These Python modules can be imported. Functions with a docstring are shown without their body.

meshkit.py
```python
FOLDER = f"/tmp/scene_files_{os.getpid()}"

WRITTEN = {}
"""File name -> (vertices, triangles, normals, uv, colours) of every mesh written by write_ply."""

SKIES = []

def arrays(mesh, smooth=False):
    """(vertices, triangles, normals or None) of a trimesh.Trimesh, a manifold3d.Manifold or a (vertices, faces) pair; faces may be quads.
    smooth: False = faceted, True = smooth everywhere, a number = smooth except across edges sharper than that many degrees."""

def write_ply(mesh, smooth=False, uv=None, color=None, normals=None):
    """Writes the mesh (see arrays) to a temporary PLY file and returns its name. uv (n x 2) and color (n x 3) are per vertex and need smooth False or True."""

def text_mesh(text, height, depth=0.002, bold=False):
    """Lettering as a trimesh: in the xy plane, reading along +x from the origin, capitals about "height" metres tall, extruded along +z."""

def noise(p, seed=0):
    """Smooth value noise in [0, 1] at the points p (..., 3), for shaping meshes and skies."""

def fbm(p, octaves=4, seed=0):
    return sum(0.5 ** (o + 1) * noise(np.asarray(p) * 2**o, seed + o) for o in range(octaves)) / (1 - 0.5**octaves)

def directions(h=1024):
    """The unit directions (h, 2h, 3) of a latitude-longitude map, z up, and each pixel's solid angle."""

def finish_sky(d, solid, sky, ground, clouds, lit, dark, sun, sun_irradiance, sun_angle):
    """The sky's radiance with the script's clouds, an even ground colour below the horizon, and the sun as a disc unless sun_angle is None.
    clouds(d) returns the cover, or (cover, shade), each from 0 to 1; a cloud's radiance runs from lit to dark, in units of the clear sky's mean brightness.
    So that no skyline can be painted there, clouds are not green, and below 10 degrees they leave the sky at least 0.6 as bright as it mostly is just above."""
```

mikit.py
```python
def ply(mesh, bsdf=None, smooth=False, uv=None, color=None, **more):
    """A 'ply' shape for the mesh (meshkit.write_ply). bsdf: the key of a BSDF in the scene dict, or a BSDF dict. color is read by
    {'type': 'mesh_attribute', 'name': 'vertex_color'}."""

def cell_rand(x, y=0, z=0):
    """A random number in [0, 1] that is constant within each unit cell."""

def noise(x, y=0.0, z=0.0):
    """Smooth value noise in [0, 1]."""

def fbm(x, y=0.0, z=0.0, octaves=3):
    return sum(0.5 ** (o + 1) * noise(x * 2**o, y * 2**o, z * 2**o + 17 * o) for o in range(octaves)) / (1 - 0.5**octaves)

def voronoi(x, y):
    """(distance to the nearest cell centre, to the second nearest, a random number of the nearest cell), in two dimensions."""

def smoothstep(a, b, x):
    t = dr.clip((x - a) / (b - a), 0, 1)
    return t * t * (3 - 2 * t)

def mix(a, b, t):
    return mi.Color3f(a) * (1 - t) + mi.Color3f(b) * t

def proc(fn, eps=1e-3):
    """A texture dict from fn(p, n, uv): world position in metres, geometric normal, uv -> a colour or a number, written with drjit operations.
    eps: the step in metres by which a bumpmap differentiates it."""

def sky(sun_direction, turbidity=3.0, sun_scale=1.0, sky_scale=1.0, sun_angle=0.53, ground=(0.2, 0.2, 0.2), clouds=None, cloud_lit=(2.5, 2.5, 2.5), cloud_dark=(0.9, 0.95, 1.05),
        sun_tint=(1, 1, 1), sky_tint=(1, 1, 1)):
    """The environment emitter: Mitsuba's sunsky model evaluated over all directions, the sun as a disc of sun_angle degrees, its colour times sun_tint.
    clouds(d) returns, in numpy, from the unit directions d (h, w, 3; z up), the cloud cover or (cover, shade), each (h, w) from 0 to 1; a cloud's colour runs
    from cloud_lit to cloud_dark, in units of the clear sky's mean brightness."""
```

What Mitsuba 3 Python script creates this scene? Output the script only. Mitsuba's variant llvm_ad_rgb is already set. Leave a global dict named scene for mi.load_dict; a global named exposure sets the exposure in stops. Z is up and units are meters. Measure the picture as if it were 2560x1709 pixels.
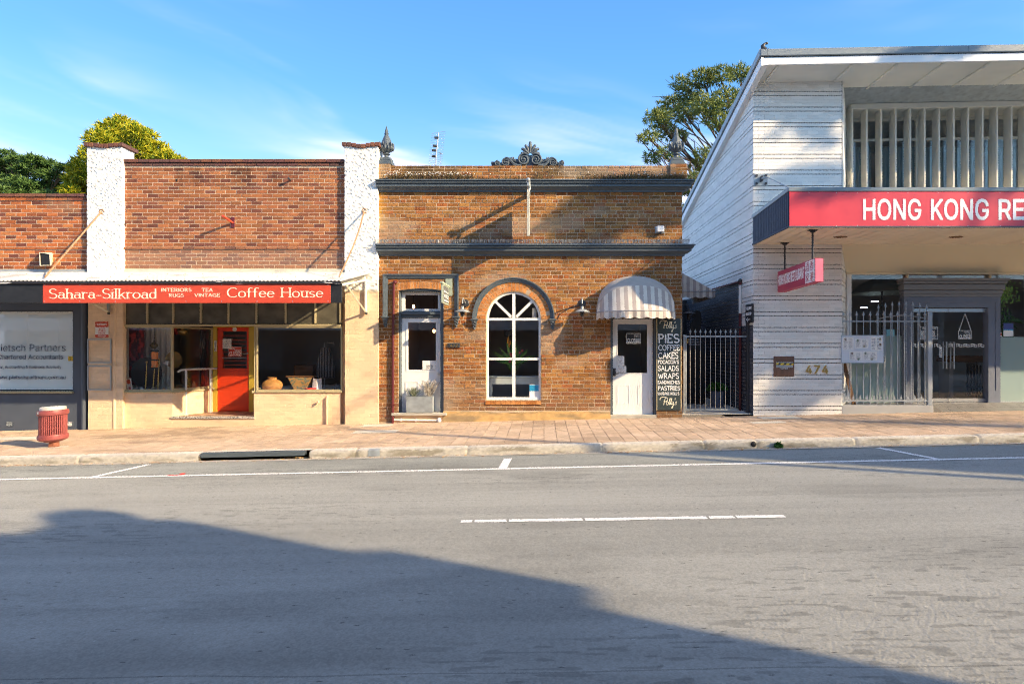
import math, random
import numpy as np, trimesh, shapely
import drjit as dr, mitsuba as mi
import mikit, meshkit
from mikit import noise, fbm, voronoi, cell_rand, smoothstep, mix
from shapely import affinity
from shapely.geometry import Polygon, LineString, Point, box as sbox
from shapely.ops import unary_union

scene, labels = {}, {}
T = mi.ScalarTransform4f
rng = np.random.default_rng(7)
random.seed(7)

# ---------------------------------------------------------------- camera, sky, exposure
EYE, FOCAL, PX, PY, FACADE = 1.6, 1650.0, 1360.0, 869.0, 15.0   # metres; lens and horizon measured on the 2560 x 1709 photograph
scene['camera'] = {'type': 'perspective', 'fov_axis': 'x', 'fov': math.degrees(2 * math.atan(1280 / FOCAL)),
                   'principal_point_offset_x': (1280 - PX) / 2560, 'principal_point_offset_y': (854.5 - PY) / 1709,
                   'near_clip': 0.05, 'far_clip': 4000.0,
                   'to_world': T().look_at(origin=[0, 0, EYE], target=[0, 1, EYE], up=[0, 0, 1])}
SUN = np.array([1.89, -1.05, 1.0])


def clouds(d):
    az, el = np.arctan2(d[..., 0], d[..., 1]), np.arcsin(np.clip(d[..., 2], -1, 1))
    t = el + 0.17 * np.sin(az + 0.1)                          # thin cirrus streaks, drooping to the right
    p = lambda a, b, c: np.stack([np.cos(az) * a, np.sin(az) * a, t * b + c], -1)
    warp = meshkit.fbm(p(2.2, 5.0, 3.0), 3, 5)
    q = p(4.0, 34.0, 0.0); q[..., 2] += 5.0 * warp; q[..., 0] += 1.5 * warp
    wisps = meshkit.fbm(q, 6, 17)
    mass = meshkit.fbm(p(2.1, 3.4, 7.2), 3, 41)
    cover = np.clip((wisps - 0.42) * 3.4, 0, 1) ** 1.4 * np.clip((mass - 0.44) * 4.5, 0, 1)
    haze = np.clip(1 - d[..., 2] / 0.36, 0, 1) ** 1.4
    bank = np.exp(-(np.maximum(el - 0.22, 0) / 0.10) ** 2) * 0.9 + 0.1
    bank = bank + 0.8 * np.clip((el - 0.55) / 0.3, 0, 1)      # more cirrus overhead
    return np.clip(0.95 * cover * bank + 0.57 * haze + 0.22 * np.clip((el - 0.5) / 0.4, 0, 1), 0, 0.9)


scene['sky'] = mikit.sky(SUN, turbidity=2.6, sun_scale=0.95, sky_scale=1.75, clouds=clouds, cloud_lit=(2.45, 2.3, 2.7), sky_tint=(0.42, 0.67, 0.86), sun_tint=(0.98, 0.98, 0.98))
exposure = 2.78


# ---------------------------------------------------------------- measuring
def fx(px, y=FACADE): return (px - PX) * y / FOCAL        # photo column -> x on the plane y
def fz(py, y=FACADE): return EYE - (py - PY) * y / FOCAL  # photo row -> z on the plane y


KNOT = np.array([-80, -1.7, 2.0, 2.1, 6.7, 9.91, 11.2, 15.0, 60.0])
KZ = np.array([-0.1, -0.06, -0.06, -0.2, -0.15, -0.2, -0.19, -0.04, 0.1])
KS = np.array([0.012, 0.012, 0.012, 0.013, 0.016, 0.0211, 0.0225, 0.0198, 0.0198])


def zroad(x, y):
    x = np.clip(x, -70, 70)
    return np.interp(y, KNOT, KZ) + np.interp(y, KNOT, KS) * x


def zfoot(x, y):                                           # near footpath, kerb top to the shopfronts
    x = np.clip(x, -70, 70)
    t = np.clip((np.asarray(y, float) - 11.2) / 3.8, 0, 1)
    return -0.06 + 0.02 * t + (0.0225 - 0.0027 * t) * x


# ---------------------------------------------------------------- naming
used = set()


def numbered(name):
    key, n = name, 0
    while key in used:
        n += 1
        key = f'{name}_{n:03d}'
    used.add(key)
    return key


def thing(name, label, cat, group=None):
    key = numbered(name)
    labels[key] = {'label': label, 'category': cat}
    if group: labels[key]['group'] = group
    return key


def put(key, mesh, m, smooth=False, uv=None, **more):
    if isinstance(mesh, MB): mesh, uv = mesh.get(), (mesh.uvs() if uv is None else uv)
    if uv is not None and smooth not in (False, True): uv = None
    scene[key] = mikit.ply(mesh, m, smooth=smooth, uv=uv, **more)
    return key


def single(name, label, cat, mesh, m, smooth=False, group=None, kind=None, **more):
    key = thing(name, label, cat, group)
    if kind: labels[key]['kind'] = kind
    return put(key, mesh, m, smooth, **more)


def part(parent, name, mesh, m, smooth=False, label=None, kind=None, **more):
    key = numbered(parent + '__' + name)
    if label or kind: labels[key] = {k: v for k, v in (('label', label), ('kind', kind)) if v}
    return put(key, mesh, m, smooth, **more)


def struct(name, mesh, m, smooth=False, **more):
    key = numbered(name)
    labels[key] = {'kind': 'structure'}
    return put(key, mesh, m, smooth, **more)


# ---------------------------------------------------------------- meshes
class MB:
    """Collects vertices and triangles of one mesh, with a uv per vertex."""
    def __init__(s): s.v, s.f, s.u, s.n = [], [], [], 0

    def add(s, v, f, u=(0, 0)):
        v, f = np.asarray(v, float), np.asarray(f, int)
        if len(v) == 0: return s
        if f.shape[1] == 4: f = np.vstack([f[:, [0, 1, 2]], f[:, [0, 2, 3]]])
        s.v.append(v); s.f.append(f + s.n); s.n += len(v)
        u = np.asarray(u, float)
        s.u.append(np.broadcast_to(u, (len(v), 2)) if u.ndim == 1 else u)
        return s

    def mesh(s, m, u=(0, 0)): return s.add(m.vertices, m.faces, u)
    def get(s): return np.vstack(s.v), np.vstack(s.f)
    def uvs(s): return np.vstack(s.u)

    def box(s, x0, x1, y0, y1, z0, z1, c=0.0, u=(0, 0)):
        ctr = np.array([x0 + x1, y0 + y1, z0 + z1]) / 2
        h = np.abs(np.array([x1 - x0, y1 - y0, z1 - z0])) / 2
        if c <= 0: return s.add(ctr + BOXV * h, BOXF, u)
        c = min(c, 0.45 * h.min())
        return s.add(ctr + CHS * (h - c * (1 - CHM)), CHF, u)

    def tube(s, pts, r, n=8, u=(0, 0), closed=False):
        p = np.asarray(pts, float)
        if closed: p = np.vstack([p, p[:1]])
        t = np.gradient(p, axis=0)
        if closed: t[0] = t[-1] = p[1] - p[-2]
        t /= np.linalg.norm(t, axis=1, keepdims=True) + 1e-12
        a = np.cross(t[0], [0, 0, 1.0] if abs(t[0, 2]) < 0.9 else [1.0, 0, 0])
        rings, r = [], np.broadcast_to(r, (len(p),))
        ang = np.arange(n) * 2 * np.pi / n
        for i in range(len(p)):
            a = a - t[i] * (a @ t[i]); a /= np.linalg.norm(a) + 1e-12
            b = np.cross(t[i], a)
            rings.append(p[i] + r[i] * (np.cos(ang)[:, None] * a + np.sin(ang)[:, None] * b))
        v = np.vstack(rings + [p[:1], p[-1:]])
        k, f = len(p), []
        for i in range(k - 1):
            for j in range(n):
                q = (i * n + j, i * n + (j + 1) % n, (i + 1) * n + (j + 1) % n, (i + 1) * n + j)
                f += [(q[0], q[1], q[2]), (q[0], q[2], q[3])]
        for j in range(n):
            f += [(k * n, (j + 1) % n, j), (k * n + 1, (k - 1) * n + j, (k - 1) * n + (j + 1) % n)]
        return s.add(v, f, u)

    def lathe(s, prof, c, n=24, u=(0, 0), axis='z', squash=(1, 1)):
        prof = np.asarray(prof, float)
        a = np.arange(n) * 2 * np.pi / n
        v = np.stack([prof[:, :1] * np.cos(a) * squash[0], prof[:, :1] * np.sin(a) * squash[1], prof[:, 1:] + 0 * a], -1)
        if axis == 'y': v = np.stack([v[..., 0], v[..., 2], v[..., 1]], -1)
        if axis == 'x': v = np.stack([v[..., 2], v[..., 0], v[..., 1]], -1)
        v = v.reshape(-1, 3) + np.asarray(c, float)
        i, j = np.meshgrid(np.arange(len(prof) - 1), np.arange(n), indexing='ij')
        q = np.stack([i * n + j, i * n + (j + 1) % n, (i + 1) * n + (j + 1) % n, (i + 1) * n + j], -1).reshape(-1, 4)
        return s.add(v, q, u)

    def ball(s, c, r, u=(0, 0), sub=2):
        m = trimesh.creation.icosphere(sub)
        return s.add(m.vertices * np.asarray(r, float) + np.asarray(c, float), m.faces, u)

    def poly(s, frame, poly, d0, d1, u=(0, 0)):
        """A flat outline in the frame's (u, w), from d0 to d1 outwards."""
        for g in getattr(poly, 'geoms', [poly]):
            if g.is_empty or g.area < 1e-9 or g.geom_type != 'Polygon': continue
            m = trimesh.creation.extrude_polygon(g, abs(d1 - d0), engine='earcut')
            v = np.array(m.vertices); v[:, 2] += min(d0, d1)
            s.add(frame(v), m.faces, u)
        return s

    def quad(s, a, b, c, d, u=((0, 0), (1, 0), (1, 1), (0, 1))):
        return s.add([a, b, c, d], [(0, 1, 2), (0, 2, 3)], np.array(u, float))


BOXV = np.array([[x, y, z] for x in (-1, 1) for y in (-1, 1) for z in (-1, 1)], float)
BOXF = np.array([[0, 1, 3], [0, 3, 2], [4, 6, 7], [4, 7, 5], [0, 4, 5], [0, 5, 1], [2, 3, 7], [2, 7, 6], [0, 2, 6], [0, 6, 4], [1, 5, 7], [1, 7, 3]])
CHS = np.repeat(BOXV, 3, 0)
CHM = np.tile(np.eye(3), (8, 1))
_h = trimesh.convex.convex_hull(CHS * (1 - 0.1 * (1 - CHM)))
_near = [int(np.argmin(np.linalg.norm(CHS * (1 - 0.1 * (1 - CHM)) - v, axis=1))) for v in _h.vertices]
CHF = np.array(_near)[_h.faces]


def front(Y): return lambda p: np.stack([p[:, 0], Y - p[:, 2], p[:, 1]], -1)         # u = x, w = z, outwards towards the street
def side(X): return lambda p: np.stack([X - p[:, 2], -p[:, 0], p[:, 1]], -1)          # faces -x; u = -y
def side_r(X): return lambda p: np.stack([X + p[:, 2], p[:, 0], p[:, 1]], -1)         # faces +x; u = y
def slant(x0, y0, x1, y1):                                                            # upright wall from (x0, y0) to (x1, y1); u = metres along it
    e = np.array([x1 - x0, y1 - y0, 0.0]); e /= np.linalg.norm(e)
    n = np.array([e[1], -e[0], 0.0])
    return lambda p: np.array([x0, y0, 0.0]) + p[:, :1] * e + p[:, 2:] * n + p[:, 1:2] * np.array([0, 0, 1.0])
def flat(zf): return lambda p: np.stack([p[:, 0], p[:, 1], zf(p[:, 0], p[:, 1]) + p[:, 2]], -1)


def grid(fn, us, vs, uvs=None):
    """A sheet from fn(u, v) -> xyz."""
    U, V = np.meshgrid(us, vs, indexing='ij')
    p = fn(U.ravel(), V.ravel())
    m, k = len(us), len(vs)
    i, j = np.meshgrid(np.arange(m - 1), np.arange(k - 1), indexing='ij')
    q = np.stack([i * k + j, (i + 1) * k + j, (i + 1) * k + j + 1, i * k + j + 1], -1).reshape(-1, 4)
    return MB().add(p, q, np.stack([U.ravel(), V.ravel()], -1))


def ring(px0, px1, pz0, pz1, w): return sbox(px0, pz0, px1, pz1).difference(sbox(px0 + w, pz0 + w, px1 - w, pz1 - w))
def rect(x0, x1, z0, z1): return sbox(min(x0, x1), min(z0, z1), max(x0, x1), max(z0, z1))
def prect(x0, y0, x1, y1, Y=FACADE): return rect(fx(x0, Y), fx(x1, Y), fz(y0, Y), fz(y1, Y))


# ---------------------------------------------------------------- lettering
def arc(cx, cy, rx, ry, a0, a1, n=14):
    a = np.radians(np.linspace(a0, a1, n))
    return [(cx + rx * math.cos(t), cy + ry * math.sin(t)) for t in a]


S_ = arc(.3, .75, .26, .25, 35, 270) + arc(.3, .25, .28, .25, 90, -145)
SKEL = {
    'A': (.74, [[(0, 0), (.37, 1), (.74, 0)], [(.14, .36), (.6, .36)]]), 'C': (.72, [arc(.42, .5, .42, .5, 48, 312)]),
    'D': (.72, [[(.06, 0), (.06, 1)], [(0, 1), (.3, 1)] + arc(.3, .5, .42, .5, 90, -90) + [(0, 0)]]),
    'E': (.58, [[(.06, 0), (.06, 1)], [(0, 1), (.54, 1), (.54, .88)], [(0, 0), (.58, 0), (.58, .12)], [(.06, .52), (.42, .52)]]),
    'F': (.54, [[(.06, 0), (.06, 1)], [(0, 1), (.54, 1), (.54, .88)], [(.06, .52), (.4, .52)]]),
    'G': (.76, [arc(.42, .5, .42, .5, 48, 345), [(.74, 0.02), (.74, .42), (.5, .42)]]),
    'H': (.74, [[(.06, 0), (.06, 1)], [(.68, 0), (.68, 1)], [(.06, .52), (.68, .52)]]),
    'I': (.12, [[(.06, 0), (.06, 1)]]), 'K': (.68, [[(.06, 0), (.06, 1)], [(.62, 1), (.1, .45)], [(.24, .6), (.68, 0)]]),
    'L': (.54, [[(.06, 0), (.06, 1)], [(0, 0), (.54, 0), (.54, .14)]]),
    'N': (.76, [[(.06, 0), (.06, 1)], [(.06, 1), (.7, 0)], [(.7, 0), (.7, 1)]]), 'O': (.84, [arc(.42, .5, .42, .5, 0, 360, 30)]),
    'P': (.58, [[(.06, 0), (.06, 1)], [(0, 1), (.3, 1)] + arc(.3, .75, .27, .25, 90, -90) + [(.06, .5)]]),
    'R': (.66, [[(.06, 0), (.06, 1)], [(0, 1), (.3, 1)] + arc(.3, .75, .25, .25, 90, -90) + [(.06, .5)], [(.3, .5), (.66, 0)]]),
    'S': (.58, [S_]), 'T': (.66, [[(.33, 0), (.33, 1)], [(0, .88), (0, 1), (.66, 1), (.66, .88)]]),
    'U': (.7, [[(.06, 1), (.06, .3)] + arc(.35, .3, .29, .3, 180, 360) + [(.64, .3), (.64, 1)]]),
    'V': (.74, [[(0, 1), (.37, 0), (.74, 1)]]), 'W': (1.0, [[(0, 1), (.25, 0), (.5, .8), (.75, 0), (1.0, 1)]]),
    'a': (.48, [arc(.22, .2, .2, .2, 90, 360, 20)[::1] + arc(.22, .2, .2, .2, 0, 90, 8), [(.42, .06), (.42, .42)] + arc(.24, .44, .18, .18, 0, 150), [(.42, .06), (.52, .0)]]),
    'h': (.5, [[(.06, 0), (.06, 1)], arc(.26, .4, .19, .21, 180, 0), [(.45, .4), (.45, 0)]]), 'r': (.36, [[(.06, 0), (.06, .62)], arc(.26, .4, .19, .21, 170, 50)]),
    'i': (.14, [[(.06, 0), (.06, .62)], [(.05, .86), (.08, .88)]]), 'l': (.14, [[(.06, 0), (.06, 1.02)]]),
    'k': (.5, [[(.06, 0), (.06, 1.02)], [(.44, .62), (.1, .28)], [(.2, .38), (.5, 0)]]), 'o': (.54, [arc(.27, .31, .26, .31, 0, 360, 24)]),
    'd': (.54, [arc(.25, .31, .24, .31, 40, 320, 20), [(.46, 0), (.46, 1.02)]]), 'f': (.34, [[(.12, 0), (.12, .75)] + arc(.28, .8, .16, .2, 180, 50), [(0, .6), (.3, .6)]]),
    'e': (.5, [[(.02, .35), (.48, .35)] + arc(.25, .31, .24, .31, 8, 320, 20)]), 's': (.4, [[(.38 * a / .58, .62 * b) for a, b in S_]]),
    'u': (.52, [[(.06, .62), (.06, .2)] + arc(.25, .2, .19, .2, 180, 360) + [(.44, .2)], [(.44, 0), (.44, .62)]]),
    '-': (.34, [[(.02, .3), (.32, .3)]]), "'": (.1, [[(.06, 1), (.03, .78)]]), ' ': (.3, []),
}


def skel_text(text, pen=(.065, .03), serif=True, gap=.13, jitter=0.0, seed=0):
    """Lettering as an outline: skeleton letters drawn with an elliptic nib, with serifs on upright strokes."""
    r, x, out = np.random.default_rng(seed), 0.0, []
    for ch in text:
        w, strokes = SKEL[ch]
        got = []
        for st in strokes:
            ls = affinity.scale(LineString(st), 1 / pen[0], 1 / pen[1], origin=(0, 0)).buffer(1.0, 8)
            got.append(affinity.scale(ls, pen[0], pen[1], origin=(0, 0)))
            if serif:
                for a, b in ((st[0], st[1]), (st[-1], st[-2])):
                    if abs(a[0] - b[0]) < .42 * abs(a[1] - b[1]) and ch not in "-'CGSseaodf" and abs(a[1] - b[1]) > .15:
                        got.append(sbox(a[0] - .15, a[1] - .025, a[0] + .15, a[1] + .03))
        g = unary_union(got) if got else None
        if g is not None:
            if jitter: g = affinity.rotate(affinity.scale(g, 1 + jitter * r.normal() * .5, 1 + jitter * r.normal() * .6, origin=(0, 0)), jitter * r.normal() * 30, origin=(w / 2, .5))
            out.append(affinity.translate(g, x, 0))
        x += w + gap
    return unary_union(out)


SCRIPT = [arc(.2, .82, .55, .28, 200, 0) + arc(.35, .76, .4, .26, 10, -110), [(.42, 1.0), (.2, .1)], arc(.72, .3, .15, .2, 100, 460, 20),
          [(.9, .3), (1.12, .8), (1.16, .95), (1.05, .9), (.98, .3), (1.04, .1), (1.12, .2)], [(1.12, .2), (1.34, .8), (1.38, .95), (1.27, .9), (1.2, .3), (1.26, .1), (1.36, .25)],
          [(1.38, .5), (1.38, .2), (1.46, .1), (1.58, .3), (1.63, .5)], [(1.63, .5), (1.5, -.25), (1.36, -.4), (1.3, -.25), (1.7, .15)],
          [(1.84, .95), (1.8, .75)], [(2.06, .45), (1.92, .5), (1.9, .36), (2.02, .24), (1.94, .08), (1.78, .14)]]


def script_word():
    def smooth(st):
        p = np.array(st, float)
        for _ in range(2):
            p = np.vstack([p[:1], np.stack([.75 * p[:-1] + .25 * p[1:], .25 * p[:-1] + .75 * p[1:]], 1).reshape(-1, 2), p[-1:]])
        return LineString(p).buffer(.042, 6)
    return unary_union([smooth(s) for s in SCRIPT])


def fit(g, x0, x1, z0, z1):
    b = g.bounds
    sx, sz = (x1 - x0) / (b[2] - b[0]), (z1 - z0) / (b[3] - b[1])
    return affinity.affine_transform(g, [sx, 0, 0, sz, x0 - b[0] * sx, z0 - b[1] * sz])


def letters(parent, text, frame, x0, x1, z0, z1, m, style='sans', depth=.003, name='lettering', d0=0.0005, label=None, **kw):
    """Writing that fills the box x0..x1, z0..z1 of the frame."""
    if not isinstance(text, str): mb = MB().poly(frame, fit(text, x0, x1, z0, z1), d0, d0 + depth)
    elif style in ('sans', 'bold'):
        t = meshkit.text_mesh(text, 1.0, 1.0, bold=style == 'bold')
        v = np.array(t.vertices); lo, hi = v.min(0), v.max(0)
        v = (v - lo) / (hi - lo) * np.array([x1 - x0, z1 - z0, depth]) + np.array([x0, z0, d0])
        mb = MB().add(frame(v), t.faces)
    else:
        kw = {**({'pen': (.085, .085), 'serif': False, 'gap': .2, 'jitter': .06} if style == 'hand' else {}), **kw}
        mb = MB().poly(frame, fit(skel_text(text, **kw), x0, x1, z0, z1), d0, d0 + depth)
    return part(parent, name, mb, m, label=label)


def scribble(parent, frame, x0, x1, z0, z1, rows, m, seed=0, name='print_lines', d0=.0006):
    """Rows of print too small to read: one short bar for each word."""
    r, mb = np.random.default_rng(seed), MB()
    hgt = (z1 - z0) / rows
    for k in range(rows):
        x = x0
        end = x1 - (x1 - x0) * .35 * r.random()
        while x < end:
            w = (x1 - x0) * (.06 + .16 * r.random())
            mb.poly(frame, sbox(x, z1 - (k + .75) * hgt, min(x + w, end), z1 - (k + .25) * hgt), d0, d0 + .001)
            x += w + (x1 - x0) * .03
    return part(parent, name, mb, m, kind='stuff')


CJK = [[[[2,23,0,27,12,32,20,40,1,41,1,45,26,45,26,51,7,50,6,54,47,59,50,55,31,52,31,45,57,45,57,41,38,40,41,36,58,27,56,23,49,25,49,0,44,0,43,2,16,2,15,0,10,0,10,25],[25,38,12,26,47,27,32,39,31,28,26,28],[15,7,44,6,44,12,15,12],[15,17,44,16,44,22,15,22]]],
[[[0,37,1,40,5,40,13,34,9,31]],[[14,35,14,39,25,39,25,47,17,47,16,50,12,48,3,54,5,58,16,51,24,51,25,59,30,59,30,51,42,51,43,59,47,59,47,51,57,51,57,47,47,46,47,40,59,39,59,35,48,34,59,20,55,18,48,24,48,13,29,12,31,4,49,4,51,11,55,10,54,2,51,0,27,0,24,3,23,22,17,17,14,18,7,2,4,0,1,4,11,24,16,22,25,34],[31,35,28,28,45,29,41,35],[29,18,44,17,44,24,29,24],[30,40,43,39,43,46,30,47]]],
[[[16,52,16,56,58,56,58,52,44,51,44,43,56,43,56,0,51,0,50,3,23,3,22,0,18,0,18,43,29,43,29,51],[22,8,51,7,51,15,22,15],[31,27,22,24,22,19,51,20,51,25,40,26,38,39,33,39],[43,30,51,29,51,39,43,39],[33,44,39,43,39,52,33,52],[22,27,27,28,29,39,22,38]],[[1,6,10,24,13,24,14,19,6,2,2,2]],[[2,55,5,59,12,55,14,51,10,49]],[[0,37,0,40,3,41,11,37,12,33,9,31]]],
[[[1,3,0,8,18,14,28,21,25,26,15,19,5,15,1,16,0,19,14,23,24,29,20,33,14,29,2,26,1,30,20,37,20,39,8,39,8,43,45,43,45,39,29,39,26,35,32,26,45,37,49,34,40,24,44,16,56,7,54,3,42,11,35,23,33,21,33,6,27,0,18,0,17,5,26,5,29,10,28,16,6,4]],[[0,54,24,54,22,59,24,60,28,60,30,54,54,54,54,41,49,41,48,50,5,50,5,41,0,41]]]]


def cjk(i): return unary_union([Polygon(np.reshape(p[0], (-1, 2)), [np.reshape(h, (-1, 2)) for h in p[1:]]).buffer(0) for p in CJK[i]])
# ---------------------------------------------------------------- materials
def lin(h):
    c = np.array([int(h[i:i + 2], 16) for i in (1, 3, 5)]) / 255
    return [float(x) for x in np.where(c <= .04045, c / 12.92, ((c + .055) / 1.055) ** 2.4)]


def M(name, col, rough=.55, metal=0.0, spec=.5, bump=None, two=True, **kw):
    col = lin(col) if isinstance(col, str) else col
    base = mikit.proc(col) if callable(col) else {'type': 'rgb', 'value': list(col)}
    rg = mikit.proc(rough) if callable(rough) else float(rough)
    b = {'type': 'principled', 'base_color': base, 'roughness': rg, 'metallic': float(metal), 'specular': float(spec), **kw}
    if bump: b = {'type': 'bumpmap', 'arbitrary': mikit.proc(bump[0], bump[2]), 'scale': float(bump[1]), 'bsdf': b}
    scene[name] = {'type': 'twosided', 'bsdf': b} if two else b
    return name


def C(*v): return mi.Color3f(*v)
def pick(r, cols):
    out, n = C(*cols[0]), len(cols)
    for i in range(1, n): out = dr.select(r > i / n, C(*cols[i]), out)
    return out


def asphalt(p, n, uv):
    grain = noise(p.x * 95, p.y * 95, 1.0)
    grain2 = noise(p.x * 41, p.y * 41, 5.0)
    lane = 0.5 + 0.5 * dr.cos((p.y - 4.9) * 2.1 + 0.9 * noise(p.x * .12, p.y * .2)) 
    big = fbm(p.x * .35, p.y * .9, 2.0)
    streak = fbm(p.x * .22, p.y * 5.5, 7.0)
    base = .248 * (1 + .10 * (lane - .5) + .22 * (big - .5) + .26 * (streak - .5)) * (.80 + .26 * grain + .14 * grain2)
    d1, d2, w = voronoi(p.x * 9, p.y * 24)
    base = base * (1 - .5 * smoothstep(.24, .10, d1) * dr.select(w > .965, 1.0, 0.0)) * dr.select((w < .012) & (d1 < .12), 1.3, 1.0)
    crack = smoothstep(.020, .006, dr.abs(p.y - 5.6 - .5 * fbm(p.x * .7, 0, 31) - .05 * noise(p.x * 9, 0, 2))) * smoothstep(.45, .6, noise(p.x * .35, 0, 12))
    oil = smoothstep(.60, .78, fbm(p.x * .5, p.y * 1.3, 51.0)) * .16
    base = base * (1 - .10 * crack) * (1 - oil)
    scuff = smoothstep(.68, .80, noise(p.x * 6.5, p.y * 30, 3.0)) * smoothstep(.45, .7, noise(p.x * .4, p.y * 1.1, 8.0))
    base = base * (1 - .25 * scuff)
    ln = dr.abs(p.y - 10.07 - .02 * noise(p.x * 2, 0, 4)) < .012
    ln2 = dr.abs(p.y - 7.72 - .03 * noise(p.x * 1.5, 0, 9)) < .015
    ln3 = dr.abs(p.y - 3.62 - .015 * p.x * .1 - .03 * noise(p.x * 1.5, 0, 19)) < .007
    base = base * dr.select(ln, .62, 1.0) * dr.select(ln2, .86, 1.0) * dr.select(ln3, .7, 1.0)
    park = smoothstep(9.9, 10.1, p.y)
    return mix((1.0, 1.01, .93), (.98, 1.01, .93), park) * base * (1 - .12 * park)


def paving(p, n, uv):
    c = mix((.44, .335, .245), (.40, .295, .21), uv.x) * (.92 + .16 * uv.y)
    c = c * (.82 + .36 * fbm(p.x * 9, p.y * 9, 0))
    dirt = smoothstep(.5, .75, fbm(p.x * .9, p.y * 2.2, 4.0))
    return c * (1 - .25 * dirt)


def kerbstone(p, n, uv):
    a = fbm(p.x * 26, p.y * 26, p.z * 26)
    b = fbm(p.x * 1.3, p.y * 3, p.z * 3)
    moss = smoothstep(.5, .72, fbm(p.x * 2.5, p.z * 9, 3.0)) * dr.select(n.z < .5, 1.0, .2)
    return mix((.46, .43, .37), (.27, .245, .195), moss) * (.55 + .6 * a + .3 * b)


def brick_fn(cols, speck, stain=None):
    def fn(p, n, uv):
        c = pick(uv.x, cols) * (.78 + .44 * uv.y)
        a = fbm(p.x * 30, p.y * 30, p.z * 34)
        c = c * (.78 + .44 * a)
        if speck:
            d1, d2, w = voronoi((p.x + p.y) * 46, p.z * 46)
            c = c * dr.select((w < .20) & (d1 < .38), .38, 1.0)
        return stain(p, c) if stain else c
    return fn


def stain_coffee(p, c):
    top = smoothstep(4.9, 5.7, p.z) * smoothstep(.46, .62, fbm(p.x * 1.6, p.z * .4, 2.0)) * .9
    c = c * (1 - .68 * top)
    low = smoothstep(3.95, 3.75, p.z) * .35
    return c * (1 - low) + C(.30, .21, .16) * low


def stain_acc(p, c):
    pale = smoothstep(4.55, 4.9, p.z) * smoothstep(.45, .6, fbm(p.x * 1.2, p.z * .7, 2.0))
    return c * (1 - .5 * pale) + C(.36, .27, .17) * .5 * pale


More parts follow.
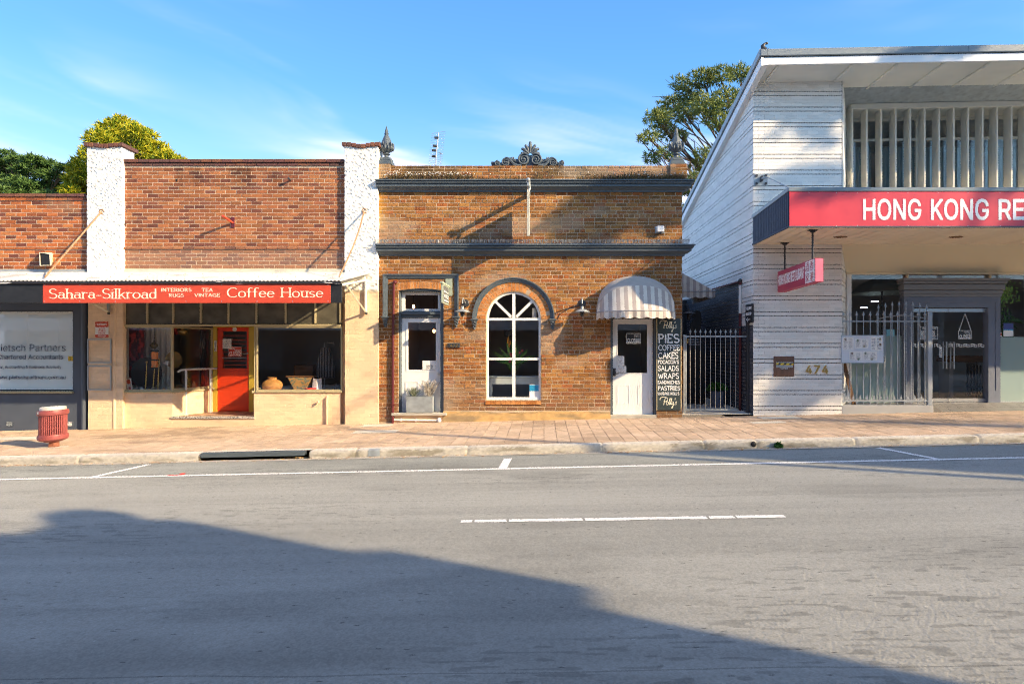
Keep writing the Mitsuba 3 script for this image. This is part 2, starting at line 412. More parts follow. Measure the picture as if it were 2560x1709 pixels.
def stain_cafe(p, c):
    g = smoothstep(1.0, .15, p.z) * .42
    c = c * (1 - g) + C(.16, .12, .09) * g
    moss = smoothstep(5.42, 5.5, p.z) * smoothstep(.42, .58, fbm(p.x * .75, p.z * .4, 5.0))
    c = c * (1 - .72 * moss) + C(.06, .055, .03) * .72 * moss
    lich = smoothstep(-3.45, -3.75, p.x) * smoothstep(3.2, 4.2, p.z) * smoothstep(.4, .62, fbm(p.x * 3, p.z * 2, 1.0))
    c = c * (1 - .6 * lich) + C(.45, .24, .04) * .6 * lich
    pale = smoothstep(.58, .72, fbm(p.x * .8, p.z * 1.6, 12.0)) * .35
    return c * (1 - pale) + C(.44, .36, .27) * pale


M('m_asphalt', asphalt, .88, spec=.3, bump=(lambda p, n, uv: fbm(p.x * 60, p.y * 60, 0.0), .006, .004))
M('m_line', lambda p, n, uv: C(.72, .72, .70) * (.72 + .34 * fbm(p.x * 22, p.y * 22, 3.0)), .7)
M('m_paver', paving, .85, spec=.25)
M('m_sand', [.30, .235, .17], .95, spec=.1)
M('m_kerb', kerbstone, .9, spec=.2)
M('m_gutter', lambda p, n, uv: C(.30, .275, .235) * (.6 + .8 * fbm(p.x * 5, p.y * 16, 1.0)), .9, spec=.2)
M('m_earth', [.16, .13, .09], .95, spec=.1)
M('m_concrete', lambda p, n, uv: C(.46, .43, .37) * (.75 + .5 * fbm(p.x * 6, p.y * 6, p.z * 6)), .85, spec=.25)
M('m_black', [.012, .012, .013], .6)
M('m_brick_coffee', brick_fn([(0.302, 0.111, 0.046), (0.275, 0.098, 0.041), (0.338, 0.134, 0.054), (0.254, 0.088, 0.041), (0.296, 0.104, 0.043), (0.185, 0.066, 0.038), (0.270, 0.093, 0.043), (0.164, 0.059, 0.038), (0.317, 0.118, 0.046)], False, stain_coffee), .75, spec=.3)
M('m_brick_acc', brick_fn([(0.368, 0.116, 0.038), (0.304, 0.092, 0.035), (0.424, 0.155, 0.054), (0.152, 0.051, 0.033), (0.352, 0.106, 0.035), (0.240, 0.077, 0.035)], False, stain_acc), .75, spec=.3)
M('m_brick_cafe', brick_fn([(0.310, 0.138, 0.043), (0.271, 0.111, 0.037), (0.340, 0.161, 0.055), (0.294, 0.101, 0.034), (0.240, 0.115, 0.043), (0.348, 0.168, 0.052), (0.302, 0.122, 0.038)], True, stain_cafe), .85, spec=.2)
M('m_brick_arch', brick_fn([(0.510, 0.216, 0.068), (0.475, 0.184, 0.053), (0.546, 0.248, 0.090)], True), .85, spec=.2)
M('m_mortar_light', lambda p, n, uv: C(.54, .45, .34) * (.8 + .4 * fbm(p.x * 14, p.y * 14, p.z * 14)), .9, spec=.1)
M('m_mortar_cafe', lambda p, n, uv: C(.47, .38, .28) * (.55 + .8 * fbm(p.x * 2.2, p.y * 2, p.z * 2.2)), .9, spec=.1)
M('m_white_brick', lambda p, n, uv: C(.82, .80, .75) * (.90 + .14 * uv.y) * (1 - .30 * smoothstep(.52, .75, fbm(p.x * 1.1 + p.y, p.z * 2.6, 3.0)) * smoothstep(7.0, 7.6, p.z)), .6, spec=.3)
M('m_white_joint', [.60, .58, .54], .8)
M('m_dark_joint', [.05, .047, .043], .9)
M('m_yellow_brick', lambda p, n, uv: C(.82, .60, .40) * (.93 + .12 * uv.y) * (1 - .18 * smoothstep(.55, .8, fbm(p.x * 2, p.y, p.z * 4))), .55, spec=.35)
M('m_yellow_joint', [.74, .53, .34], .7)
M('m_roughcast', lambda p, n, uv: mix((.84, .82, .76), (.66, .62, .54), smoothstep(.64, .80, noise(p.x * 30, p.y * 30, p.z * 24)) * smoothstep(.35, .65, noise(p.x * 3, 0, p.z * 3)) + .35 * smoothstep(.52, .72, fbm(p.x * 5, 2, p.z * 1.2)) * smoothstep(5.2, 6.2, p.z)), .85, spec=.2)
M('m_cap_brick', lambda p, n, uv: pick(uv.x, [(0.167, 0.071, 0.052), (0.136, 0.062, 0.056), (0.198, 0.087, 0.056), (0.124, 0.065, 0.056)]) * (.75 + .5 * fbm(p.x * 9, p.y * 9, p.z * 9)), .8, spec=.25)
M('m_plinth', lambda p, n, uv: mix((.55, .36, .16), (.33, .24, .14), smoothstep(.4, .7, fbm(p.x * 1.7, p.z * 6, 3.0))) * (.75 + .5 * fbm(p.x * 12, p.y * 12, p.z * 12)), .9, spec=.15)
M('m_trim', lambda p, n, uv: C(.088, .112, .132) * (.85 + .3 * fbm(p.x * 5, p.y * 20, p.z * 20)), .5)
M('m_white_paint', [.80, .80, .79], .45)
M('m_cream', [.72, .66, .50], .5)
M('m_tan_frame', [.42, .36, .22], .5)
M('m_olive', [.56, .40, .05], .45)
M('m_navy', lambda p, n, uv: C(.075, .092, .125) * (.88 + .24 * fbm(p.x * 2, p.z * 2, 0.0)), .5)
M('m_red', [.62, .055, .03], .4)
M('m_red_door', [.72, .055, .012], .35)
M('m_sign_red', [.60, .075, .04], .4)
M('m_sign_cream', [.86, .80, .62], .5)
M('m_white_letter', [.84, .84, .83], .5)
M('m_black_board', lambda p, n, uv: C(.022, .023, .026) * (.7 + .6 * fbm(p.x * 8, p.y * 8, p.z * 8)), .4)
M('m_dark_steel', [.04, .042, .048], .45)
M('m_steel', [.50, .51, .52], .35, .8)
M('m_galv', lambda p, n, uv: C(.36, .40, .42) * (.72 + .56 * fbm(p.x * 11, p.y * 11, p.z * 11)), .5, .35)
M('m_iron_sheet', lambda p, n, uv: C(.55, .55, .54) * (1 - .35 * smoothstep(.55, .8, fbm(p.x * 2.2, p.y * 1.5, 3.0))), .5, .15)
M('m_rust', lambda p, n, uv: mix((.50, .32, .19), (.26, .13, .06), fbm(p.x * 14, p.y * 14, p.z * 14)), .8)
M('m_maroon', [.12, .022, .026], .35)
M('m_glass_dark', [.028, .028, .026], .12, spec=.6)
M('m_rough_glass', lambda p, n, uv: C(.085, .078, .058) * (.35 + 1.3 * fbm(p.x * 4, p.z * 5, 1.0)), .42, spec=.6, bump=(lambda p, n, uv: fbm(p.x * 70, p.y * 70, p.z * 70), .006, .004))
scene['m_pane'] = {'type': 'thindielectric'}
M('m_room', [.30, .29, .27], .9, spec=.1)
M('m_room_mid', [.42, .40, .37], .9, spec=.1)
M('m_timber', lambda p, n, uv: C(.16, .075, .03) * (.6 + .8 * fbm(p.x * 3, p.y * 30, p.z * 30)), .55)
M('m_brass', [.62, .42, .14], .3, .85)
M('m_brass_dull', [.30, .22, .09], .45, .6)
M('m_paper', [.80, .79, .75], .7)
M('m_ink', [.03, .03, .035], .6)
M('m_grey_print', [.33, .33, .36], .7)
M('m_fabric', lambda p, n, uv: dr.select(dr.cos(uv.x * 2 * math.pi) > 0, C(.68, .64, .57), C(.42, .37, .34)) * (.88 + .24 * fbm(p.x * 9, p.y * 9, p.z * 9)), .9, spec=.15)
M('m_leaf', lambda p, n, uv: pick(uv.x, [(.03, .10, .012), (.05, .15, .02), (.07, .18, .03)]), .5)


# ---------------------------------------------------------------- ground
xs = np.concatenate([[-600, -70], np.arange(-40, 41, 1.0), [70, 600]])
struct('ground', grid(lambda x, y: np.stack([x, y, -1.6 + .022 * np.clip(x, -70, 70)], -1), [-900, -70, 70, 900], [-500, 0, 60, 1500]), 'm_earth')
struct('road', grid(lambda x, y: np.stack([x, y, zroad(x, y)], -1), xs, np.concatenate([np.linspace(2.1, 6.7, 10), np.linspace(7.0, 9.91, 7), np.linspace(10.1, 11.2, 4)])), 'm_asphalt')
struct('gutter', grid(lambda x, y: np.stack([x, y, zroad(x, y) + .004 + .006 * meshkit.noise(np.stack([x * 3, y * 9, 0 * x], -1))], -1), np.arange(-40, 40.1, .25), np.array([11.03, 11.1, 11.2])), 'm_gutter')
struct('opposite_footpath', grid(lambda x, y: np.stack([x, y, zroad(x, y)], -1), xs, np.array([-14, -1.7, 2.0, 2.1])), 'm_concrete')
struct('footpath', grid(lambda x, y: np.stack([x, y, zfoot(x, y) - .009], -1), xs, np.linspace(11.38, 15.03, 5)), 'm_sand')

pav, r = [], np.random.default_rng(3)
PW, PL = .235, .465
for i in range(int(-15 / PW), int(14.5 / PW)):
    y = 11.405 - (PL / 2 if i % 2 else 0)
    while y < 15.0:
        y0, y1 = max(y, 11.405), min(y + PL, 15.0)
        if y1 - y0 > .04:
            x0, x1 = i * PW + .003, (i + 1) * PW - .003
            a, b = y0 + .004, y1 - .004
            dz = .0012 * r.normal() + np.array([0, 0, .0008 * r.normal(), .0008 * r.normal()])
            c = .003
            top = np.array([[x0 + c, a + c], [x1 - c, a + c], [x1 - c, b - c], [x0 + c, b - c]])
            bot = np.array([[x0, a], [x1, a], [x1, b], [x0, b]])
            v = np.vstack([np.c_[top, zfoot(top[:, 0], top[:, 1]) + dz], np.c_[bot, zfoot(bot[:, 0], bot[:, 1]) - .02]])
            f = [(0, 1, 2), (0, 2, 3)] + [t for k in range(4) for t in ((4 + k, 4 + (k + 1) % 4, (k + 1) % 4), (4 + k, (k + 1) % 4, k))]
            pav.append((math.hypot((x0 + .1) * 1.0, a) + (100 if not -.80 < x0 / a < .72 else 0), v, f, (r.random(), r.random())))
        y += PL
pav.sort(key=lambda t: t[0])
for _, v, f, u in pav[:300]: part('footpath', 'paver', MB().add(v, f, u), 'm_paver')
mb = MB()
for _, v, f, u in pav[300:]: mb.add(v, f, u)
part('footpath', 'paving', mb, 'm_paver', kind='stuff')
patch = MB()
for x0, y0, x1, y1 in ((-3.9, 13.3, -3.0, 13.75), (-4.0, 14.35, -3.35, 14.75), (-11.3, 13.4, -10.2, 13.85), (4.75, 14.3, 5.6, 14.75), (4.3, 13.55, 5.0, 13.85)):
    patch.add(*grid(lambda x, y: np.stack([x, y, zfoot(x, y) + .006], -1), np.linspace(x0, x1, 3), np.linspace(y0, y1, 3)).get())
part('footpath', 'concrete_patch', patch, 'm_concrete')

# kerb: cast lengths with a rounded nose and rough face, broken by the storm drain
key = 'kerb'
used.add(key); labels[key] = {'kind': 'structure'}
PROF = np.array([[11.195, -.02], [11.2, .03], [11.205, .06], [11.21, .09], [11.222, .115], [11.245, .13], [11.3, .134], [11.4, .136], [11.4, -.02]])


def kerb_run(x0, x1):
    x = np.linspace(x0, x1, max(3, int((x1 - x0) / .045)))
    t = np.arange(len(PROF))
    def fn(a, b):
        k = b.astype(int)
        y, z = PROF[k, 0], PROF[k, 1]
        nz = meshkit.fbm(np.stack([a * 14, y * 30, z * 40], -1), 3, 4) - .5
        endw = np.clip(np.minimum(a - x0, x1 - a) / .012, 0, 1)
        return np.stack([a, y - .016 * nz * (k < 7) + .012 * (1 - endw) * (k < 6), zroad(a, 11.2) + z * (1 + .10 * nz) - .012 * (1 - endw) * (k > 3) * (k < 8)], -1)
    m = grid(fn, x, t)
    for e in (0, len(x) - 1):
        n = len(PROF)
        m.add(m.v[0][e * n:(e + 1) * n], [(0, i, i + 1) for i in range(1, n - 1)])
    return m


edges = [-20, -17.2, -14.6, -12.1, -9.9, -7.9, -5.84]
for a, b in list(zip(edges[:-1], edges[1:])) + list(zip(*(lambda e: (e[:-1], e[1:]))([-3.99, -3.2, -1.3, 1.0, 2.73, 3.62, 5.3, 7.4, 9.5, 11.6, 14.5]))):
    part(key, 'segment', kerb_run(a + .0025, b - .0025), 'm_kerb')
dr_ = thing('storm_drain', 'storm drain opening in the kerb under a grey steel lintel', 'drain')
zc = zroad(-4.9, 11.2)
part(dr_, 'lintel', grid(lambda a, k: np.stack([a, np.array([11.2, 11.2, 11.3, 11.3])[k.astype(int)], zroad(a, 11.2) + np.array([.055, .128, .13, .055])[k.astype(int)] - .02 * np.clip((-5.2 - a) / .6, 0, 1) * 0], -1), np.linspace(-5.83, -4.06, 12), np.arange(4)), 'm_trim', label='long grey steel lintel of the drain opening')
pit = MB()
pit.box(-5.84, -3.99, 12.2, 12.25, zc - .9, zc + .1); pit.box(-5.86, -5.84, 11.2, 12.2, zc - .9, zc + .06); pit.box(-3.99, -3.97, 11.2, 12.2, zc - .9, zc + .06); pit.box(-5.84, -3.99, 11.21, 12.2, zc - .92, zc - .9); pit.box(-5.84, -3.99, 11.2, 11.21, zc - .9, zc - .03)
part(dr_, 'pit', pit, 'm_earth')
part(dr_, 'cover_slab', grid(lambda x, y: np.stack([x, y, zroad(x, 11.2) + .136], -1), np.linspace(-5.84, -3.99, 6), [11.29, 11.45]), 'm_concrete')
lit = MB()
for _ in range(60):
    x = -4.35 + .2 * r.normal() * .8
    lit.ball((min(max(x, -4.9), -4.05), 11.28 + .06 * r.random(), zroad(x, 11.2) - .005 + .02 * r.random()), (.03 * r.random() + .008, .02, .008), (r.random(), 0), 0)
M('m_litter', lambda p, n, uv: pick(uv.x, [(.45, .24, .08), (.55, .45, .3), (.3, .14, .05)]), .9)
part(dr_, 'leaf_litter', lit, 'm_litter', kind='stuff')
wd = MB()
for k in range(70):
    a, b = r.random() * 6.28, r.random()
    c = np.array([fx(1944, 11.2) + .06 * math.cos(a) * b, 11.17 - .02 * r.random(), zroad(fx(1944, 11.2), 11.2) + .05 + .05 * math.sin(a) * b])
    d = r.normal(size=(2, 3)) * .022
    wd.add([c - d[0], c + d[1], c + d[0], c - d[1]], [(0, 1, 2), (0, 2, 3)], (r.random(), 0))
single('weed', 'small green weed growing out of the kerb face', 'weed', wd, 'm_leaf')

# painted markings, worn at the edges, each a sheet 4 mm above the asphalt
zl = lambda x, y: zroad(x, y) + .005


def stripe(pts, w, seed, wear=.007, name='line_marking', gaps=0.0):
    p = np.array(pts, float)
    L = np.concatenate([[0], np.cumsum(np.linalg.norm(np.diff(p, axis=0), axis=1))])
    s = np.arange(0, L[-1], .07); s = np.append(s, L[-1])
    q = np.stack([np.interp(s, L, p[:, 0]), np.interp(s, L, p[:, 1])], -1)
    d = np.gradient(q, axis=0); d /= np.linalg.norm(d, axis=1, keepdims=True)
    nrm = np.stack([-d[:, 1], d[:, 0]], -1)
    g = np.random.default_rng(seed)
    h0, h1 = w / 2 + wear * (g.random(len(s)) - .5), w / 2 + wear * (g.random(len(s)) - .5)
    a, b = q + nrm * h0[:, None], q - nrm * h1[:, None]
    mb, i = MB(), 0
    while i < len(s) - 1:
        j = i + 1
        while j < len(s) - 1 and g.random() > gaps: j += 1
        k = np.arange(i, j + 1)
        v = np.vstack([np.c_[a[k], zl(a[k, 0], a[k, 1])], np.c_[b[k], zl(b[k, 0], b[k, 1])]])
        if gaps and len(k) > 1: v[-1, :2] -= d[j] * .02; v[len(k) - 1, :2] -= d[j] * .028
        n = len(k)
        mb.add(v, [t for m in range(n - 1) for t in ((m, n + m, n + m + 1), (m, n + m + 1, m + 1))])
        i = j
    return part('road', name, mb, 'm_line')


def gp(px, py):                                             # a point of the road seen at that photo pixel
    y = 9.0
    for _ in range(30):
        z = float(zroad(fx(px, y), y)); y = (EYE - z) * FOCAL / (py - PY)
    return fx(px, y), y


edge = [gp(px, 1198.5 - 54.5 * px / 2560) for px in (-300, 0, 640, 1280, 1700)]
stripe(edge, .105, 1)
stripe([gp(px, 1198.5 - 54.5 * px / 2560) for px in (1702, 2000, 2560, 2900)], .105, 2)
stripe([gp(1152, 1303), gp(1560, 1297), gp(1967, 1290)], .10, 3, wear=.02, gaps=.16, name='dash_marking')
stripe([gp(372, 1161), gp(228, 1193)], .10, 4, name='bay_marking')
stripe([gp(1270, 1146), gp(1255, 1173)], .13, 5, name='bay_marking')
stripe([gp(2195, 1119), gp(2342, 1147)], .10, 6, name='bay_marking')
mb = MB()
x, y = gp(442, 1186)
for k in range(5):
    a = r.random() * 6.28
    mb.poly(flat(zl), affinity.translate(affinity.scale(Point(0, 0).buffer(.03), 1.0 + r.random(), .5 + r.random()), x + .08 * math.cos(a), y + .08 * math.sin(a)), 0, .001)
part('road', 'paint_spot', mb, 'm_red', label='small red paint spot beside the edge line')

kp_ = thing('kerb_plate', 'small pale metal plate set in the kerb face right of the drain', 'plate')
put(kp_ + '__plate', grid(lambda a, k: np.stack([a, np.array([11.188, 11.204, 11.26])[k.astype(int)], zroad(a, 11.2) + np.array([.02, .118, .137])[k.astype(int)]], -1), np.linspace(fx(921, 11.2), fx(950, 11.2), 3), np.arange(3)), 'm_galv'); used.add(kp_ + '__plate')

gd = MB()
for _ in range(420):
    x = -11 + 22 * r.random(); y = 11.185 - .16 * r.random() ** 2.2
    gd.ball((x, y, zroad(x, y) + .008), (.012 + .02 * r.random(), .008 + .012 * r.random(), .004), (r.random(), 0), 0)
single('gutter_litter', 'dry leaves and grit lying along the gutter', 'litter', gd, 'm_litter', kind='stuff')
hx_ = fx(1884, 11.2)
single('kerb_break', 'broken dark gap in the kerb left of the green weed', 'hole', MB().ball((hx_, 11.205, zroad(hx_, 11.2) + .075), (.045, .018, .05), sub=2), 'm_black', smooth=True)
# ---------------------------------------------------------------- brickwork
BR = {}


def bricks(owner, frame, u0, u1, w0, w1, course, pitch, m, holes=None, inside=None, proud=.006, joint=.011, cham=.003, headers=0, shift=0.0, seed=0, big=True, jit=.0015, depth=.03):
    """Courses of bricks laid bottom up in the frame's (u, w); holes are cut out of them."""
    g, store = np.random.default_rng(seed), BR.setdefault(owner, [])
    prep = shapely.prepared.prep(holes) if holes is not None else None
    w, k = w0, 0
    while w < w1 - .012:
        wt = min(w + course, w1)
        head = headers and k % headers == headers - 1
        pt = pitch / 2 if head else pitch
        u = u0 - pt * ((.5 if k % 2 else 0) + (.25 if head else 0) + shift + (.12 * g.random() if headers else 0))
        while u < u1:
            ln = pt * (1 if not headers or head else (.5 if g.random() < .06 else 1))
            a, b = max(u, u0) + (joint / 2 if u > u0 else 0), min(u + ln, u1) - (joint / 2 if u + ln < u1 else 0)
            u += ln
            if b - a < .02: continue
            c, d = w + joint / 2, wt - joint / 2
            rnd, pr = (g.random(), g.random()), max(proud + jit * g.normal(), .0032)
            if jit > .001: a, b, c, d = a + .002 * g.normal(), b + .002 * g.normal(), c + .0012 * g.normal(), d + .0012 * g.normal()
            q = sbox(a, c, b, d)
            if inside is not None:
                q = q.intersection(inside)
                if q.area < 4e-4: continue
            if prep is not None and prep.intersects(q):
                q = q.difference(holes)
                if q.area < 4e-4: continue
            mb = MB()
            if abs(q.area - (b - a) * (d - c)) < 1e-6 or (abs(q.area - q.envelope.area) < 1e-6 and q.geom_type == 'Polygon'):
                a, c, b, d = q.bounds
                t = np.array([[a, c], [b, c], [b, d], [a, d]])
                ti = np.array([[a + cham, c + cham], [b - cham, c + cham], [b - cham, d - cham], [a + cham, d - cham]])
                v = np.vstack([np.c_[ti, np.full(4, pr)], np.c_[t, np.full(4, pr - cham)], np.c_[t, np.full(4, pr - depth)]])
                f = [(0, 1, 2), (0, 2, 3)]
                for s in (0, 4):
                    f += [x for i in range(4) for x in ((s + i, s + 4 + i, s + 4 + (i + 1) % 4), (s + i, s + 4 + (i + 1) % 4, s + (i + 1) % 4))]
                mb.add(frame(v), f, rnd)
            else:
                mb.poly(frame, q, pr - depth, pr, rnd)
            if mb.v: store.append(((b - a) * (d - c) if big else 0, mb, m))
        w, k = wt, k + 1


def lay_bricks(owner, keep=300):
    store = BR.pop(owner)
    def rank(t):
        c = np.vstack(t[1].v).mean(0)
        vis = abs(c[0]) < .82 * c[1]
        return -(round(t[0] / np.linalg.norm(c - [0, 0, EYE]), 4) if vis else 0)
    store.sort(key=rank)
    for _, mb, m in store[:keep]: part(owner, 'brick', mb, m)
    rest = {}
    for _, mb, m in store[keep:]: rest.setdefault(m, MB()).add(*mb.get(), mb.uvs())
    for m, mb in rest.items(): part(owner, 'brickwork', mb, m, kind='stuff')


def wall(owner, name, frame, poly, d0, d1, m, **kw): return part(owner, name, MB().poly(frame, poly, d0, d1), m, **kw)


def frame_rect(mb, fr, x0, x1, z0, z1, w, d0, d1, wb=None):
    """A mitred-looking frame of four bars."""
    wb = w if wb is None else wb
    mb.poly(fr, sbox(x0, z0, x1, z1).difference(sbox(x0 + w, z0 + wb, x1 - w, z1 - w)), d0, d1)
    return mb


def pane(owner, frame, x0, x1, z0, z1, d, name='glass'):
    v = frame(np.array([[x0, z0, d], [x1, z0, d], [x1, z1, d], [x0, z1, d]]))
    return part(owner, name, MB().add(v, [(0, 1, 2), (0, 2, 3)]), 'm_pane')


F0 = front(FACADE)
# ================================================================ coffee house
CH = thing('coffee_house', 'orange brick coffee house with yellow painted front, red door and white roughcast pillars', 'shop')
XL, XR = fx(304), fx(861)
# parapet wall, with deep block behind
wall(CH, 'wall', F0, rect(XL, XR, 2.75, 5.80), -.26, 0, 'm_mortar_light')
cr = (fz(419) - fz(616)) / 21
bricks(CH, F0, XL, XR, fz(616), fz(419), cr, .2365, 'm_brick_coffee', seed=1)
bricks(CH, F0, XL, XR, fz(616) - .075 - 5 * cr, fz(616) - .075, cr, .2365, 'm_brick_coffee', seed=2, shift=.3)
bricks(CH, F0, XL, XR, fz(616) - .072, fz(616) - .002, .072, .2365, 'm_brick_coffee', seed=3, proud=.035, depth=.06)
bricks(CH, F0, XL, XR, fz(415.5), fz(409.5), .06, .2365, 'm_cap_brick', seed=4, proud=.03, depth=.28, big=False)
bricks(CH, F0, XL - .02, XR, fz(407.5), fz(399), .08, .2365, 'm_cap_brick', seed=5, proud=.055, depth=.33, big=False, shift=.2)
wall(CH, 'parapet_joint', F0, rect(XL, XR, fz(409.8), fz(407.2)), -.25, .012, 'm_dark_joint')
fl = MB()
for a, b in ((XL, fx(500)), (fx(500), fx(690)), (fx(690), XR)): fl.box(a + .004, b - .004, 14.94, 15.0, fz(682), fz(674.5), .006)
part(CH, 'flashing', fl, 'm_flash' if M('m_flash', lambda p, n, uv: C(.60, .57, .47) * (.75 + .4 * fbm(p.x * 4, 0, p.z * 30)), .7) else '')
# two roughcast pillars, each a fire wall end with a wavy brick cap
for i, (p0, p1, ptop) in enumerate(((217, 304.5, 367), (861, 944.5, 366))):
    x0, x1, z1 = fx(p0, 14.88), fx(p1, 14.88), fz(ptop, 14.88)
    def rough(u, v, x0=x0, x1=x1, z1=z1, i=i):
        # u runs round the pillar: right side, front, left side
        W, D = x1 - x0, .45
        x = np.where(u < D, x1, np.where(u < D + W, x1 - (u - D), x0)); y = np.where(u < D, 14.88 + D - u, np.where(u < D + W, 14.88, 14.88 + u - D - W))
        q = np.stack([x * 17, y * 17, v * 15 + 40 * i], -1)
        h = .026 * (meshkit.fbm(q, 3, 8) - .5) - .022 * np.clip((meshkit.noise(q * 1.7, 31) - .72) / .12, 0, 1)
        nx = np.where(u < D, 1, np.where(u < D + W, 0, -1)); ny = np.where((u >= D) & (u < D + W), -1, 0)
        return np.stack([x + h * nx, y + h * ny, v], -1)
    us = np.arange(0, x1 - x0 + .9, .0125)
    part(CH, 'pillar', grid(rough, us, np.append(np.arange(2.9, z1, .0125), z1)), 'm_roughcast', smooth=True, label=('left', 'right')[i] + ' white roughcast pillar with a wavy brick cap')
    cap = MB()
    n, o = 8, .05
    W = (x1 - x0 + 2 * o) / n
    for k in range(n):
        s = k / (n - 1) * 2 - 1
        dz = -.045 * math.exp(-(s * 2.2) ** 2) * (1 if i else .7)
        part(CH, 'cap_brick', MB().box(x0 - o + k * W + .004, x0 - o + (k + 1) * W - .004, 14.83, 15.42, z1 + dz, z1 + .082 + dz, .006, (r.random(), r.random())), 'm_cap_brick')
    # painted lower pier
    pz = zfoot(x0, 15) - .1
    wall(CH, 'pier', front(14.92), rect(x0, x1, pz, 3.05), -.12, 0, 'm_yellow_joint')
    bricks(CH, front(14.92), x0, x1, pz, 3.05, cr, .2365, 'm_yellow_brick', seed=11 + i, proud=.003, joint=.006, cham=.002, big=False, shift=.1)
    wall(CH, 'pier_neck', front(14.9), rect(x0 - .004, x1 + .004, 2.86, 3.12), -.12, 0, 'm_cream')
# lower front: riser left of the door, riser right of the door, pier beside the downpipe
xa, xb = fx(304.5), fx(852)
sill = fz(981)
xd0, xd1 = fx(431), fx(635)                                 # opening of the doorway on the facade
dl, drr, DY = fx(536, 16.2), fx(624, 16.2), 16.2            # door opening at the back of the recess
land = .036
for a, b, top, sd in ((xa - .03, fx(301), 2.7, 21), (fx(301), xd0, sill, 22), (xd1, xb, sill, 23)):
    zb = zfoot(a, 15) - .1
    wall(CH, 'riser', F0, rect(a, b, zb, top), -.22, 0, 'm_yellow_joint')
    bricks(CH, F0, a, b, zb, top, cr, .2365, 'm_yellow_brick', seed=sd, proud=.003, joint=.006, cham=.002, big=False)
wall(CH, 'riser', F0, rect(xb + .0, fx(861) + .05, zfoot(xb, 15) - .1, 3.0), -.30, -.12, 'm_yellow_joint')
wall(CH, 'riser', F0, rect(xd0, xd1, zfoot(xd0, 15) - .1, land - .04), -.2, 0, 'm_yellow_brick')
for fr, L in ((slant(xd0, 15.0, dl - .02, DY), math.hypot(dl - .02 - xd0, DY - 15)), (slant(drr + .14, DY, xd1, 15.0), math.hypot(xd1 - drr - .14, DY - 15))):
    wall(CH, 'return_wall', fr, rect(0, L, land - .1, sill), -.12, 0, 'm_yellow_joint')
    bricks(CH, fr, 0, L, land, sill, cr, .2365, 'm_yellow_brick', seed=31, proud=.003, joint=.006, cham=.002, big=False)
    sl = MB().poly(fr, rect(-.01, L, sill - .005, sill + .04), -.12, .045)
    frame_rect(sl, fr, 0, L, sill + .04, fz(815), .045, -.05, 0)
    part(CH, 'return_frame', sl, 'm_tan_frame')
    pane(CH, fr, .03, L - .03, sill + .06, fz(817), -.025)
part(CH, 'landing', MB().add(*grid(lambda x, y: np.stack([x, y, 0 * x + land], -1), [xd0 - .02, xd1 + .02], [14.99, 16.3]).get()), 'm_land' if M('m_land', lambda p, n, uv: mix((.42, .28, .19), (.25, .14, .09), dr.select((cell_rand(dr.floor(p.x * 9), dr.floor(p.y * 9)) > .5), 1.0, 0.0)) * (.8 + .3 * fbm(p.x * 30, p.y * 30)), .6) else '')
M('m_granite', lambda p, n, uv: mix((.10, .095, .09), (.62, .58, .53), smoothstep(.42, .58, noise(p.x * 85, p.y * 85, p.z * 85))), .5)
part(CH, 'step', MB().box(xd0 - .03, xd1 + .02, 14.965, 15.15, land - .048, land + .002, .008), 'm_granite', label='speckled granite doorstep')
# glazing above: dark rough glass lights between tan mullions
bars = [304, 367.7, 432.6, 502, 571, 640.7, 714, 787.8, 851]
for a, b in zip(bars[:-1], bars[1:]): part(CH, 'highlight_pane', MB().box(fx(a + 2), fx(b - 2), 15.03, 15.04, fz(811), 2.80), 'm_rough_glass')
for b in bars: part(CH, 'mullion', MB().box(fx(b) - .019, fx(b) + .019, 14.985, 15.05, fz(811) + .03, 2.80, .004), 'm_tan_frame')
part(CH, 'transom_bar', MB().box(fx(301), fx(853), 14.965, 15.06, fz(815.5), fz(810.5), .006), 'm_tan_frame')
wall(CH, 'soffit_block', F0, rect(XL, XR, 2.80, 2.83), -.2, 0, 'm_yellow_brick')
# shop windows
for a, b in ((301.5, 432), (640, 856)):
    fr_ = MB().box(fx(a), fx(b), 14.955, 15.05, sill, sill + .035, .006)
    frame_rect(fr_, F0, fx(a), fx(b), sill + .035, fz(815.5), .035, -.04, .012)
    k = part(CH, 'window', fr_, 'm_tan_frame')
    pane(k, F0, fx(a) + .03, fx(b) - .03, sill + .06, fz(817), -.02)
# red door and its olive frame
fd = front(DY)
fo = MB()
fo.poly(fd, rect(dl - .02, drr + .16, land, 2.35).difference(rect(dl + .075, drr - .005, land, fz(818, DY))), -.10, .03)
part(CH, 'door_frame', fo, 'm_olive')
dz0, dz1 = land + .012, fz(818.5, DY)
gx0, gx1, gz0, gz1 = fx(556.5, DY), fx(617, DY), fz(920, DY), fz(828, DY)
dk = part(CH, 'door', MB().poly(fd, rect(dl + .079, drr - .009, dz0, dz1).difference(rect(gx0, gx1, gz0, gz1)), -.045, -.002), 'm_red_door', label='bright red shop door')
part(dk, 'lower_panel', MB().box(dl + .079, drr - .03, DY - .006, DY + .0, fz(1011, DY), gz0 - .004, .002).box(dl + .079, drr - .009, DY - .003, DY, dz0, fz(1012, DY), .002), 'm_red_door')
pane(dk, fd, gx0, gx1, gz0, gz1, -.03)
for k in range(8): part(dk, 'security_bar', MB().box(gx0, gx1, DY + .012, DY + .02, gz1 - (k + 1) * (gz1 - gz0) / 8.8 - .006, gz1 - (k + 1) * (gz1 - gz0) / 8.8 + .006), 'm_sign_red')
part(dk, 'push_bar', MB().box(gx0, gx1, DY - .02, DY - .004, fz(895, DY), fz(893, DY), .003), 'm_steel')
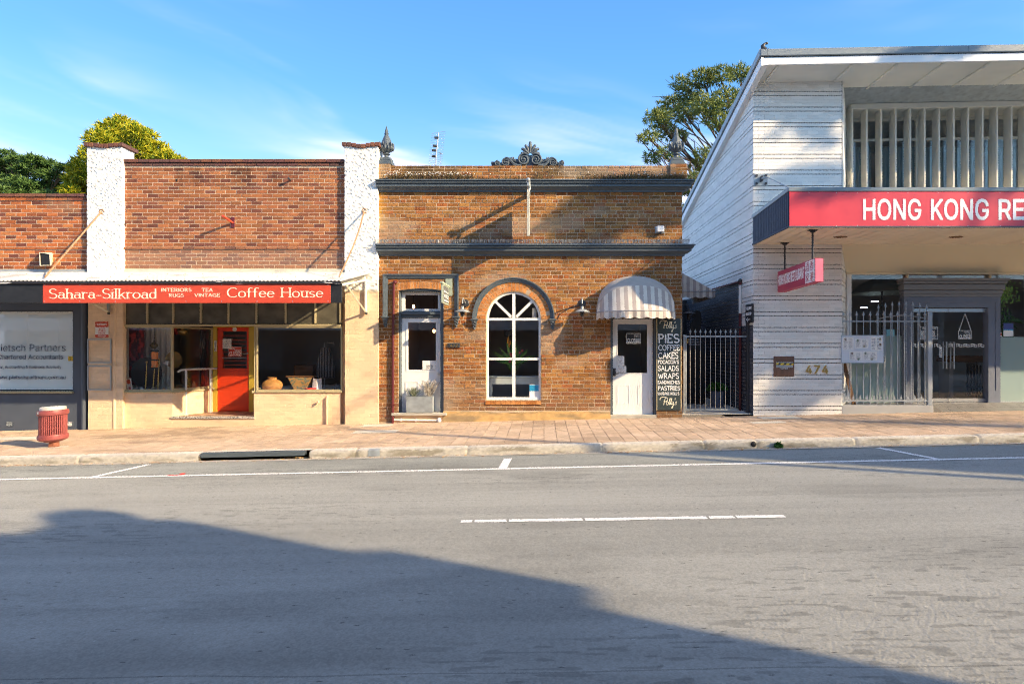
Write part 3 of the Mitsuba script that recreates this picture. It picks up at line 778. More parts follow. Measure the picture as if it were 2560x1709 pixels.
part(dk, 'handle', MB().tube([[fx(620, DY), DY - .05, fz(883, DY)], [fx(617, DY), DY - .06, fz(884, DY)], [fx(609, DY), DY - .06, fz(885, DY)]], .012).ball([fx(620, DY), DY - .03, fz(883, DY)], (.025, .03, .025)), 'm_steel', smooth=40)
part(dk, 'peephole_disc', MB().lathe([(0, -.012), (.05, -.012), (.055, 0), (.05, .002)], [fx(587, DY), DY - .004, fz(823, DY)], axis='y'), 'm_paper', smooth=30)
nb = part(CH, 'number_strip', MB().box(fx(537.0, DY), fx(543.5, DY), DY - .038, DY - .03, fz(878, DY), fz(852, DY), .001), 'm_paper')
for q, ch in enumerate('470'): letters(nb, ch, front(DY - .038), fx(538, DY), fx(542.5, DY), fz(860.5 + q * 8.2, DY), fz(854 + q * 8.2, DY), 'm_ink', 'bold')
# interior
rm = MB().box(-10.3, XR, 18.6, 18.7, -.1, 3.0).box(-10.35, -10.25, 15.3, 18.7, -.1, 3.0).box(-10.3, XL - .02, 15.24, 15.3, -.1, 3.0).box(XR, XR + .1, 15.3, 18.7, -.1, 3.0).box(-10.3, XR, 15.25, 18.7, 2.9, 3.0)
part(CH, 'inner_walls', rm, 'm_room')
part(CH, 'display_floor', MB().poly(lambda p: np.stack([p[:, 0], p[:, 1], p[:, 2]], -1), Polygon([(xa, 15.06), (xd0, 15.06), (dl - .05, DY), (dl - .05, 18.6), (-10.25, 18.6), (-10.25, 15.3), (xa, 15.3)]), sill - .06, sill - .01).poly(lambda p: np.stack([p[:, 0], p[:, 1], p[:, 2]], -1), Polygon([(xd1, 15.06), (xb, 15.06), (xb, 18.6), (drr + .2, 18.6), (drr + .2, DY)]), sill - .06, sill - .01), 'm_room_mid')
part(CH, 'inner_floor', MB().box(dl - .05, drr + .2, 16.26, 18.6, -.1, .03), 'm_room')
# downpipes
def downpipe(owner, x, y, z0, z1, rad, m, label=None, clips=()):
    k = part(owner, 'downpipe', MB().tube([[x, y, z] for z in np.linspace(z0, z1, 4)], rad, 12), m, smooth=40, label=label)
    for z in clips: part(k, 'clip', MB().box(x - rad * 1.5, x + rad * 1.5, y - rad * 1.15, y + rad, z - .012, z + .012, .003), m)
downpipe(CH, fx(283, 14.88), 14.93, zfoot(fx(283), 15), 2.8, .036, 'm_yellow_brick', clips=(1.2, 2.0))
part(CH, 'waste_pipe', MB().tube([[fx(817.5, 14.97), 14.955, zfoot(-5, 15)], [fx(817.5, 14.97), 14.955, fz(993)], [fx(817.5, 14.97), 15.0, fz(991)]], .022), 'm_yellow_brick', smooth=40)
part(CH, 'tap', MB().tube([[fx(797), 15, fz(1005)], [fx(797), 14.93, fz(1006)], [fx(796), 14.92, fz(1009)]], .016).ball([fx(798), 14.93, fz(1004)], .028), 'm_yellow_brick', smooth=40)
bk = part(CH, 'flag_bracket', MB().box(fx(578.5), fx(587.5), 14.97, 15.0, fz(569), fz(543), .004), 'm_maroon', label='small red pole bracket on the brickwork')
part(bk, 'socket', MB().tube([[fx(583), 14.96, fz(557)], [fx(577), 14.62, fz(548)]], .026, 10), 'm_sign_red', smooth=40)
part(CH, 'wall_hook', MB().tube([[fx(727), 15.0, fz(451)], [fx(727), 14.88, fz(450)]], .02).ball([fx(727), 14.88, fz(450)], .03), 'm_dark_steel')
part(CH, 'weep_hole', MB().box(fx(440), fx(443.5), 14.988, 15, fz(454), fz(448)).box(fx(311), fx(314), 14.988, 15, fz(565), fz(558)).box(fx(309), fx(311), 14.988, 15, fz(479), fz(476)), 'm_black')
lay_bricks(CH)

# ================================================================ accountants' shop at the left edge
AC = thing('accountants_shop', "navy fronted brick accountants' shop with a blind in its window", 'shop')
XA = -14.6
XB = fx(217)
wall(AC, 'wall', F0, rect(XA, XB, 2.75, fz(494)), -.26, 0, 'm_mortar_light')
crA = (fz(503) - fz(617)) / 12
bricks(AC, F0, XA, XB, fz(617), fz(503), crA, .2365, 'm_brick_acc', seed=41)
bricks(AC, F0, XA, XB, fz(673), fz(624.5), crA, .2365, 'm_brick_acc', seed=42, shift=.2)
bricks(AC, F0, XA, XB, fz(624), fz(617.5), .06, .2365, 'm_brick_acc', seed=43, proud=.03, depth=.06, big=False)
bricks(AC, F0, XA, XB, fz(502.5), fz(494.5), .073, .2365, 'm_brick_acc', seed=44, proud=.028, depth=.06, big=False)
bricks(AC, F0, XA, XB - .02, fz(493.5), fz(484.5), .082, .2365, 'm_cap_brick', seed=45, proud=.055, depth=.33, big=False)
part(AC, 'flashing', MB().box(XA, XB, 14.94, 15.0, fz(682), fz(674.5), .006), 'm_galv')
lay_bricks(AC)
xw0, xw1, zw0, zw1 = XA, fx(183), fz(977), fz(775)
wall(AC, 'shopfront', F0, rect(XA, fx(217.5), zfoot(XA, 15) - .2, 2.9).difference(rect(xw0 + .1, xw1, zw0, zw1)), -.2, 0, 'm_navy')
part(AC, 'sill', MB().box(XA, fx(184.5), 14.93, 15.05, zw0 - .05, zw0, .006), 'm_tan_frame')
k = part(AC, 'window', frame_rect(MB(), F0, xw0 + .1, xw1, zw0, zw1, .03, -.08, -.03), 'm_dark_steel')
pane(k, F0, xw0 + .13, xw1 - .03, zw0 + .03, zw1 - .03, -.05)
M('m_blind', [.84, .85, .80], .5)
ns, z0_, z1_ = 44, zw0 + .035, zw1 - .035
bl = part(AC, 'blind', MB().box(xw0 + .12, xw1 - .02, 15.085, 15.13, z1_ - .03, z1_ + .02), 'm_blind', label='white venetian blind closed behind the window')
for q in range(ns):
    z = z0_ + (z1_ - .03 - z0_) * (q + .5) / ns
    part(bl, 'slat', MB().add([[xw0 + .12, 15.093, z - .024], [xw1 - .03, 15.093, z - .024], [xw1 - .03, 15.118, z + .025], [xw0 + .12, 15.118, z + .025], [xw0 + .12, 15.095, z - .022], [xw1 - .03, 15.095, z - .022], [xw1 - .03, 15.12, z + .024], [xw0 + .12, 15.12, z + .024]], [(0, 1, 2), (0, 2, 3), (6, 5, 4), (7, 6, 4), (2, 6, 7), (2, 7, 3), (0, 4, 5), (0, 5, 1)]), 'm_blind')
part(bl, 'cord', MB().tube([[fx(62), 15.088, z0_], [fx(62), 15.088, z1_]], .003, 5).tube([[fx(139), 15.088, z0_], [fx(139), 15.088, z1_]], .003, 5), 'm_blind')
FW = front(15.043)
M('m_navy_letter', [.02, .028, .075], .5)
wp = fx(161) - fx(70.8)
letters(AC, 'Partners', FW, fx(70.8), fx(161), fz(878), fz(860), 'm_navy_letter')
letters(AC, 'Pietsch', FW, fx(70.8) - .10 - wp * .83, fx(70.8) - .10, fz(878), fz(860), 'm_navy_letter')
letters(AC, 'Accountants', FW, fx(67), fx(155), fz(898), fz(886), 'm_navy_letter', 'bold')
letters(AC, 'Chartered', FW, fx(-11), fx(61), fz(898), fz(886), 'm_navy_letter', 'bold')
letters(AC, 'Tax, Accounting & Business Advisory', FW, fx(-13), fx(150), fz(923), fz(913), 'm_navy_letter', 'bold')
letters(AC, 'www.pietschpartners.com.au', FW, fx(-17), fx(161), fz(949.5), fz(938), 'm_navy_letter', 'bold')
M('m_yellow', [.72, .50, .02], .5)
ys = part(AC, 'sticker', MB().box(fx(167), fx(182), 15.042, 15.044, fz(902), fz(890)), 'm_yellow', label='yellow sticker in the window')
scribble(ys, front(15.042), fx(168), fx(177), fz(901), fz(891), 3, 'm_ink', 4)
part(AC, 'downpipe', MB().tube([[fx(208.5, 14.93), 14.94, zfoot(fx(208), 15)], [fx(208.5, 14.93), 14.94, 2.7]], .045, 12), 'm_navy', smooth=40)
for a in (14, 164):
    v = part(AC, 'air_vent', frame_rect(MB(), F0, fx(a), fx(a + 19), fz(1066), fz(1052), .018, 0, .012), 'm_navy')
    gr = MB()
    for q in range(1, 4): gr.box(fx(a + 19 * q / 4) - .008, fx(a + 19 * q / 4) + .008, 14.99, 15.0, fz(1066), fz(1052)).box(fx(a), fx(a + 19), 14.991, 15.0, fz(1052 + 14 * q / 4) - .007, fz(1052 + 14 * q / 4) + .007)
    part(v, 'grille', gr, 'm_white_paint' if a > 100 else 'm_galv')
    part(v, 'opening', MB().box(fx(a), fx(a + 19), 14.996, 14.999, fz(1066), fz(1052)), 'm_black')
h = part(AC, 'exhaust_hood', MB().box(fx(101), fx(131), 14.96, 14.99, fz(664), fz(632)), 'm_cream', label='cream exhaust hood on the brickwork')
hp = np.array([[fx(101), fz(664)], [fx(131), fz(664)], [fx(133), fz(633)], [fx(99), fz(631)]])
sh = MB()
hq = np.array([[fx(101, 14.72), fz(664, 14.72)], [fx(126, 14.72), fz(663, 14.72)], [fx(124, 14.72), fz(635, 14.72)], [fx(99, 14.72), fz(631, 14.72)]])
fr2 = [(x, 14.72, z) for x, z in hq]; bk2 = [(x, 15.0, z) for x, z in hp]
for q in (0, 1, 2, 3):
    a, b = q, (q + 1) % 4
    sh.add([fr2[a], fr2[b], bk2[b], bk2[a]], [(0, 1, 2), (0, 2, 3)])
    d = .03
    sh.tube([fr2[a], fr2[b]], .007, 5)
part(h, 'shell', sh, 'm_cream')
part(h, 'throat', MB().poly(front(14.735), Polygon([(fx(103, 14.73), fz(662, 14.73)), (fx(124, 14.73), fz(661, 14.73)), (fx(122, 14.73), fz(637, 14.73)), (fx(101, 14.73), fz(633, 14.73))]), -.02, 0), 'm_black')

# ================================================================ street awning over both shops
AW = thing('street_awning', 'white corrugated iron awning with black fascia over the two left shops', 'awning')
AX0, AX1, AYF = -14.6, -3.909, 12.77
zb_, zf_ = fz(681.5), fz(702.5, AYF)
xsR = np.arange(AX0, AX1, .0095)
part(AW, 'roof_sheet', grid(lambda x, v: np.stack([x, 14.93 + (AYF - .06 - 14.93) * v, zb_ + (zf_ - zb_) * v - .018 * v * (1 - v) * 0 + .013 * np.cos(x * 2 * np.pi / .076) + .004 * np.sin(x * 1.9 + 3 * v)], -1), xsR, np.linspace(0, 1, 5)), 'm_iron_sheet', smooth=True)
nails = MB()
for x in np.arange(AX0, AX1, .38):
    for v in (.3, .62, .93): nails.box(x - .008, x + .008, 14.93 + (AYF - 14.99) * v - .008, 14.93 + (AYF - 14.99) * v + .008, zb_ + (zf_ - zb_) * v, zb_ + (zf_ - zb_) * v + .02)
part(AW, 'roof_nails', nails, 'm_rust', kind='stuff')
zfb, zft = fz(757, AYF), fz(709, AYF)
part(AW, 'fascia', MB().box(AX0, AX1, AYF, AYF + .035, zfb, zft, .004), 'm_black_board', label='black painted fascia board')
M('m_worn_black', lambda p, n, uv: mix((.03, .03, .035), (.62, .62, .62), smoothstep(.60, .68, noise(p.x * 7, 1.0, p.z * 60)) * smoothstep(.5, .62, noise(p.x * 1.3, 0, 3))), .5)
part(AW, 'gutter_edge', MB().box(AX0, AX1, AYF - .05, AYF - .004, zft - .008, zft + .048, .01), 'm_worn_black')
for q in range(7): part(AW, 'rafter', MB().add(*MB().box(-.03, .03, 0, 1, -.05, .05).get()).get() if False else MB().add([[x, y, z] for x in (AX0 + 1.2 + q * 1.55 - .03, AX0 + 1.2 + q * 1.55 + .03) for y, z in ((14.9, zb_ - .12), (14.9, zb_ - .03), (AYF + .04, zf_ - .12), (AYF + .04, zf_ - .03))], BOXF), 'm_cream')
part(AW, 'lining', MB().add([[AX0, 14.9, zb_ - .05], [AX1 - .25, 14.9, zb_ - .05], [AX1 - .25, AYF + .04, zf_ - .05], [AX0, AYF + .04, zf_ - .05]], [(0, 1, 2), (0, 2, 3)]), 'm_room_mid')
for xb_ in (fx(270, 14.85), fx(914, 14.85)):
    b = part(AW, 'bracket', MB().box(xb_ - .02, xb_ + .02, 14.84, 14.9, fz(783), fz(700), .004), 'm_galv' if xb_ < -6 else 'm_white_paint', label='steel bracket on the ' + ('left' if xb_ < -6 else 'right') + ' pillar')
    part(b, 'arm', MB().tube([[xb_, 14.86, fz(702)], [xb_, 12.85, 2.80]], .022, 4), 'm_white_paint')
    part(b, 'strut', MB().tube([[xb_, 14.87, fz(781)], [xb_, 13.45, 2.86]], .026, 4), 'm_cream')
    part(b, 'bolt', MB().ball([xb_ + .02, 14.84, fz(784)], .03), 'm_dark_steel')
for (p0, p1, sag) in (((254, 529, 14.88), (112, 693, 12.95), 0), ((910.5, 527, 14.88), (848, 691, 13.0), .06)):
    A, B = np.array([fx(p0[0], p0[2]), p0[2], fz(p0[1], p0[2])]), np.array([fx(p1[0], p1[2]), p1[2], fz(p1[1], p1[2])])
    t = np.linspace(0, 1, 9)[:, None]
    rod = part(AW, 'stay_rod', MB().tube(A + (B - A) * t + sag * np.sin(np.pi * t) * np.array([1, 0, .3]), .017, 8), 'm_rust', smooth=40)
    part(rod, 'eye', MB().tube([A + .05 * np.array([math.cos(a), 0, math.sin(a)]) for a in np.linspace(0, 5.6, 10)], .012, 6), 'm_rust')

SG = thing('shop_sign', 'long red sign board with cream serif lettering on the black awning fascia', 'sign')
SY = AYF - .012
put(SG + '__board', MB().box(fx(107, SY), fx(826, SY), SY, AYF - .001, fz(757.2, SY), fz(708.5, SY), .002), 'm_sign_red'); used.add(SG + '__board')
FS = front(SY)
for txt, a, b, c, d in (('Sahara-Silkroad', 122.7, 390.5, 720.8, 746.5), ('INTERIORS', 403, 479, 720, 729), ('RUGS', 422, 459.5, 733.5, 742.5), ('TEA', 504, 532, 720, 729), ('VINTAGE', 486, 550, 733, 742), ('Coffee House', 567.5, 808.5, 718.7, 743.5)):
    letters(SG, txt, FS, fx(a, SY), fx(b, SY), fz(d, SY), fz(c, SY), 'm_sign_cream', 'serif', depth=.003, **({'pen': (.052, .030)} if len(txt) > 10 else {'pen': (.072, .06), 'serif': False, 'gap': .24}))
rv = MB()
for q in range(9):
    for py in (712, 753.5): rv.ball([fx(111 + q * 88.6, SY), SY, fz(py, SY)], (.011, .006, .011), sub=1)
part(SG, 'rivet', rv, 'm_steel')
WS = thing('warning_sign', 'red and white security warning sign on the yellow pier', 'sign')
WY = 14.905
put(WS + '__plate', MB().box(fx(238, WY), fx(271, WY), WY, WY + .006, fz(843.5, WY), fz(804, WY)), 'm_white_paint'); used.add(WS + '__plate')
FWs = front(WY)
for y0, y1 in ((804, 817.5), (836, 843.5)): part(WS, 'red_band', MB().poly(FWs, prect(238, y0, 271, y1, WY), 0, .001), 'm_sign_red')
letters(WS, 'WARNING', front(WY - .001), fx(242, WY), fx(267, WY), fz(813, WY), fz(808, WY), 'm_white_letter', 'bold')
for txt, a, b, c in (("SCOTT'S", 246.5, 263, 820.2), ('SECURITY', 245, 264.5, 825.2), ('SERVICE', 246, 263, 830.4)): letters(WS, txt, FWs, fx(a, WY), fx(b, WY), fz(c + 3.8, WY), fz(c, WY), 'm_sign_red', 'bold')
letters(WS, '4861 6200', front(WY - .001), fx(245, WY), fx(265, WY), fz(841.6, WY), fz(837.4, WY), 'm_white_letter', 'bold')
for q, (a, b) in enumerate(((847, 907.5), (914, 975))):
    NF = single('notice_frame', ('upper' if q == 0 else 'lower') + ' empty metal notice frame on the yellow pier', 'frame', frame_rect(MB(), front(14.91), fx(219, 14.9), fx(279, 14.9), fz(b, 14.9), fz(a, 14.9), .022, 0, .028), 'm_steel')
HR = thing('handrail', 'short grey steel handrail beside the red shop door', 'handrail')
zr = 1.088
hr0, hr1 = np.array([fx(465, 15.36), 15.36]), np.array([fx(526, 15.93), 15.93])
for h_ in (hr0, hr1): part(HR, 'post', MB().tube([[h_[0], h_[1], land], [h_[0], h_[1], zr]], .026, 10).lathe([(.05, 0), (.05, .008), (0, .008)], [h_[0], h_[1], land], 12), 'm_pale_steel' if M('m_pale_steel', [.62, .62, .61], .4, .2) else '', smooth=40)
e_ = hr1 - hr0
part(HR, 'rail', MB().tube([[*(hr0 - e_ * .32), zr - .04], [*(hr0 - e_ * .18), zr], [*hr0, zr + .01], [*hr1, zr + .01], [*(hr1 + e_ * .28), zr + .01]], .024, 10), 'm_pale_steel', smooth=40)
CS = thing('closed_sign', 'red sorry we are closed sign on the red door', 'sign')
CY = DY - .03
put(CS + '__board', MB().box(fx(571, CY), fx(603.5, CY), CY, CY + .006, fz(890, CY), fz(866, CY)), 'm_sign_red'); used.add(CS + '__board')
letters(CS, 'CLOSED', front(CY), fx(573.5, CY), fx(601.5, CY), fz(887.5, CY), fz(878.5, CY), 'm_white_letter', 'bold')
letters(CS, 'We are', front(CY), fx(588, CY), fx(601.5, CY), fz(877.5, CY), fz(873.5, CY), 'm_white_letter', 'bold')
letters(CS, 'Sorry', front(CY), fx(573.5, CY), fx(588, CY), fz(874.5, CY), fz(868, CY), 'm_white_letter', 'bold')
part(CS, 'border', frame_rect(MB(), front(CY), fx(571, CY), fx(603.5, CY), fz(890, CY), fz(866, CY), .006, 0, .001), 'm_white_letter')
part(CS, 'cord', MB().tube([[fx(575, CY), CY, fz(866, CY)], [fx(587, CY), CY, fz(828, CY)], [fx(602, CY), CY, fz(866, CY)]], .003, 4), 'm_grey_print')
NP = thing('paper_notice', 'white paper notice taped to the red door', 'notice')
put(NP + '__sheet', MB().box(fx(557, CY), fx(579, CY), CY - .01, CY - .008, fz(871, CY), fz(847, CY)), 'm_paper'); used.add(NP + '__sheet')
scribble(NP, front(CY - .01), fx(559.5, CY), fx(576.5, CY), fz(869, CY), fz(850, CY), 8, 'm_grey_print', 3)
# ================================================================ cafe
CF = thing('cafe', 'low tan brick café with an arched window, grey cornices and a crest on the parapet', 'café')
CL, CR = fx(944), fx(1705)
CC = .0859
acx, acz, arad = fx(1284), fz(797), .632
hole_win = unary_union([Point(acx, acz).buffer(arad, 24), rect(acx - arad, acx + arad, fz(1001), acz)])
hole_d1 = unary_union([rect(fx(996.6), fx(1109), fz(1031), fz(726)), Polygon([(fx(996.6), fz(727))] + [(fx(996.6 + 112.4 * t), fz(726 - 5 * math.sin(math.pi * t))) for t in np.linspace(0, 1, 9)] + [(fx(1109), fz(727))])])
hole_d2 = rect(fx(1526), fx(1641), -.3, fz(794))
ring_a = Point(acx, acz).buffer(arad + .225, 24).intersection(rect(-9, 9, acz, 9))
lint = Polygon([(fx(994), fz(726))] + [(fx(994 + 118 * t), fz(707 - 4 * math.sin(math.pi * t))) for t in np.linspace(0, 1, 9)] + [(fx(1112), fz(726))])
base = zfoot(-1, 15) - .25
body = rect(CL, CR, base, fz(447))
wall(CF, 'wall', F0, body.difference(unary_union([hole_win, hole_d1, hole_d2])), -.24, 0, 'm_mortar_cafe')
holes = unary_union([hole_win, hole_d1, hole_d2, ring_a, lint])
zs1 = fz(1026)
bricks(CF, F0, CL, CR, zs1, fz(640), (fz(640) - zs1) / 41, .247, 'm_brick_cafe', holes, headers=4, seed=51, joint=.012, jit=.003)
bricks(CF, F0, CL, fx(1095), zs1 - 3 * CC, zs1, CC, .247, 'm_brick_cafe', holes, seed=52, jit=.003)
bricks(CF, F0, fx(1530), CR, zs1 - 3 * CC, zs1, CC, .247, 'm_brick_cafe', holes, seed=53, jit=.003)
bricks(CF, F0, CL, CR, fz(609), fz(480), (fz(480) - fz(609)) / 14, .247, 'm_brick_cafe', headers=4, seed=54, joint=.012, jit=.003)
wall(CF, 'parapet', F0, rect(CL, CR, fz(447) + .002, fz(416)), -.24, 0, 'm_mortar_cafe')
bricks(CF, F0, fx(976), fx(1675), fz(447), fz(421), CC * .92, .247, 'm_brick_cafe', seed=55, joint=.012, jit=.004)
bricks(CF, F0, fx(976), fx(1675), fz(421), fz(414), .066, .124, 'm_brick_cafe', seed=56, jit=.005, depth=.3, big=False)
for a, b in ((942, 976), (1675, 1717)):
    wall(CF, 'pedestal', front(14.955), rect(fx(a), fx(b), fz(447), fz(412)), -.32, 0, 'm_mortar_cafe')
    bricks(CF, front(14.955), fx(a), fx(b), fz(447), fz(411), .0818, .247, 'm_brick_cafe', seed=57 + a, jit=.003, big=False)
# right return of the cafe into the passage
cside = unary_union([rect(15.002, 15.5, base, fz(447)), rect(15.002, 26, base, 3.8)])
wall(CF, 'side_wall', side_r(CR), cside, -.24, -.004, 'm_mortar_cafe')
part(CF, 'roof', MB().add([[CL, 15.2, 3.9], [CR, 15.2, 3.9], [CR, 26, 3.7], [CL, 26, 3.7]], [(0, 1, 2), (0, 2, 3)]), 'm_galv')
bricks(CF, side_r(CR - .004), 15.0, 26, 0, fz(447), CC, .247, 'm_brick_cafe', inside=cside, seed=60, big=False)
# voussoirs: two rings over the window, one soldier course over the door
VB = BR['cafe']
for r0, r1, n, sd in ((arad + .004, arad + .108, 25, 1), (arad + .114, arad + .222, 29, 2)):
    g = np.random.default_rng(sd)
    for k in range(n):
        a0, a1 = math.pi * k / n + .009, math.pi * (k + 1) / n - .009
        q = Polygon([(acx + rr * math.cos(a), acz + rr * math.sin(a)) for rr, a in ((r0, a0), (r1, a0), (r1, (a0 + a1) / 2), (r1, a1), (r0, a1), (r0, (a0 + a1) / 2))])
        VB.append((.03, MB().poly(F0, q, -.05, .006 + .003 * g.normal(), (g.random(), g.random())), 'm_brick_arch'))
g = np.random.default_rng(5)
for k in range(15):
    t0, t1 = k / 15, (k + 1) / 15
    x0, x1 = fx(994 + 118 * t0) + .005, fx(994 + 118 * t1) - .005
    s = math.sin(math.pi * (t0 + t1) / 2)
    VB.append((.03, MB().poly(F0, Polygon([(x0, fz(726 - 5 * s) + .004), (x1, fz(726 - 5 * s) + .004), (x1, fz(708 - 4 * s)), (x0, fz(708 - 4 * s))]), -.05, .006 + .003 * g.normal(), (g.random(), g.random())), 'm_brick_arch'))
for k in range(11):
    x0, x1 = fx(1214 + 138.5 * k / 11) + .004, fx(1214 + 138.5 * (k + 1) / 11) - .004
    VB.append((.03, MB().poly(F0, rect(x0, x1, fz(1010.5), fz(1002)), -.05, .03, (g.random(), g.random())), 'm_brick_arch'))
lay_bricks('cafe')
# stone plinth
pl = grid(lambda u, v: np.stack([u, 14.955 + .022 * meshkit.fbm(np.stack([u * 7, v * 14, 0 * u], -1), 4, 6) - .0 * v, np.where(v > .5, zs1 - .0 - .02 * meshkit.noise(np.stack([u * 4, 0 * u, 0 * u], -1)) * (v > .95), base) * (v > .5) + base * (v <= .5)], -1), np.arange(fx(1108), fx(1527), .03), np.array([0, .6, 1.0]))
ph = lambda u: zs1 - .012 - .035 * meshkit.noise(np.stack([u * 3, 0 * u, 0 * u], -1))
pl = grid(lambda u, v: np.stack([u, np.where(v < 1.5, 14.95 + .030 * (meshkit.fbm(np.stack([u * 6, v * 3, 0 * u], -1), 4, 6) - .3), 15.0), np.where(v < .5, base, ph(u) - .012 * (v < 1.2))], -1), np.arange(fx(1108), fx(1527), .02), np.array([0, .55, .8, 1.0, 2.0]))
part(CF, 'plinth', pl, 'm_plinth', smooth=40, label='worn yellow stone plinth')
# cornices
CP = [(.0, -.02), (.045, -.02), (.055, .03), (.10, .06), (.115, .10), (.175, .105), (.18, .155), (.165, .16), (.165, .195), (.215, .20), (.225, .235), (.205, .245), (.205, .262), (.245, .268), (.245, .30), (.0, .315)]
def cornice(z0, z1, x0, x1, right_end):
    p = np.array(CP); p[:, 1] = z0 + (p[:, 1] + .02) / .335 * (z1 - z0)
    mb = MB()
    n = len(p)
    rows = [np.c_[x0 + 0 * p[:, 0], 15 - p[:, 0], p[:, 1]], np.c_[x1 + p[:, 0] * right_end, 15 - p[:, 0], p[:, 1]]]
    if right_end: rows.append(np.c_[x1 + p[:, 0], 15.28 + 0 * p[:, 0], p[:, 1]])
    v = np.vstack(rows)
    q = [(k * n + i, k * n + (i + 1) % n, (k + 1) * n + (i + 1) % n, (k + 1) * n + i) for k in range(len(rows) - 1) for i in range(n)]
    mb.add(v, np.array(q))
    mb.poly(lambda a: np.stack([a[:, 2], 15 - a[:, 0], a[:, 1]], -1), Polygon(p), x0 - .002, x0)
    return mb
for a, b in ((447, 481), (609, 640)):
    part(CF, 'cornice', cornice(fz(b), fz(a, 14.77), fx(939, 14.8), CR + .002, 1.0), 'm_trim', smooth=False, label=('upper' if a == 447 else 'lower') + ' grey moulded cornice')
# hood moulds
HP = [(0, -.05), (.03, -.05), (.035, -.02), (.055, -.015), (.06, .02), (.085, .025), (.085, .05), (.0, .05)]
def mould(path, closed=False):
    """Moulding of the profile HP swept along a path in the wall plane."""
    p = np.array(path, float); t = np.gradient(p, axis=0); t /= np.linalg.norm(t, axis=1, keepdims=True)
    nrm = np.stack([-t[:, 1], t[:, 0]], -1)
    if len(p) < 8:                                           # mitre the corners
        seg = np.diff(p, axis=0); seg /= np.linalg.norm(seg, axis=1, keepdims=True)
        sn = np.stack([-seg[:, 1], seg[:, 0]], -1)
        nrm = np.vstack([sn[:1], sn[:-1] + sn[1:], sn[-1:]])
        for i in range(1, len(p) - 1): nrm[i] /= (1 + sn[i - 1] @ sn[i])
    h = np.array(HP); n = len(h)
    v = np.concatenate([np.c_[p[i] + h[:, 1:] * nrm[i], h[:, :1]] for i in range(len(p))])
    q = [(k * n + i, k * n + (i + 1) % n, (k + 1) * n + (i + 1) % n, (k + 1) * n + i) for k in range(len(p) - 1) for i in range(n)]
    return MB().add(F0(v[:, [0, 1, 2]]), np.array(q))
def corbel(x, z):
    mb = MB().box(x - .085, x + .085, 14.87, 15, z - .035, z, .008).box(x - .065, x + .065, 14.89, 15, z - .06, z - .035, .008)
    mb.add(np.vstack([[[x - .055, 15, z - .06], [x + .055, 15, z - .06], [x + .055, 14.90, z - .06], [x - .055, 14.90, z - .06]], [[x - .02, 15, z - .22], [x + .02, 15, z - .22], [x + .02, 14.96, z - .22], [x - .02, 14.96, z - .22]]]), [(0, 1, 5, 4), (1, 2, 6, 5), (2, 3, 7, 6), (3, 0, 4, 7), (4, 5, 6, 7)])
    for k in range(7): mb.ball((x + .035 * math.sin(k * 2.1), 14.905 + .012 * k * .6, z - .075 - .021 * k), (.030 - .002 * k, .022, .020), sub=1)
    return mb.ball((x, 14.95, z - .225), (.028, .028, .03), sub=1)
x0, x1, zt, zb = fx(964.5), fx(1141.5), fz(691), fz(791)
hm = part(CF, 'door_hood_mould', mould([(x0, zb), (x0, zt), (x1, zt), (x1, zb)]), 'm_trim', label='square grey hood mould round the left door')
for x in (x0, x1): part(hm, 'corbel', corbel(x, zb), 'm_trim', smooth=50)
hm = part(CF, 'arch_hood_mould', mould([(acx + .885 * math.cos(a), acz + .885 * math.sin(a)) for a in np.linspace(math.pi, 0, 49)] ), 'm_trim', smooth=30, label='arched grey hood mould over the window')
for sx in (-1, 1): part(hm, 'corbel', corbel(acx + sx * .885, acz), 'm_trim', smooth=50)
# arched window
WD = part(CF, 'arched_window', MB().poly(front(15.1), hole_win.difference(unary_union([Point(acx, acz).buffer(arad - .062, 24), rect(acx - arad + .062, acx + arad - .062, fz(1001) + .07, acz)])), -.03, .05), 'm_white_paint', label='white framed arched window')
part(WD, 'reveal', MB().poly(front(15.1), hole_win.buffer(.0).difference(hole_win.buffer(-.012)), .05, .098), 'm_plinth')
FB = front(15.09)
inn = hole_win.buffer(-.05)
part(WD, 'mullion', MB().poly(FB, rect(acx - .034, acx + .034, fz(1001) + .03, acz + arad - .03), -.02, .045), 'm_white_paint')
for py in (797.5, 897): part(WD, 'transom', MB().poly(FB, rect(acx - arad + .03, acx + arad - .03, fz(py) - .028, fz(py) + .028), -.02, .041), 'm_white_paint')
for sg in (-1, 1):
    a = math.radians(90 - sg * 46)
    p0, p1 = np.array([acx + sg * .06, acz + .05]), np.array([acx + .61 * math.cos(a), acz + .61 * math.sin(a)])
    part(WD, 'glazing_bar', MB().poly(FB, LineString([p0, p1]).buffer(.03, cap_style=2).intersection(inn), -.02, .037), 'm_white_paint')
part(WD, 'glass', MB().poly(front(15.1), hole_win.buffer(-.04), 0, .0005), 'm_pane') if False else None
gp_ = hole_win.buffer(-.045).simplify(.003)
tv, tf = trimesh.creation.triangulate_polygon(gp_, engine='earcut')
part(WD, 'glass', MB().add(front(15.095)(np.c_[tv, 0 * tv[:, 0]]), tf), 'm_pane')
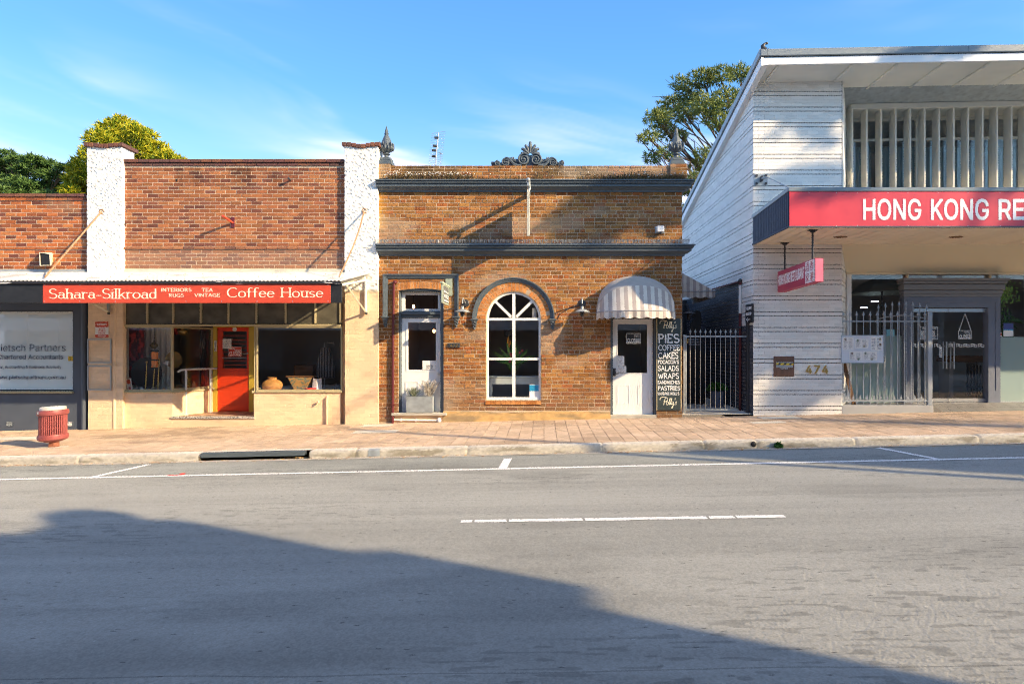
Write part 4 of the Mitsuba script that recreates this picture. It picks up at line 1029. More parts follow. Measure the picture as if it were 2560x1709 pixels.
# left door with fanlight
dl0, dr0 = fx(996.6), fx(1109)
D1 = part(CF, 'left_door_frame', MB().poly(front(15.16), hole_d1.difference(rect(fx(1004, 15.2), fx(1103, 15.2), fz(1032), fz(726.5))), -.05, .12).poly(front(15.2), prect(1004, 777, 1104, 795, 15.2), -.05, .01).box(fx(1004, 15.2), fx(1104, 15.2), 15.12, 15.16, fz(786), fz(779), .01).box(fx(1004, 15.2), fx(1104, 15.2), 15.15, 15.18, fz(792), fz(788), .01).box(fx(1000), fx(1106), 15.09, 15.15, fz(729), fz(722), .01), 'm_trim')
FD = front(15.2)
fl_ = part(CF, 'fanlight', frame_rect(MB(), FD, fx(1004.5, 15.2), fx(1103, 15.2), fz(777, 15.2), fz(729, 15.2), .075, -.04, .0, .045), 'm_white_paint')
pane(fl_, FD, fx(1010, 15.2), fx(1099, 15.2), fz(774, 15.2), fz(735, 15.2), -.02)
a0, a1, b0, b1 = fx(1004.5, 15.2), fx(1103.5, 15.2), fz(1028.5, 15.2), fz(795, 15.2)
g0, g1, h0, h1 = fx(1020, 15.2), fx(1090, 15.2), fz(924, 15.2), fz(806, 15.2)
DO = part(CF, 'left_door', MB().poly(FD, rect(a0, a1, b0, b1).difference(rect(g0, g1, h0, h1)), -.045, 0), 'm_white_paint', label='white left door with a tall glass pane')
part(DO, 'glazing_bead', frame_rect(MB(), FD, g0 - .045, g1 + .03, h0 - .04, h1 + .04, .03, 0, .012), 'm_white_paint')
pane(DO, FD, g0, g1, h0, h1, -.022)
for s0, s1 in ((1013.5, 1046), (1058, 1091)):
    part(DO, 'door_panel', frame_rect(MB(), FD, fx(s0, 15.2), fx(s1, 15.2), fz(1015, 15.2), fz(953, 15.2), .018, 0, .014), 'm_white_paint')
part(DO, 'handle', MB().ball((a1 - .06, 15.15, fz(935)), (.025, .03, .025)), 'm_steel', smooth=True)
part(CF, 'doorstep', MB().box(fx(980), fx(1118), 14.90, 15.18, fz(1038), fz(1031), .012), 'm_concrete', label='grey stone doorstep of the left door')
wall(CF, 'step_riser', front(14.985), rect(fx(982), fx(1116), base, fz(1038)), -.1, 0, 'm_yellow_brick')
part(CF, 'step_pipe', MB().tube([[fx(980), 14.95, fz(1048.5)], [fx(1098), 14.95, fz(1050)]], .018).box(fx(1003), fx(1005), 14.93, 14.97, fz(1052), fz(1045)).box(fx(1040), fx(1042), 14.93, 14.97, fz(1053), fz(1046)).ball([fx(1099), 14.94, fz(1049)], (.05, .04, .06), sub=1), 'm_white_paint')
dp = part(CF, 'downpipe', MB().tube([[fx(981.5, 14.93), 14.94, zfoot(fx(981), 14.9)], [fx(982.5, 14.93), 14.94, 1.9], [fx(984, 14.93), 14.94, fz(707)]], .030, 10).ball([fx(987, 14.93), 14.94, fz(706)], (.05, .045, .045)), 'm_maroon', smooth=40, label='thin maroon downpipe left of the left door')
for py in (880, 1010): part(dp, 'clip', MB().box(fx(977.5, 14.93), fx(986.5, 14.93), 14.9, 15, fz(py + 1), fz(py - 1)), 'm_maroon')
NPl = part(CF, 'number_plate', MB().box(fx(1121), fx(1150), 14.955, 15.0, fz(869), fz(858), .006), 'm_dark_steel')
letters(NPl, '472', front(14.955), fx(1126), fx(1145), fz(867), fz(860), 'm_brass', 'bold')
# right door under the hood
e0, e1 = fx(1526), fx(1641)
part(CF, 'right_door_frame', MB().poly(front(15.08), rect(e0, e1, -.02, fz(794)).difference(rect(fx(1531.5, 15.1), fx(1634, 15.1), -.1, fz(797))), -.06, .04), 'm_trim')
FE = front(15.12)
a0, a1, b0, b1 = fx(1531.8, 15.12), fx(1631.5, 15.12), fz(1035, 15.12), fz(797.5, 15.12)
g0, g1, h0, h1 = fx(1543.5, 15.12), fx(1618, 15.12), fz(932.5, 15.12), fz(810, 15.12)
DR = part(CF, 'right_door', MB().poly(FE, rect(a0, a1, b0, b1).difference(rect(g0, g1, h0, h1)), -.045, 0), 'm_white_paint', label='white right door under the striped hood')
part(DR, 'jamb', MB().box(a1 + .004, a1 + .03, 15.05, 15.2, b0, b1), 'm_dark_steel')
pane(DR, FE, g0, g1, h0, h1, -.022)
part(DR, 'glazing_bead', frame_rect(MB(), FE, g0 - .012, g1 + .012, h0 - .012, h1 + .012, .016, 0, .008), 'm_white_paint')
for s0, s1 in ((1543, 1573), (1594, 1619)):
    part(DR, 'door_panel', MB().poly(FE, ring(fx(s0, 15.12), fx(s1, 15.12), fz(1010, 15.12), fz(962, 15.12), .014), 0, .010), 'm_white_paint')
part(DR, 'lock', MB().box(fx(1532.5, 15.1), fx(1539.5, 15.1), 15.095, 15.12, fz(940), fz(920.5), .004).tube([[fx(1536, 15.1), 15.1, fz(933)], [fx(1536, 15.1), 15.05, fz(934)], [fx(1546, 15.1), 15.05, fz(934)]], .012), 'm_dark_steel')
part(CF, 'threshold', MB().box(e0, e1, 14.98, 15.2, zfoot(2, 15) - .05, fz(1036.5), .006), 'm_concrete')
# rooms behind the glass
rm = MB().box(CL + .1, CR - .1, 19.4, 19.5, -.3, 3.6).box(CL, CL + .1, 15.3, 19.5, -.3, 3.6).box(CR - .3, CR - .24, 15.3, 19.5, -.3, 3.6).box(CL, CR - .25, 15.25, 19.5, 3.5, 3.6).box(CL, CR - .25, 15.25, 19.5, -.1, .0)
part(CF, 'inner_walls', rm, 'm_room')
part(CF, 'inner_partition', MB().box(-2.2, -2.1, 15.4, 18, 0, 3.5), 'm_room_mid')

# ---------------------------------------------------------------- things on and before the cafe
sp = MB()
for x in np.arange(CL - .02, CR + .12, .017):
    for dy in (.0, .06):
        mb_ = (x + .006 * r.normal(), 14.86 - dy, fz(609, 14.77) + .01)
        sp.add([[mb_[0] - .0016, mb_[1], mb_[2]], [mb_[0] + .0016, mb_[1], mb_[2]], [mb_[0] + .012 * r.normal() + .0016, mb_[1] - .05 + .05 * r.random(), mb_[2] + .09], [mb_[0] + .012 * r.normal() - .0016, mb_[1] - .03, mb_[2] + .09]], [(0, 1, 2), (0, 2, 3)])
sp.box(CL, CR + .1, 14.83, 14.87, fz(609, 14.77) + .004, fz(609, 14.77) + .012)
single('bird_spikes', 'row of thin bird spikes along the top of the lower cornice', 'spikes', sp, 'm_steel', kind='stuff')
# urn finials
UR = [(.0, 0), (.145, 0), (.145, .02), (.125, .10), (.13, .105), (.13, .165), (.105, .18), (.052, .20), (.048, .235), (.062, .25), (.085, .26), (.09, .275), (.055, .285), (.05, .30), (.08, .315), (.125, .345), (.148, .38), (.155, .41), (.148, .425), (.165, .44), (.168, .465), (.160, .475), (.135, .485), (.118, .54), (.088, .62), (.058, .685), (.046, .70), (.05, .71), (.046, .725), (.054, .74), (.044, .755), (.030, .83), (.0, .93)]
for px_, lab in ((963, 'left'), (1693.5, 'right')):
    sq = MB().box(fx(px_) - .155, fx(px_) + .155, 14.97, 15.28, fz(412) + .003, fz(412) + .10, .01).box(fx(px_) - .13, fx(px_) + .13, 14.995, 15.255, fz(412) + .10, fz(412) + .17, .015)
    U = thing('urn_finial', f'grey cast urn finial on the {lab} end of the café parapet', 'finial', 'urn finials on the café parapet')
    scene[U + '__base'] = mikit.ply(sq.get(), 'm_trim'); used.add(U + '__base')
    z0 = fz(412) + .003
    part(U, 'bowl', MB().lathe([(a, z) for a, z in UR if z > .17], [fx(px_), 15.125, z0], 8), 'm_trim', smooth=28)
    lv = MB()
    for k in range(12):
        a = k * math.pi / 6
        lv.ball([fx(px_) + .15 * math.cos(a), 15.125 + .15 * math.sin(a), z0 + .40], (.026, .026, .05), sub=1)
        lv.ball([fx(px_) + .16 * math.cos(a + .26), 15.125 + .16 * math.sin(a + .26), z0 + .485], (.018, .018, .035), sub=1)
    part(U, 'leaf_band', lv, 'm_trim', smooth=True, kind='stuff')
    for k in range(4):
        a = math.pi / 4 + k * math.pi / 2
        c = np.array([fx(px_), 15.125, z0 + .43])
        part(U, 'horn', MB().tube([c + np.array([math.cos(a) * q, math.sin(a) * q, h]) for q, h in ((.13, -.06), (.19, 0), (.195, .06), (.17, .10))], [.02, .02, .014, .005], 6), 'm_trim', smooth=50)
# crest of scrolls and a shell
CE = thing('parapet_crest', 'grey crest of paired scrolls and a palmette on the café parapet', 'ornament')
cx0, cz0, CYs = fx(1324.5), fz(415), 15.10
FCr = front(CYs)
sc_ = 1 / (2349 / 240) / 110                               # crest crop pixels to metres
def cp(x, y): return (cx0 + (x - 1205) * sc_, cz0 + (722 - y) * sc_)
def spiral(cx, cy, R, turns, a0, sgn, w, n=60):
    t = np.linspace(0, 1, n)
    a = a0 + sgn * turns * 2 * math.pi * t
    rr = R * (1 - .86 * t)
    return np.stack([cp(cx + 0, cy)[0] + rr * np.cos(a), np.full(n, CYs - .05), cp(cx, cy)[1] + rr * np.sin(a)], -1), w * (1 - .55 * t)
def scroll(cx, cy, R, sgn, lead, name='scroll'):
    p, w = spiral(cx, cy, R * sc_, 2.1, math.pi * (.5 if sgn > 0 else .5), sgn, R * sc_ * .17)
    mb = MB().tube(p, w, 8)
    mb.lathe([(0, -.04), (R * sc_ * .95, -.03), (R * sc_ * .95, .06), (0, .06)], [cp(cx, cy)[0], CYs, cp(cx, cy)[1]], 22, axis='y')
    mb.ball([cp(cx, cy)[0], CYs - .07, cp(cx, cy)[1]], R * sc_ * .18, sub=2)
    if lead:
        q = np.array([[*cp(x, y)] for x, y in lead])
        q = np.stack([q[:, 0], np.full(len(q), CYs - .04), q[:, 1]], -1)
        mb.tube(q, np.linspace(R * sc_ * .2, R * sc_ * .14, len(q)), 8)
        mb.tube(q + [0, 0, -.03], np.linspace(R * sc_ * .16, R * sc_ * .1, len(q)), 8)
    return part(CE, name, mb, 'm_trim', smooth=50)
scroll(1055, 545, 140, 1, [(1000, 680), (900, 690), (800, 640), (730, 560), (650, 500), (590, 500)])
scroll(1355, 545, 140, -1, [(1410, 680), (1510, 690), (1610, 640), (1680, 560), (1740, 500), (1790, 510)])
scroll(615, 615, 100, 1, None); scroll(1770, 615, 100, -1, None)
scroll(415, 640, 72, 1, [(415, 712), (470, 690), (520, 640)]); scroll(1975, 640, 72, -1, [(1975, 712), (1920, 690), (1880, 600)])
part(CE, 'backing', MB().poly(FCr, Polygon([cp(x, y) for x, y in ((360, 720), (360, 640), (520, 600), (640, 520), (900, 520), (1000, 430), (1400, 430), (1500, 520), (1760, 520), (1880, 600), (2030, 640), (2030, 720))]), -.04, .0), 'm_trim')
for k in range(7):
    a = math.radians(90 + (k - 3) * 26)
    L = (300, 250, 240, 205)[abs(k - 3)]
    c0 = np.array(cp(1215, 420)); d = np.array([math.cos(a), math.sin(a)]) * L * sc_
    pts = [[*(c0 + d * t)] for t in (.15, .45, .75, 1.0)]
    part(CE, 'palmette_lobe', MB().tube([[p[0], CYs - .03 - .01 * (k % 2), p[1]] for p in pts], [.02, .03, .043, .022], 8).ball([pts[3][0], CYs - .03, pts[3][1] - .012], (.034, .035, .034), sub=1), 'm_trim', smooth=50)
for sx in (-1, 1):
    for k in range(4):
        x = 1215 + sx * (400 + 38 * k)
        part(CE, 'leaf_rib', MB().tube([[*cp(1215 + sx * (330 - 8 * k), 600)][0:1] + [CYs - .02] + [cp(0, 600)[1]], [cp(x, 540)[0], CYs - .03, cp(0, 540)[1]], [cp(x + sx * 20, 480)[0], CYs - .02, cp(0, 480 + 6 * k)[1]]], [.012, .02, .016], 6), 'm_trim', smooth=50)
part(CE, 'tie_bar', MB().box(*sorted((cp(250, 0)[0], cp(400, 0)[0])), CYs, CYs + .5, cp(0, 650)[1], cp(0, 585)[1], .006), 'm_dark_steel')
# blade sign frame
BS = thing('blade_sign', 'edge-on projecting sign blade with a wall bracket between the café cornices', 'sign')
bx = fx(1323)
part(BS, 'panel', MB().box(bx - .022, bx + .022, 14.06, 14.77, 4.09, 4.89, .004), 'm_galv', label='flat sign panel seen edge-on')
part(BS, 'edge_frame', MB().box(bx - .028, bx + .028, 14.02, 14.06, 3.97, 4.96, .004), 'm_cream_edge' if M('m_cream_edge', [.46, .45, .38], .6) else '')
part(BS, 'bracket_bar', MB().box(bx - .025, bx + .025, 14.0, 15.0, 5.03, 5.12, .006), 'm_galv')
part(BS, 'hook', MB().tube([[bx, 14.06, 4.9], [bx + .03, 14.1, 5.0], [bx + .02, 14.03, 5.16], [bx, 14.0, 5.17]], .026, 8), 'm_galv', smooth=40)
part(BS, 'knob', MB().ball([bx, 14.0, 5.16], .045), 'm_galv', smooth=True)
spk = MB()
for y in np.arange(14.05, 14.95, .05):
    z = 5.11
    spk.tube([[bx, y, z], [bx + .02 * r.normal(), y + .02, z + .10]], .006, 4)
part(BS, 'spikes', spk, 'm_steel', kind='stuff')
# small hanging sign by the left door
HS = thing('small_hanging_sign', 'small pale green bracket sign hanging in the left door corner', 'sign')
hx = fx(1134, 14.97)
part(HS, 'back_board', MB().box(fx(1114), fx(1131), 14.965, 15.0, fz(740), fz(697), .004), 'm_olive_pale' if M('m_olive_pale', [.32, .37, .29], .6) else '')
HX = fx(1114, 14.5)
part(HS, 'panel', MB().box(HX - .02, HX + .02, 13.98, 14.86, fz(757, 14.0), fz(709, 14.0), .004), 'm_olive_pale')
part(HS, 'face', MB().box(HX + .02, HX + .024, 14.05, 14.80, fz(754, 14.0), fz(712, 14.0)), 'm_slate_face' if M('m_slate_face', [.12, .13, .135], .5) else '')
fr = side_r(HX + .024)
for a, b, c in ((.72, .62, 'No'), (.50, .30, '472'), (.18, .08, 'OPEN')):
    h_ = fz(712, 14.0) - fz(754, 14.0); z0 = fz(754, 14.0)
    letters(HS, c, fr, 14.12, 14.74, z0 + b * h_, z0 + a * h_, 'm_white_letter', 'bold')
part(HS, 'top_bar', MB().box(HX - .03, HX + .03, 13.9, 15.0, fz(709, 14.0), fz(704, 14.0), .004), 'm_olive_pale')
# gooseneck lamps
def lamp(px, label, grp='gooseneck lamps on the café front'):
    L = thing('wall_lamp', label, 'lamp', grp)
    x = fx(px, 15)
    part(L, 'wall_disc', MB().lathe([(0, -.035), (.07, -.035), (.088, -.02), (.09, 0)], [x, 15, fz(758)], 20, axis='y'), 'm_dark_steel', smooth=30)
    arm = [[x, 14.96, fz(758)], [x - .01, 14.80, fz(752)], [x - .015, 14.68, fz(748)], [x - .02, 14.60, fz(752)], [x - .02, 14.58, fz(762)]]
    part(L, 'arm', MB().tube(arm, .014, 8), 'm_galv', smooth=40)
    c = [x - .02, 14.58, fz(779, 14.58)]
    part(L, 'shade', MB().lathe([(.0, .125), (.03, .12), (.035, .06), (.09, .04), (.17, .005), (.172, -.005), (.16, 0), (.085, .03), (.03, .05)], c, 28), 'm_galv', smooth=35)
    part(L, 'bulb', MB().lathe([(.0, -.10), (.03, -.095), (.038, -.06), (.038, .02), (0, .02)], c, 14), 'm_glass_dark', smooth=30)
    cg = MB()
    for k in range(6):
        a = k * math.pi / 3
        cg.tube([[c[0] + .046 * math.cos(a), c[1] + .046 * math.sin(a), c[2] + .02], [c[0] + .046 * math.cos(a), c[1] + .046 * math.sin(a), c[2] - .08], [c[0], c[1], c[2] - .115]], .005, 5)
    for z in (-.02, -.06): cg.tube([[c[0] + .046 * math.cos(a), c[1] + .046 * math.sin(a), c[2] + z] for a in np.linspace(0, 6.28, 13)], .005, 5)
    part(L, 'cage', cg, 'm_dark_steel')
    return L
lamp(1164, 'grey gooseneck wall lamp between the left door and the arched window')
L2 = lamp(1455, 'grey gooseneck wall lamp between the arched window and the striped hood')
part(L2, 'cable', MB().tube([[fx(1450), 14.985, fz(764)], [fx(1425), 14.985, fz(770)], [fx(1400), 14.985, fz(784)], [fx(1393), 14.985, fz(798)]], .010, 6), 'm_dark_steel', smooth=True)
SB = thing('sensor_box', 'small pale grey electrical box high on the café wall', 'box')
part(SB, 'back_plate', MB().box(fx(1637), fx(1660.5), 14.97, 15, fz(584), fz(566), .004), 'm_galv')
part(SB, 'cover', MB().box(fx(1640), fx(1658), 14.86, 14.97, fz(582), fz(567), .012), 'm_white_paint')
part(SB, 'gland', MB().lathe([(0, -.03), (.03, -.03), (.03, .01)], [fx(1651), 14.92, fz(583)], 12), 'm_dark_steel')
# striped dome hood over the right door
DH = thing('dome_hood', 'striped grey dome canopy over the right café door', 'awning')
hcx, ha, hb, hz, hc = 2.07, .872, .86, fz(776, 14.14), .835
def dome(u, v):                                             # u across 0..1, v from the wall arch (0) down to the rim (1)
    a = math.pi * (1 - u)
    hoops = np.array([90, 66, 42, 0.0])
    th = np.radians(hoops)
    k = np.clip((v * 3).astype(int), 0, 2); t = v * 3 - k
    d0, d1 = np.cos(th[k]), np.cos(th[k + 1]); e0, e1 = np.sin(th[k]), np.sin(th[k + 1])
    rad = np.abs(np.sin(a)) ** .78
    sag = 1 - .03 * np.sin(np.pi * t)
    return np.stack([hcx + ha * np.sign(np.cos(a)) * np.abs(np.cos(a)) ** .96, 15 - hb * rad * (d0 + (d1 - d0) * t) * sag - .004, hz + hc * rad * (e0 + (e1 - e0) * t) * sag], -1)
u, v = np.linspace(0, 1, 121), np.linspace(0, 1, 25)
g = grid(dome, u, v[16:])
uv = g.uvs().copy(); xw = np.vstack(g.v)[:, 0]; uv[:, 0] = (xw - hcx) / .166 + .25
M('m_canvas_grey', lambda p, n, uv: C(.44, .40, .36) * (.9 + .2 * fbm(p.x * 9, p.y * 9, p.z * 9)), .9, spec=.15)
part(DH, 'top_panel', grid(dome, u, v[:17]), 'm_canvas_grey', smooth=True, label='plain grey top panel of the hood')
put(DH + '__canopy', g.get(), 'm_fabric', smooth=True, uv=uv); used.add(DH + '__canopy')
rim = dome(u, np.ones_like(u))
sc2 = np.abs(np.sin(np.pi * np.linspace(0, 11, 121)))
val = MB()
low = rim.copy(); low[:, 2] -= .135 + .035 * sc2
n_ = np.stack([rim[:, 0] - hcx, rim[:, 1] - 15, 0 * u], -1); n_ /= np.linalg.norm(n_, axis=1, keepdims=True) + 1e-9
wob = .022 * np.sin(np.linspace(0, 37, 121)) + .012 * np.sin(np.linspace(0, 83, 121))
mid = (rim + low) / 2 + n_ * wob[:, None] * .6
low = low + n_ * wob[:, None]
vv = np.vstack([rim, mid, low]); k = np.arange(120)
f = np.vstack([np.stack([k + o, k + o + 1, k + o + 122, k + o + 121], -1) for o in (0, 121)])
uvv = np.stack([(vv[:, 0] - hcx) / .166 + .25, 0 * vv[:, 0]], -1)
part(DH, 'valance', MB().add(vv, f, uvv), 'm_fabric', smooth=True)
part(DH, 'rim_bar', MB().tube(rim[::3], .012, 6), 'm_grey_print', smooth=True)
for vq in (1 / 3, 2 / 3): part(DH, 'hoop', MB().tube(dome(u, np.full_like(u, vq))[::3] + [0, .012, -.012], .011, 6), 'm_grey_print', smooth=True)
# menu board
MBD = thing('menu_board', 'tall dark green chalkboard listing pies, coffee and cakes beside the right door', 'board')
BY = 14.955
put(MBD + '__panel', MB().box(fx(1642.5, BY), fx(1702, BY), BY, 15.0, fz(1025, BY), fz(796, BY), .003), 'm_board' if M('m_board', lambda p, n, uv: C(.035, .052, .055) * (.85 + .3 * fbm(p.x * 6, 0, p.z * 4)), .5) else ''); used.add(MBD + '__panel')
part(MBD, 'edge_strip', MB().box(fx(1641.2, BY), fx(1643, BY), BY - .006, 15.0, fz(1025, BY), fz(796, BY)).box(fx(1701.5, BY), fx(1703.4, BY), BY - .006, 15.0, fz(1025, BY), fz(796, BY)), 'm_tan_frame')
FM = front(BY)
for txt, a, b, c, d in (('PIES', 1644.5, 1699, 833.5, 858), ('COFFEE', 1645.5, 1700, 861, 876.5), ('CAKES', 1645.5, 1696, 879, 897), ("FOCACCIA'S", 1644.5, 1697.5, 899.5, 909.5), ('SALADS', 1644.5, 1697.5, 913, 927.5), ('WRAPS', 1645, 1697.5, 931.5, 947), ('SANDWICHES', 1644, 1699.5, 950, 960), ('PASTRIES', 1645, 1700.5, 963, 976), ("SAUSAGE ROLL'S", 1644, 1698, 979, 987)):
    letters(MBD, txt, FM, fx(a, BY), fx(b, BY), fz(d, BY), fz(c, BY), 'm_white_letter', 'hand', seed=len(txt), pen=(.10, .10) if len(txt) > 6 else (.085, .085))
for y0, y1 in ((800, 830), (991, 1021)): letters(MBD, script_word(), FM, fx(1649, BY), fx(1692.5, BY), fz(y1, BY), fz(y0, BY), 'm_sign_cream')
C2 = thing('closed_sign', 'black sorry closed sign hanging in the right café door glass', 'sign')
SY2 = 15.10
put(C2 + '__board', MB().box(fx(1565.5, SY2), fx(1602, SY2), SY2, SY2 + .008, fz(858.5, SY2), fz(833, SY2)), 'm_black_board'); used.add(C2 + '__board')
part(C2, 'border', frame_rect(MB(), front(SY2), fx(1565.5, SY2), fx(1602, SY2), fz(858.5, SY2), fz(833, SY2), .009, 0, .001), 'm_white_letter')
letters(C2, 'CLOSED', front(SY2), fx(1568, SY2), fx(1599.5, SY2), fz(856, SY2), fz(845.5, SY2), 'm_white_letter', 'bold')
letters(C2, 'Sorry', front(SY2), fx(1584.5, SY2), fx(1599, SY2), fz(844, SY2), fz(836, SY2), 'm_white_letter', 'sans')
part(C2, 'cord', MB().tube([[fx(1570, SY2), SY2, fz(833, SY2)], [fx(1584, SY2), SY2, fz(823, SY2)], [fx(1598, SY2), SY2, fz(833, SY2)]], .004, 4), 'm_grey_print')
for (a, b, c, d), lab in (((1544, 889.5, 1560.5, 913.5), 'upper'), ((1543.5, 914.5, 1565.5, 931), 'lower')):
    N = thing('paper_notice', f'{lab} white paper notice in the right café door glass', 'notice')
    put(N + '__sheet', MB().box(fx(a, SY2), fx(c, SY2), SY2 - .006, SY2 - .004, fz(d, SY2), fz(b, SY2)), 'm_paper'); used.add(N + '__sheet')
    scribble(N, front(SY2 - .006), fx(a + 1.5, SY2), fx(c - 1.5, SY2), fz(d - 1, SY2), fz(b + 1, SY2), 7, 'm_grey_print', len(lab))
OS = thing('open_notice', 'white open notice with a black arrow in the left door glass', 'notice')
OY = 15.185
put(OS + '__sheet', MB().box(fx(1056.5, OY), fx(1089.5, OY), OY - .004, OY, fz(923, OY), fz(901, OY)), 'm_paper'); used.add(OS + '__sheet')
letters(OS, 'OPEN', front(OY - .004), fx(1065, OY), fx(1082, OY), fz(917, OY), fz(912.3, OY), 'm_ink', 'bold')
letters(OS, unary_union([LineString([(0, 0), (1, 0)]).buffer(.08), Polygon([(.8, -.2), (1.15, 0), (.8, .2)])]), front(OY - .004), fx(1065, OY), fx(1082, OY), fz(922, OY), fz(918.5, OY), 'm_ink', name='arrow')
BL = thing('window_leaflet', 'blue and white leaflet in the bottom right corner of the arched window', 'leaflet')
put(BL + '__sheet', MB().box(fx(1323.5), fx(1347), 15.085, 15.088, fz(1000), fz(961)), 'm_white_paint'); used.add(BL + '__sheet')
part(BL, 'blue_panel', MB().box(fx(1323.5), fx(1347), 15.083, 15.085, fz(978), fz(962)), 'm_blue' if M('m_blue', [.02, .27, .50], .5) else '')
# planter with two shrubs on the step
PLT = thing('planter', 'rectangular galvanised planter box on the left doorstep', 'planter')
px0, px1, pz0, pz1, py0, py1 = fx(1015, 14.9), fx(1081, 14.9), fz(1030.5, 14.9), fz(991.5, 14.9), 14.91, 15.12
pm = MB().poly(lambda p: p[:, [0, 1, 2]], sbox(px0, py0, px1, py1).difference(sbox(px0 + .015, py0 + .015, px1 - .015, py1 - .015)), pz0, pz1)
part(PLT, 'box', pm, 'm_galv'); part(PLT, 'soil', MB().box(px0 + .01, px1 - .01, py0 + .01, py1 - .01, pz0, pz1 - .03), 'm_earth')
part(PLT, 'rim', MB().poly(lambda p: p[:, [0, 1, 2]], sbox(px0 - .008, py0 - .008, px1 + .008, py1 + .008).difference(sbox(px0 + .012, py0 + .012, px1 - .012, py1 - .012)), pz1 - .005, pz1 + .008), 'm_galv')
M('m_lavender', lambda p, n, uv: pick(uv.x, [(.16, .20, .12), (.24, .26, .17), (.10, .13, .06), (.33, .33, .25)]), .7)
M('m_dry', lambda p, n, uv: pick(uv.x, [(.34, .30, .24), (.45, .42, .36), (.22, .17, .12), (.55, .52, .47)]), .8)
def shrub(name, label, cx, cy, z, w, h, n, m, seed, lean=.25):
    g = np.random.default_rng(seed)
    S = thing(name, label, 'shrub')
    st, lf = MB(), MB()
    for k in range(n):
        b = np.array([cx + w * .35 * (g.random() - .5), cy + .08 * (g.random() - .5), z])
        tip = b + np.array([w * .5 * g.normal() * .75, .10 * g.normal(), h * (.55 + .5 * g.random())])
        mid = (b + tip) / 2 + np.array([.02 * g.normal(), .02 * g.normal(), .02])
        st.tube([b, mid, tip], [.004, .003, .0015], 4, (g.random(), 0))
        for q in range(16):
            t = .3 + .7 * g.random(); c = b * (1 - t) ** 2 + 2 * t * (1 - t) * mid + t * t * tip
            d = np.array([g.normal() * .6, g.normal() * .6, .8 + .5 * g.random()]); d *= .038 / np.linalg.norm(d)
            s_ = np.cross(d, g.normal(size=3)); s_ *= .006 / np.linalg.norm(s_)
            lf.add([c - s_, c + s_, c + d], [(0, 1, 2)], (g.random(), 0))
    put(S + '__stems', st, m); used.add(S + '__stems')
    part(S, 'leaves', lf, m, kind='stuff')
shrub('lavender', 'low green lavender in the left half of the planter', fx(1031, 14.95), 15.0, pz1 - .03, .22, .22, 46, 'm_lavender', 1)
shrub('dry_shrub', 'taller dry grey shrub in the right half of the planter', fx(1073, 14.95), 15.02, pz1 - .03, .30, .40, 52, 'm_dry', 2)
# weeds on the upper cornice
wd, fl = MB(), MB()
g = np.random.default_rng(8)
zc_ = fz(447, 14.8)
spots = [(974 + 210 * g.random() ** 1.2, .07 + .11 * g.random()) for _ in range(900)] + [(1355 + 22 * g.normal(), .10 + .16 * g.random()) for _ in range(70)] + [(1440 + 270 * g.random() ** .75, .05 + .10 * g.random()) for _ in range(1000)] + [(1190 + 120 * g.random(), .05 + .05 * g.random()) for _ in range(90)] + [(1590 + 25 * g.normal(), .12 + .14 * g.random()) for _ in range(90)]
for px_, h_ in spots:
    b = np.array([fx(px_, 14.9), 14.80 + .16 * g.random(), zc_ - .01])
    tip = b + np.array([.06 * g.normal(), -.03 + .05 * g.normal(), h_])
    s_ = np.array([.0035, 0, .0012])
    mid = (b + tip) / 2 + np.array([.015 * g.normal(), .01 * g.normal(), .02])
    u_ = (g.random(), 0)
    wd.add([b - s_, b + s_, mid - s_ * .8, mid + s_ * .8, tip], [(0, 1, 3), (0, 3, 2), (2, 3, 4)], u_)
    for q in range(3):
        c = b + (tip - b) * g.random() + g.normal(size=3) * .012
        d = g.normal(size=(2, 3)) * .014
        wd.add([c, c + d[0], c + d[1]], [(0, 1, 2)], (g.random(), 0))
    if g.random() < (.14 if px_ < 1190 else .05): fl.ball(tip, .0125, sub=0)
M('m_weed', lambda p, n, uv: pick(uv.x, [(.12, .06, .035), (.17, .10, .045), (.08, .045, .03), (.22, .16, .06), (.10, .09, .03)]), .85)
WDS = thing('cornice_weeds', 'dry brown weeds with tiny white flowers growing on the upper cornice ledge', 'weeds'); labels[WDS]['kind'] = 'stuff'
put(WDS + '__stems', wd, 'm_weed'); part(WDS, 'flowers', fl, 'm_paper', kind='stuff'); used.add(WDS + '__stems')
# aerial on the roof behind
AE = thing('television_aerial', 'tall television aerial on a mast behind the café parapet', 'aerial')
ay = 17.5
A = lambda x, y: np.array([fx(x, ay), ay, fz(y, ay)])
put(AE + '__mast', MB().tube([A(1088.5, 440), A(1090, 390), A(1096.5, 332)], .018, 8), 'm_steel', smooth=40); used.add(AE + '__mast')
for k in range(15):
    y = 333 + 80 * k / 14; x = 1096.5 - 8.2 * (y - 332) / 80
    c = A(x, y)
    part(AE, 'element', MB().tube([c + [-.17, -.1, -.045], c + [.17, .1, .075]], .0055, 5), 'm_steel')
for y, x in ((345, 1092), (366, 1088), (377, 1086), (391, 1085)): part(AE, 'dipole_box', MB().box(A(x, y)[0] - .06, A(x, y)[0] + .05, ay - .05, ay + .02, A(x, y)[2] - .025, A(x, y)[2] + .025, .005), 'm_dark_steel')
part(AE, 'side_stub', MB().tube([A(1100, 414), A(1101, 380)], .007, 5).tube([A(1097, 382), A(1106, 386)], .012, 6), 'm_steel')
# ================================================================ restaurant
RS = thing('restaurant', 'two storey white painted brick restaurant with a slanting roof at the right', 'restaurant')
HX0, HX1 = fx(1883), fx(2104)
RSL, XE = .018, 19.0
GZ, GP, GC = 1.610, .3573, .0925
M('m_slate_brick', lambda p, n, uv: C(.062, .072, .092) * (.8 + .4 * uv.y), .6, spec=.3)


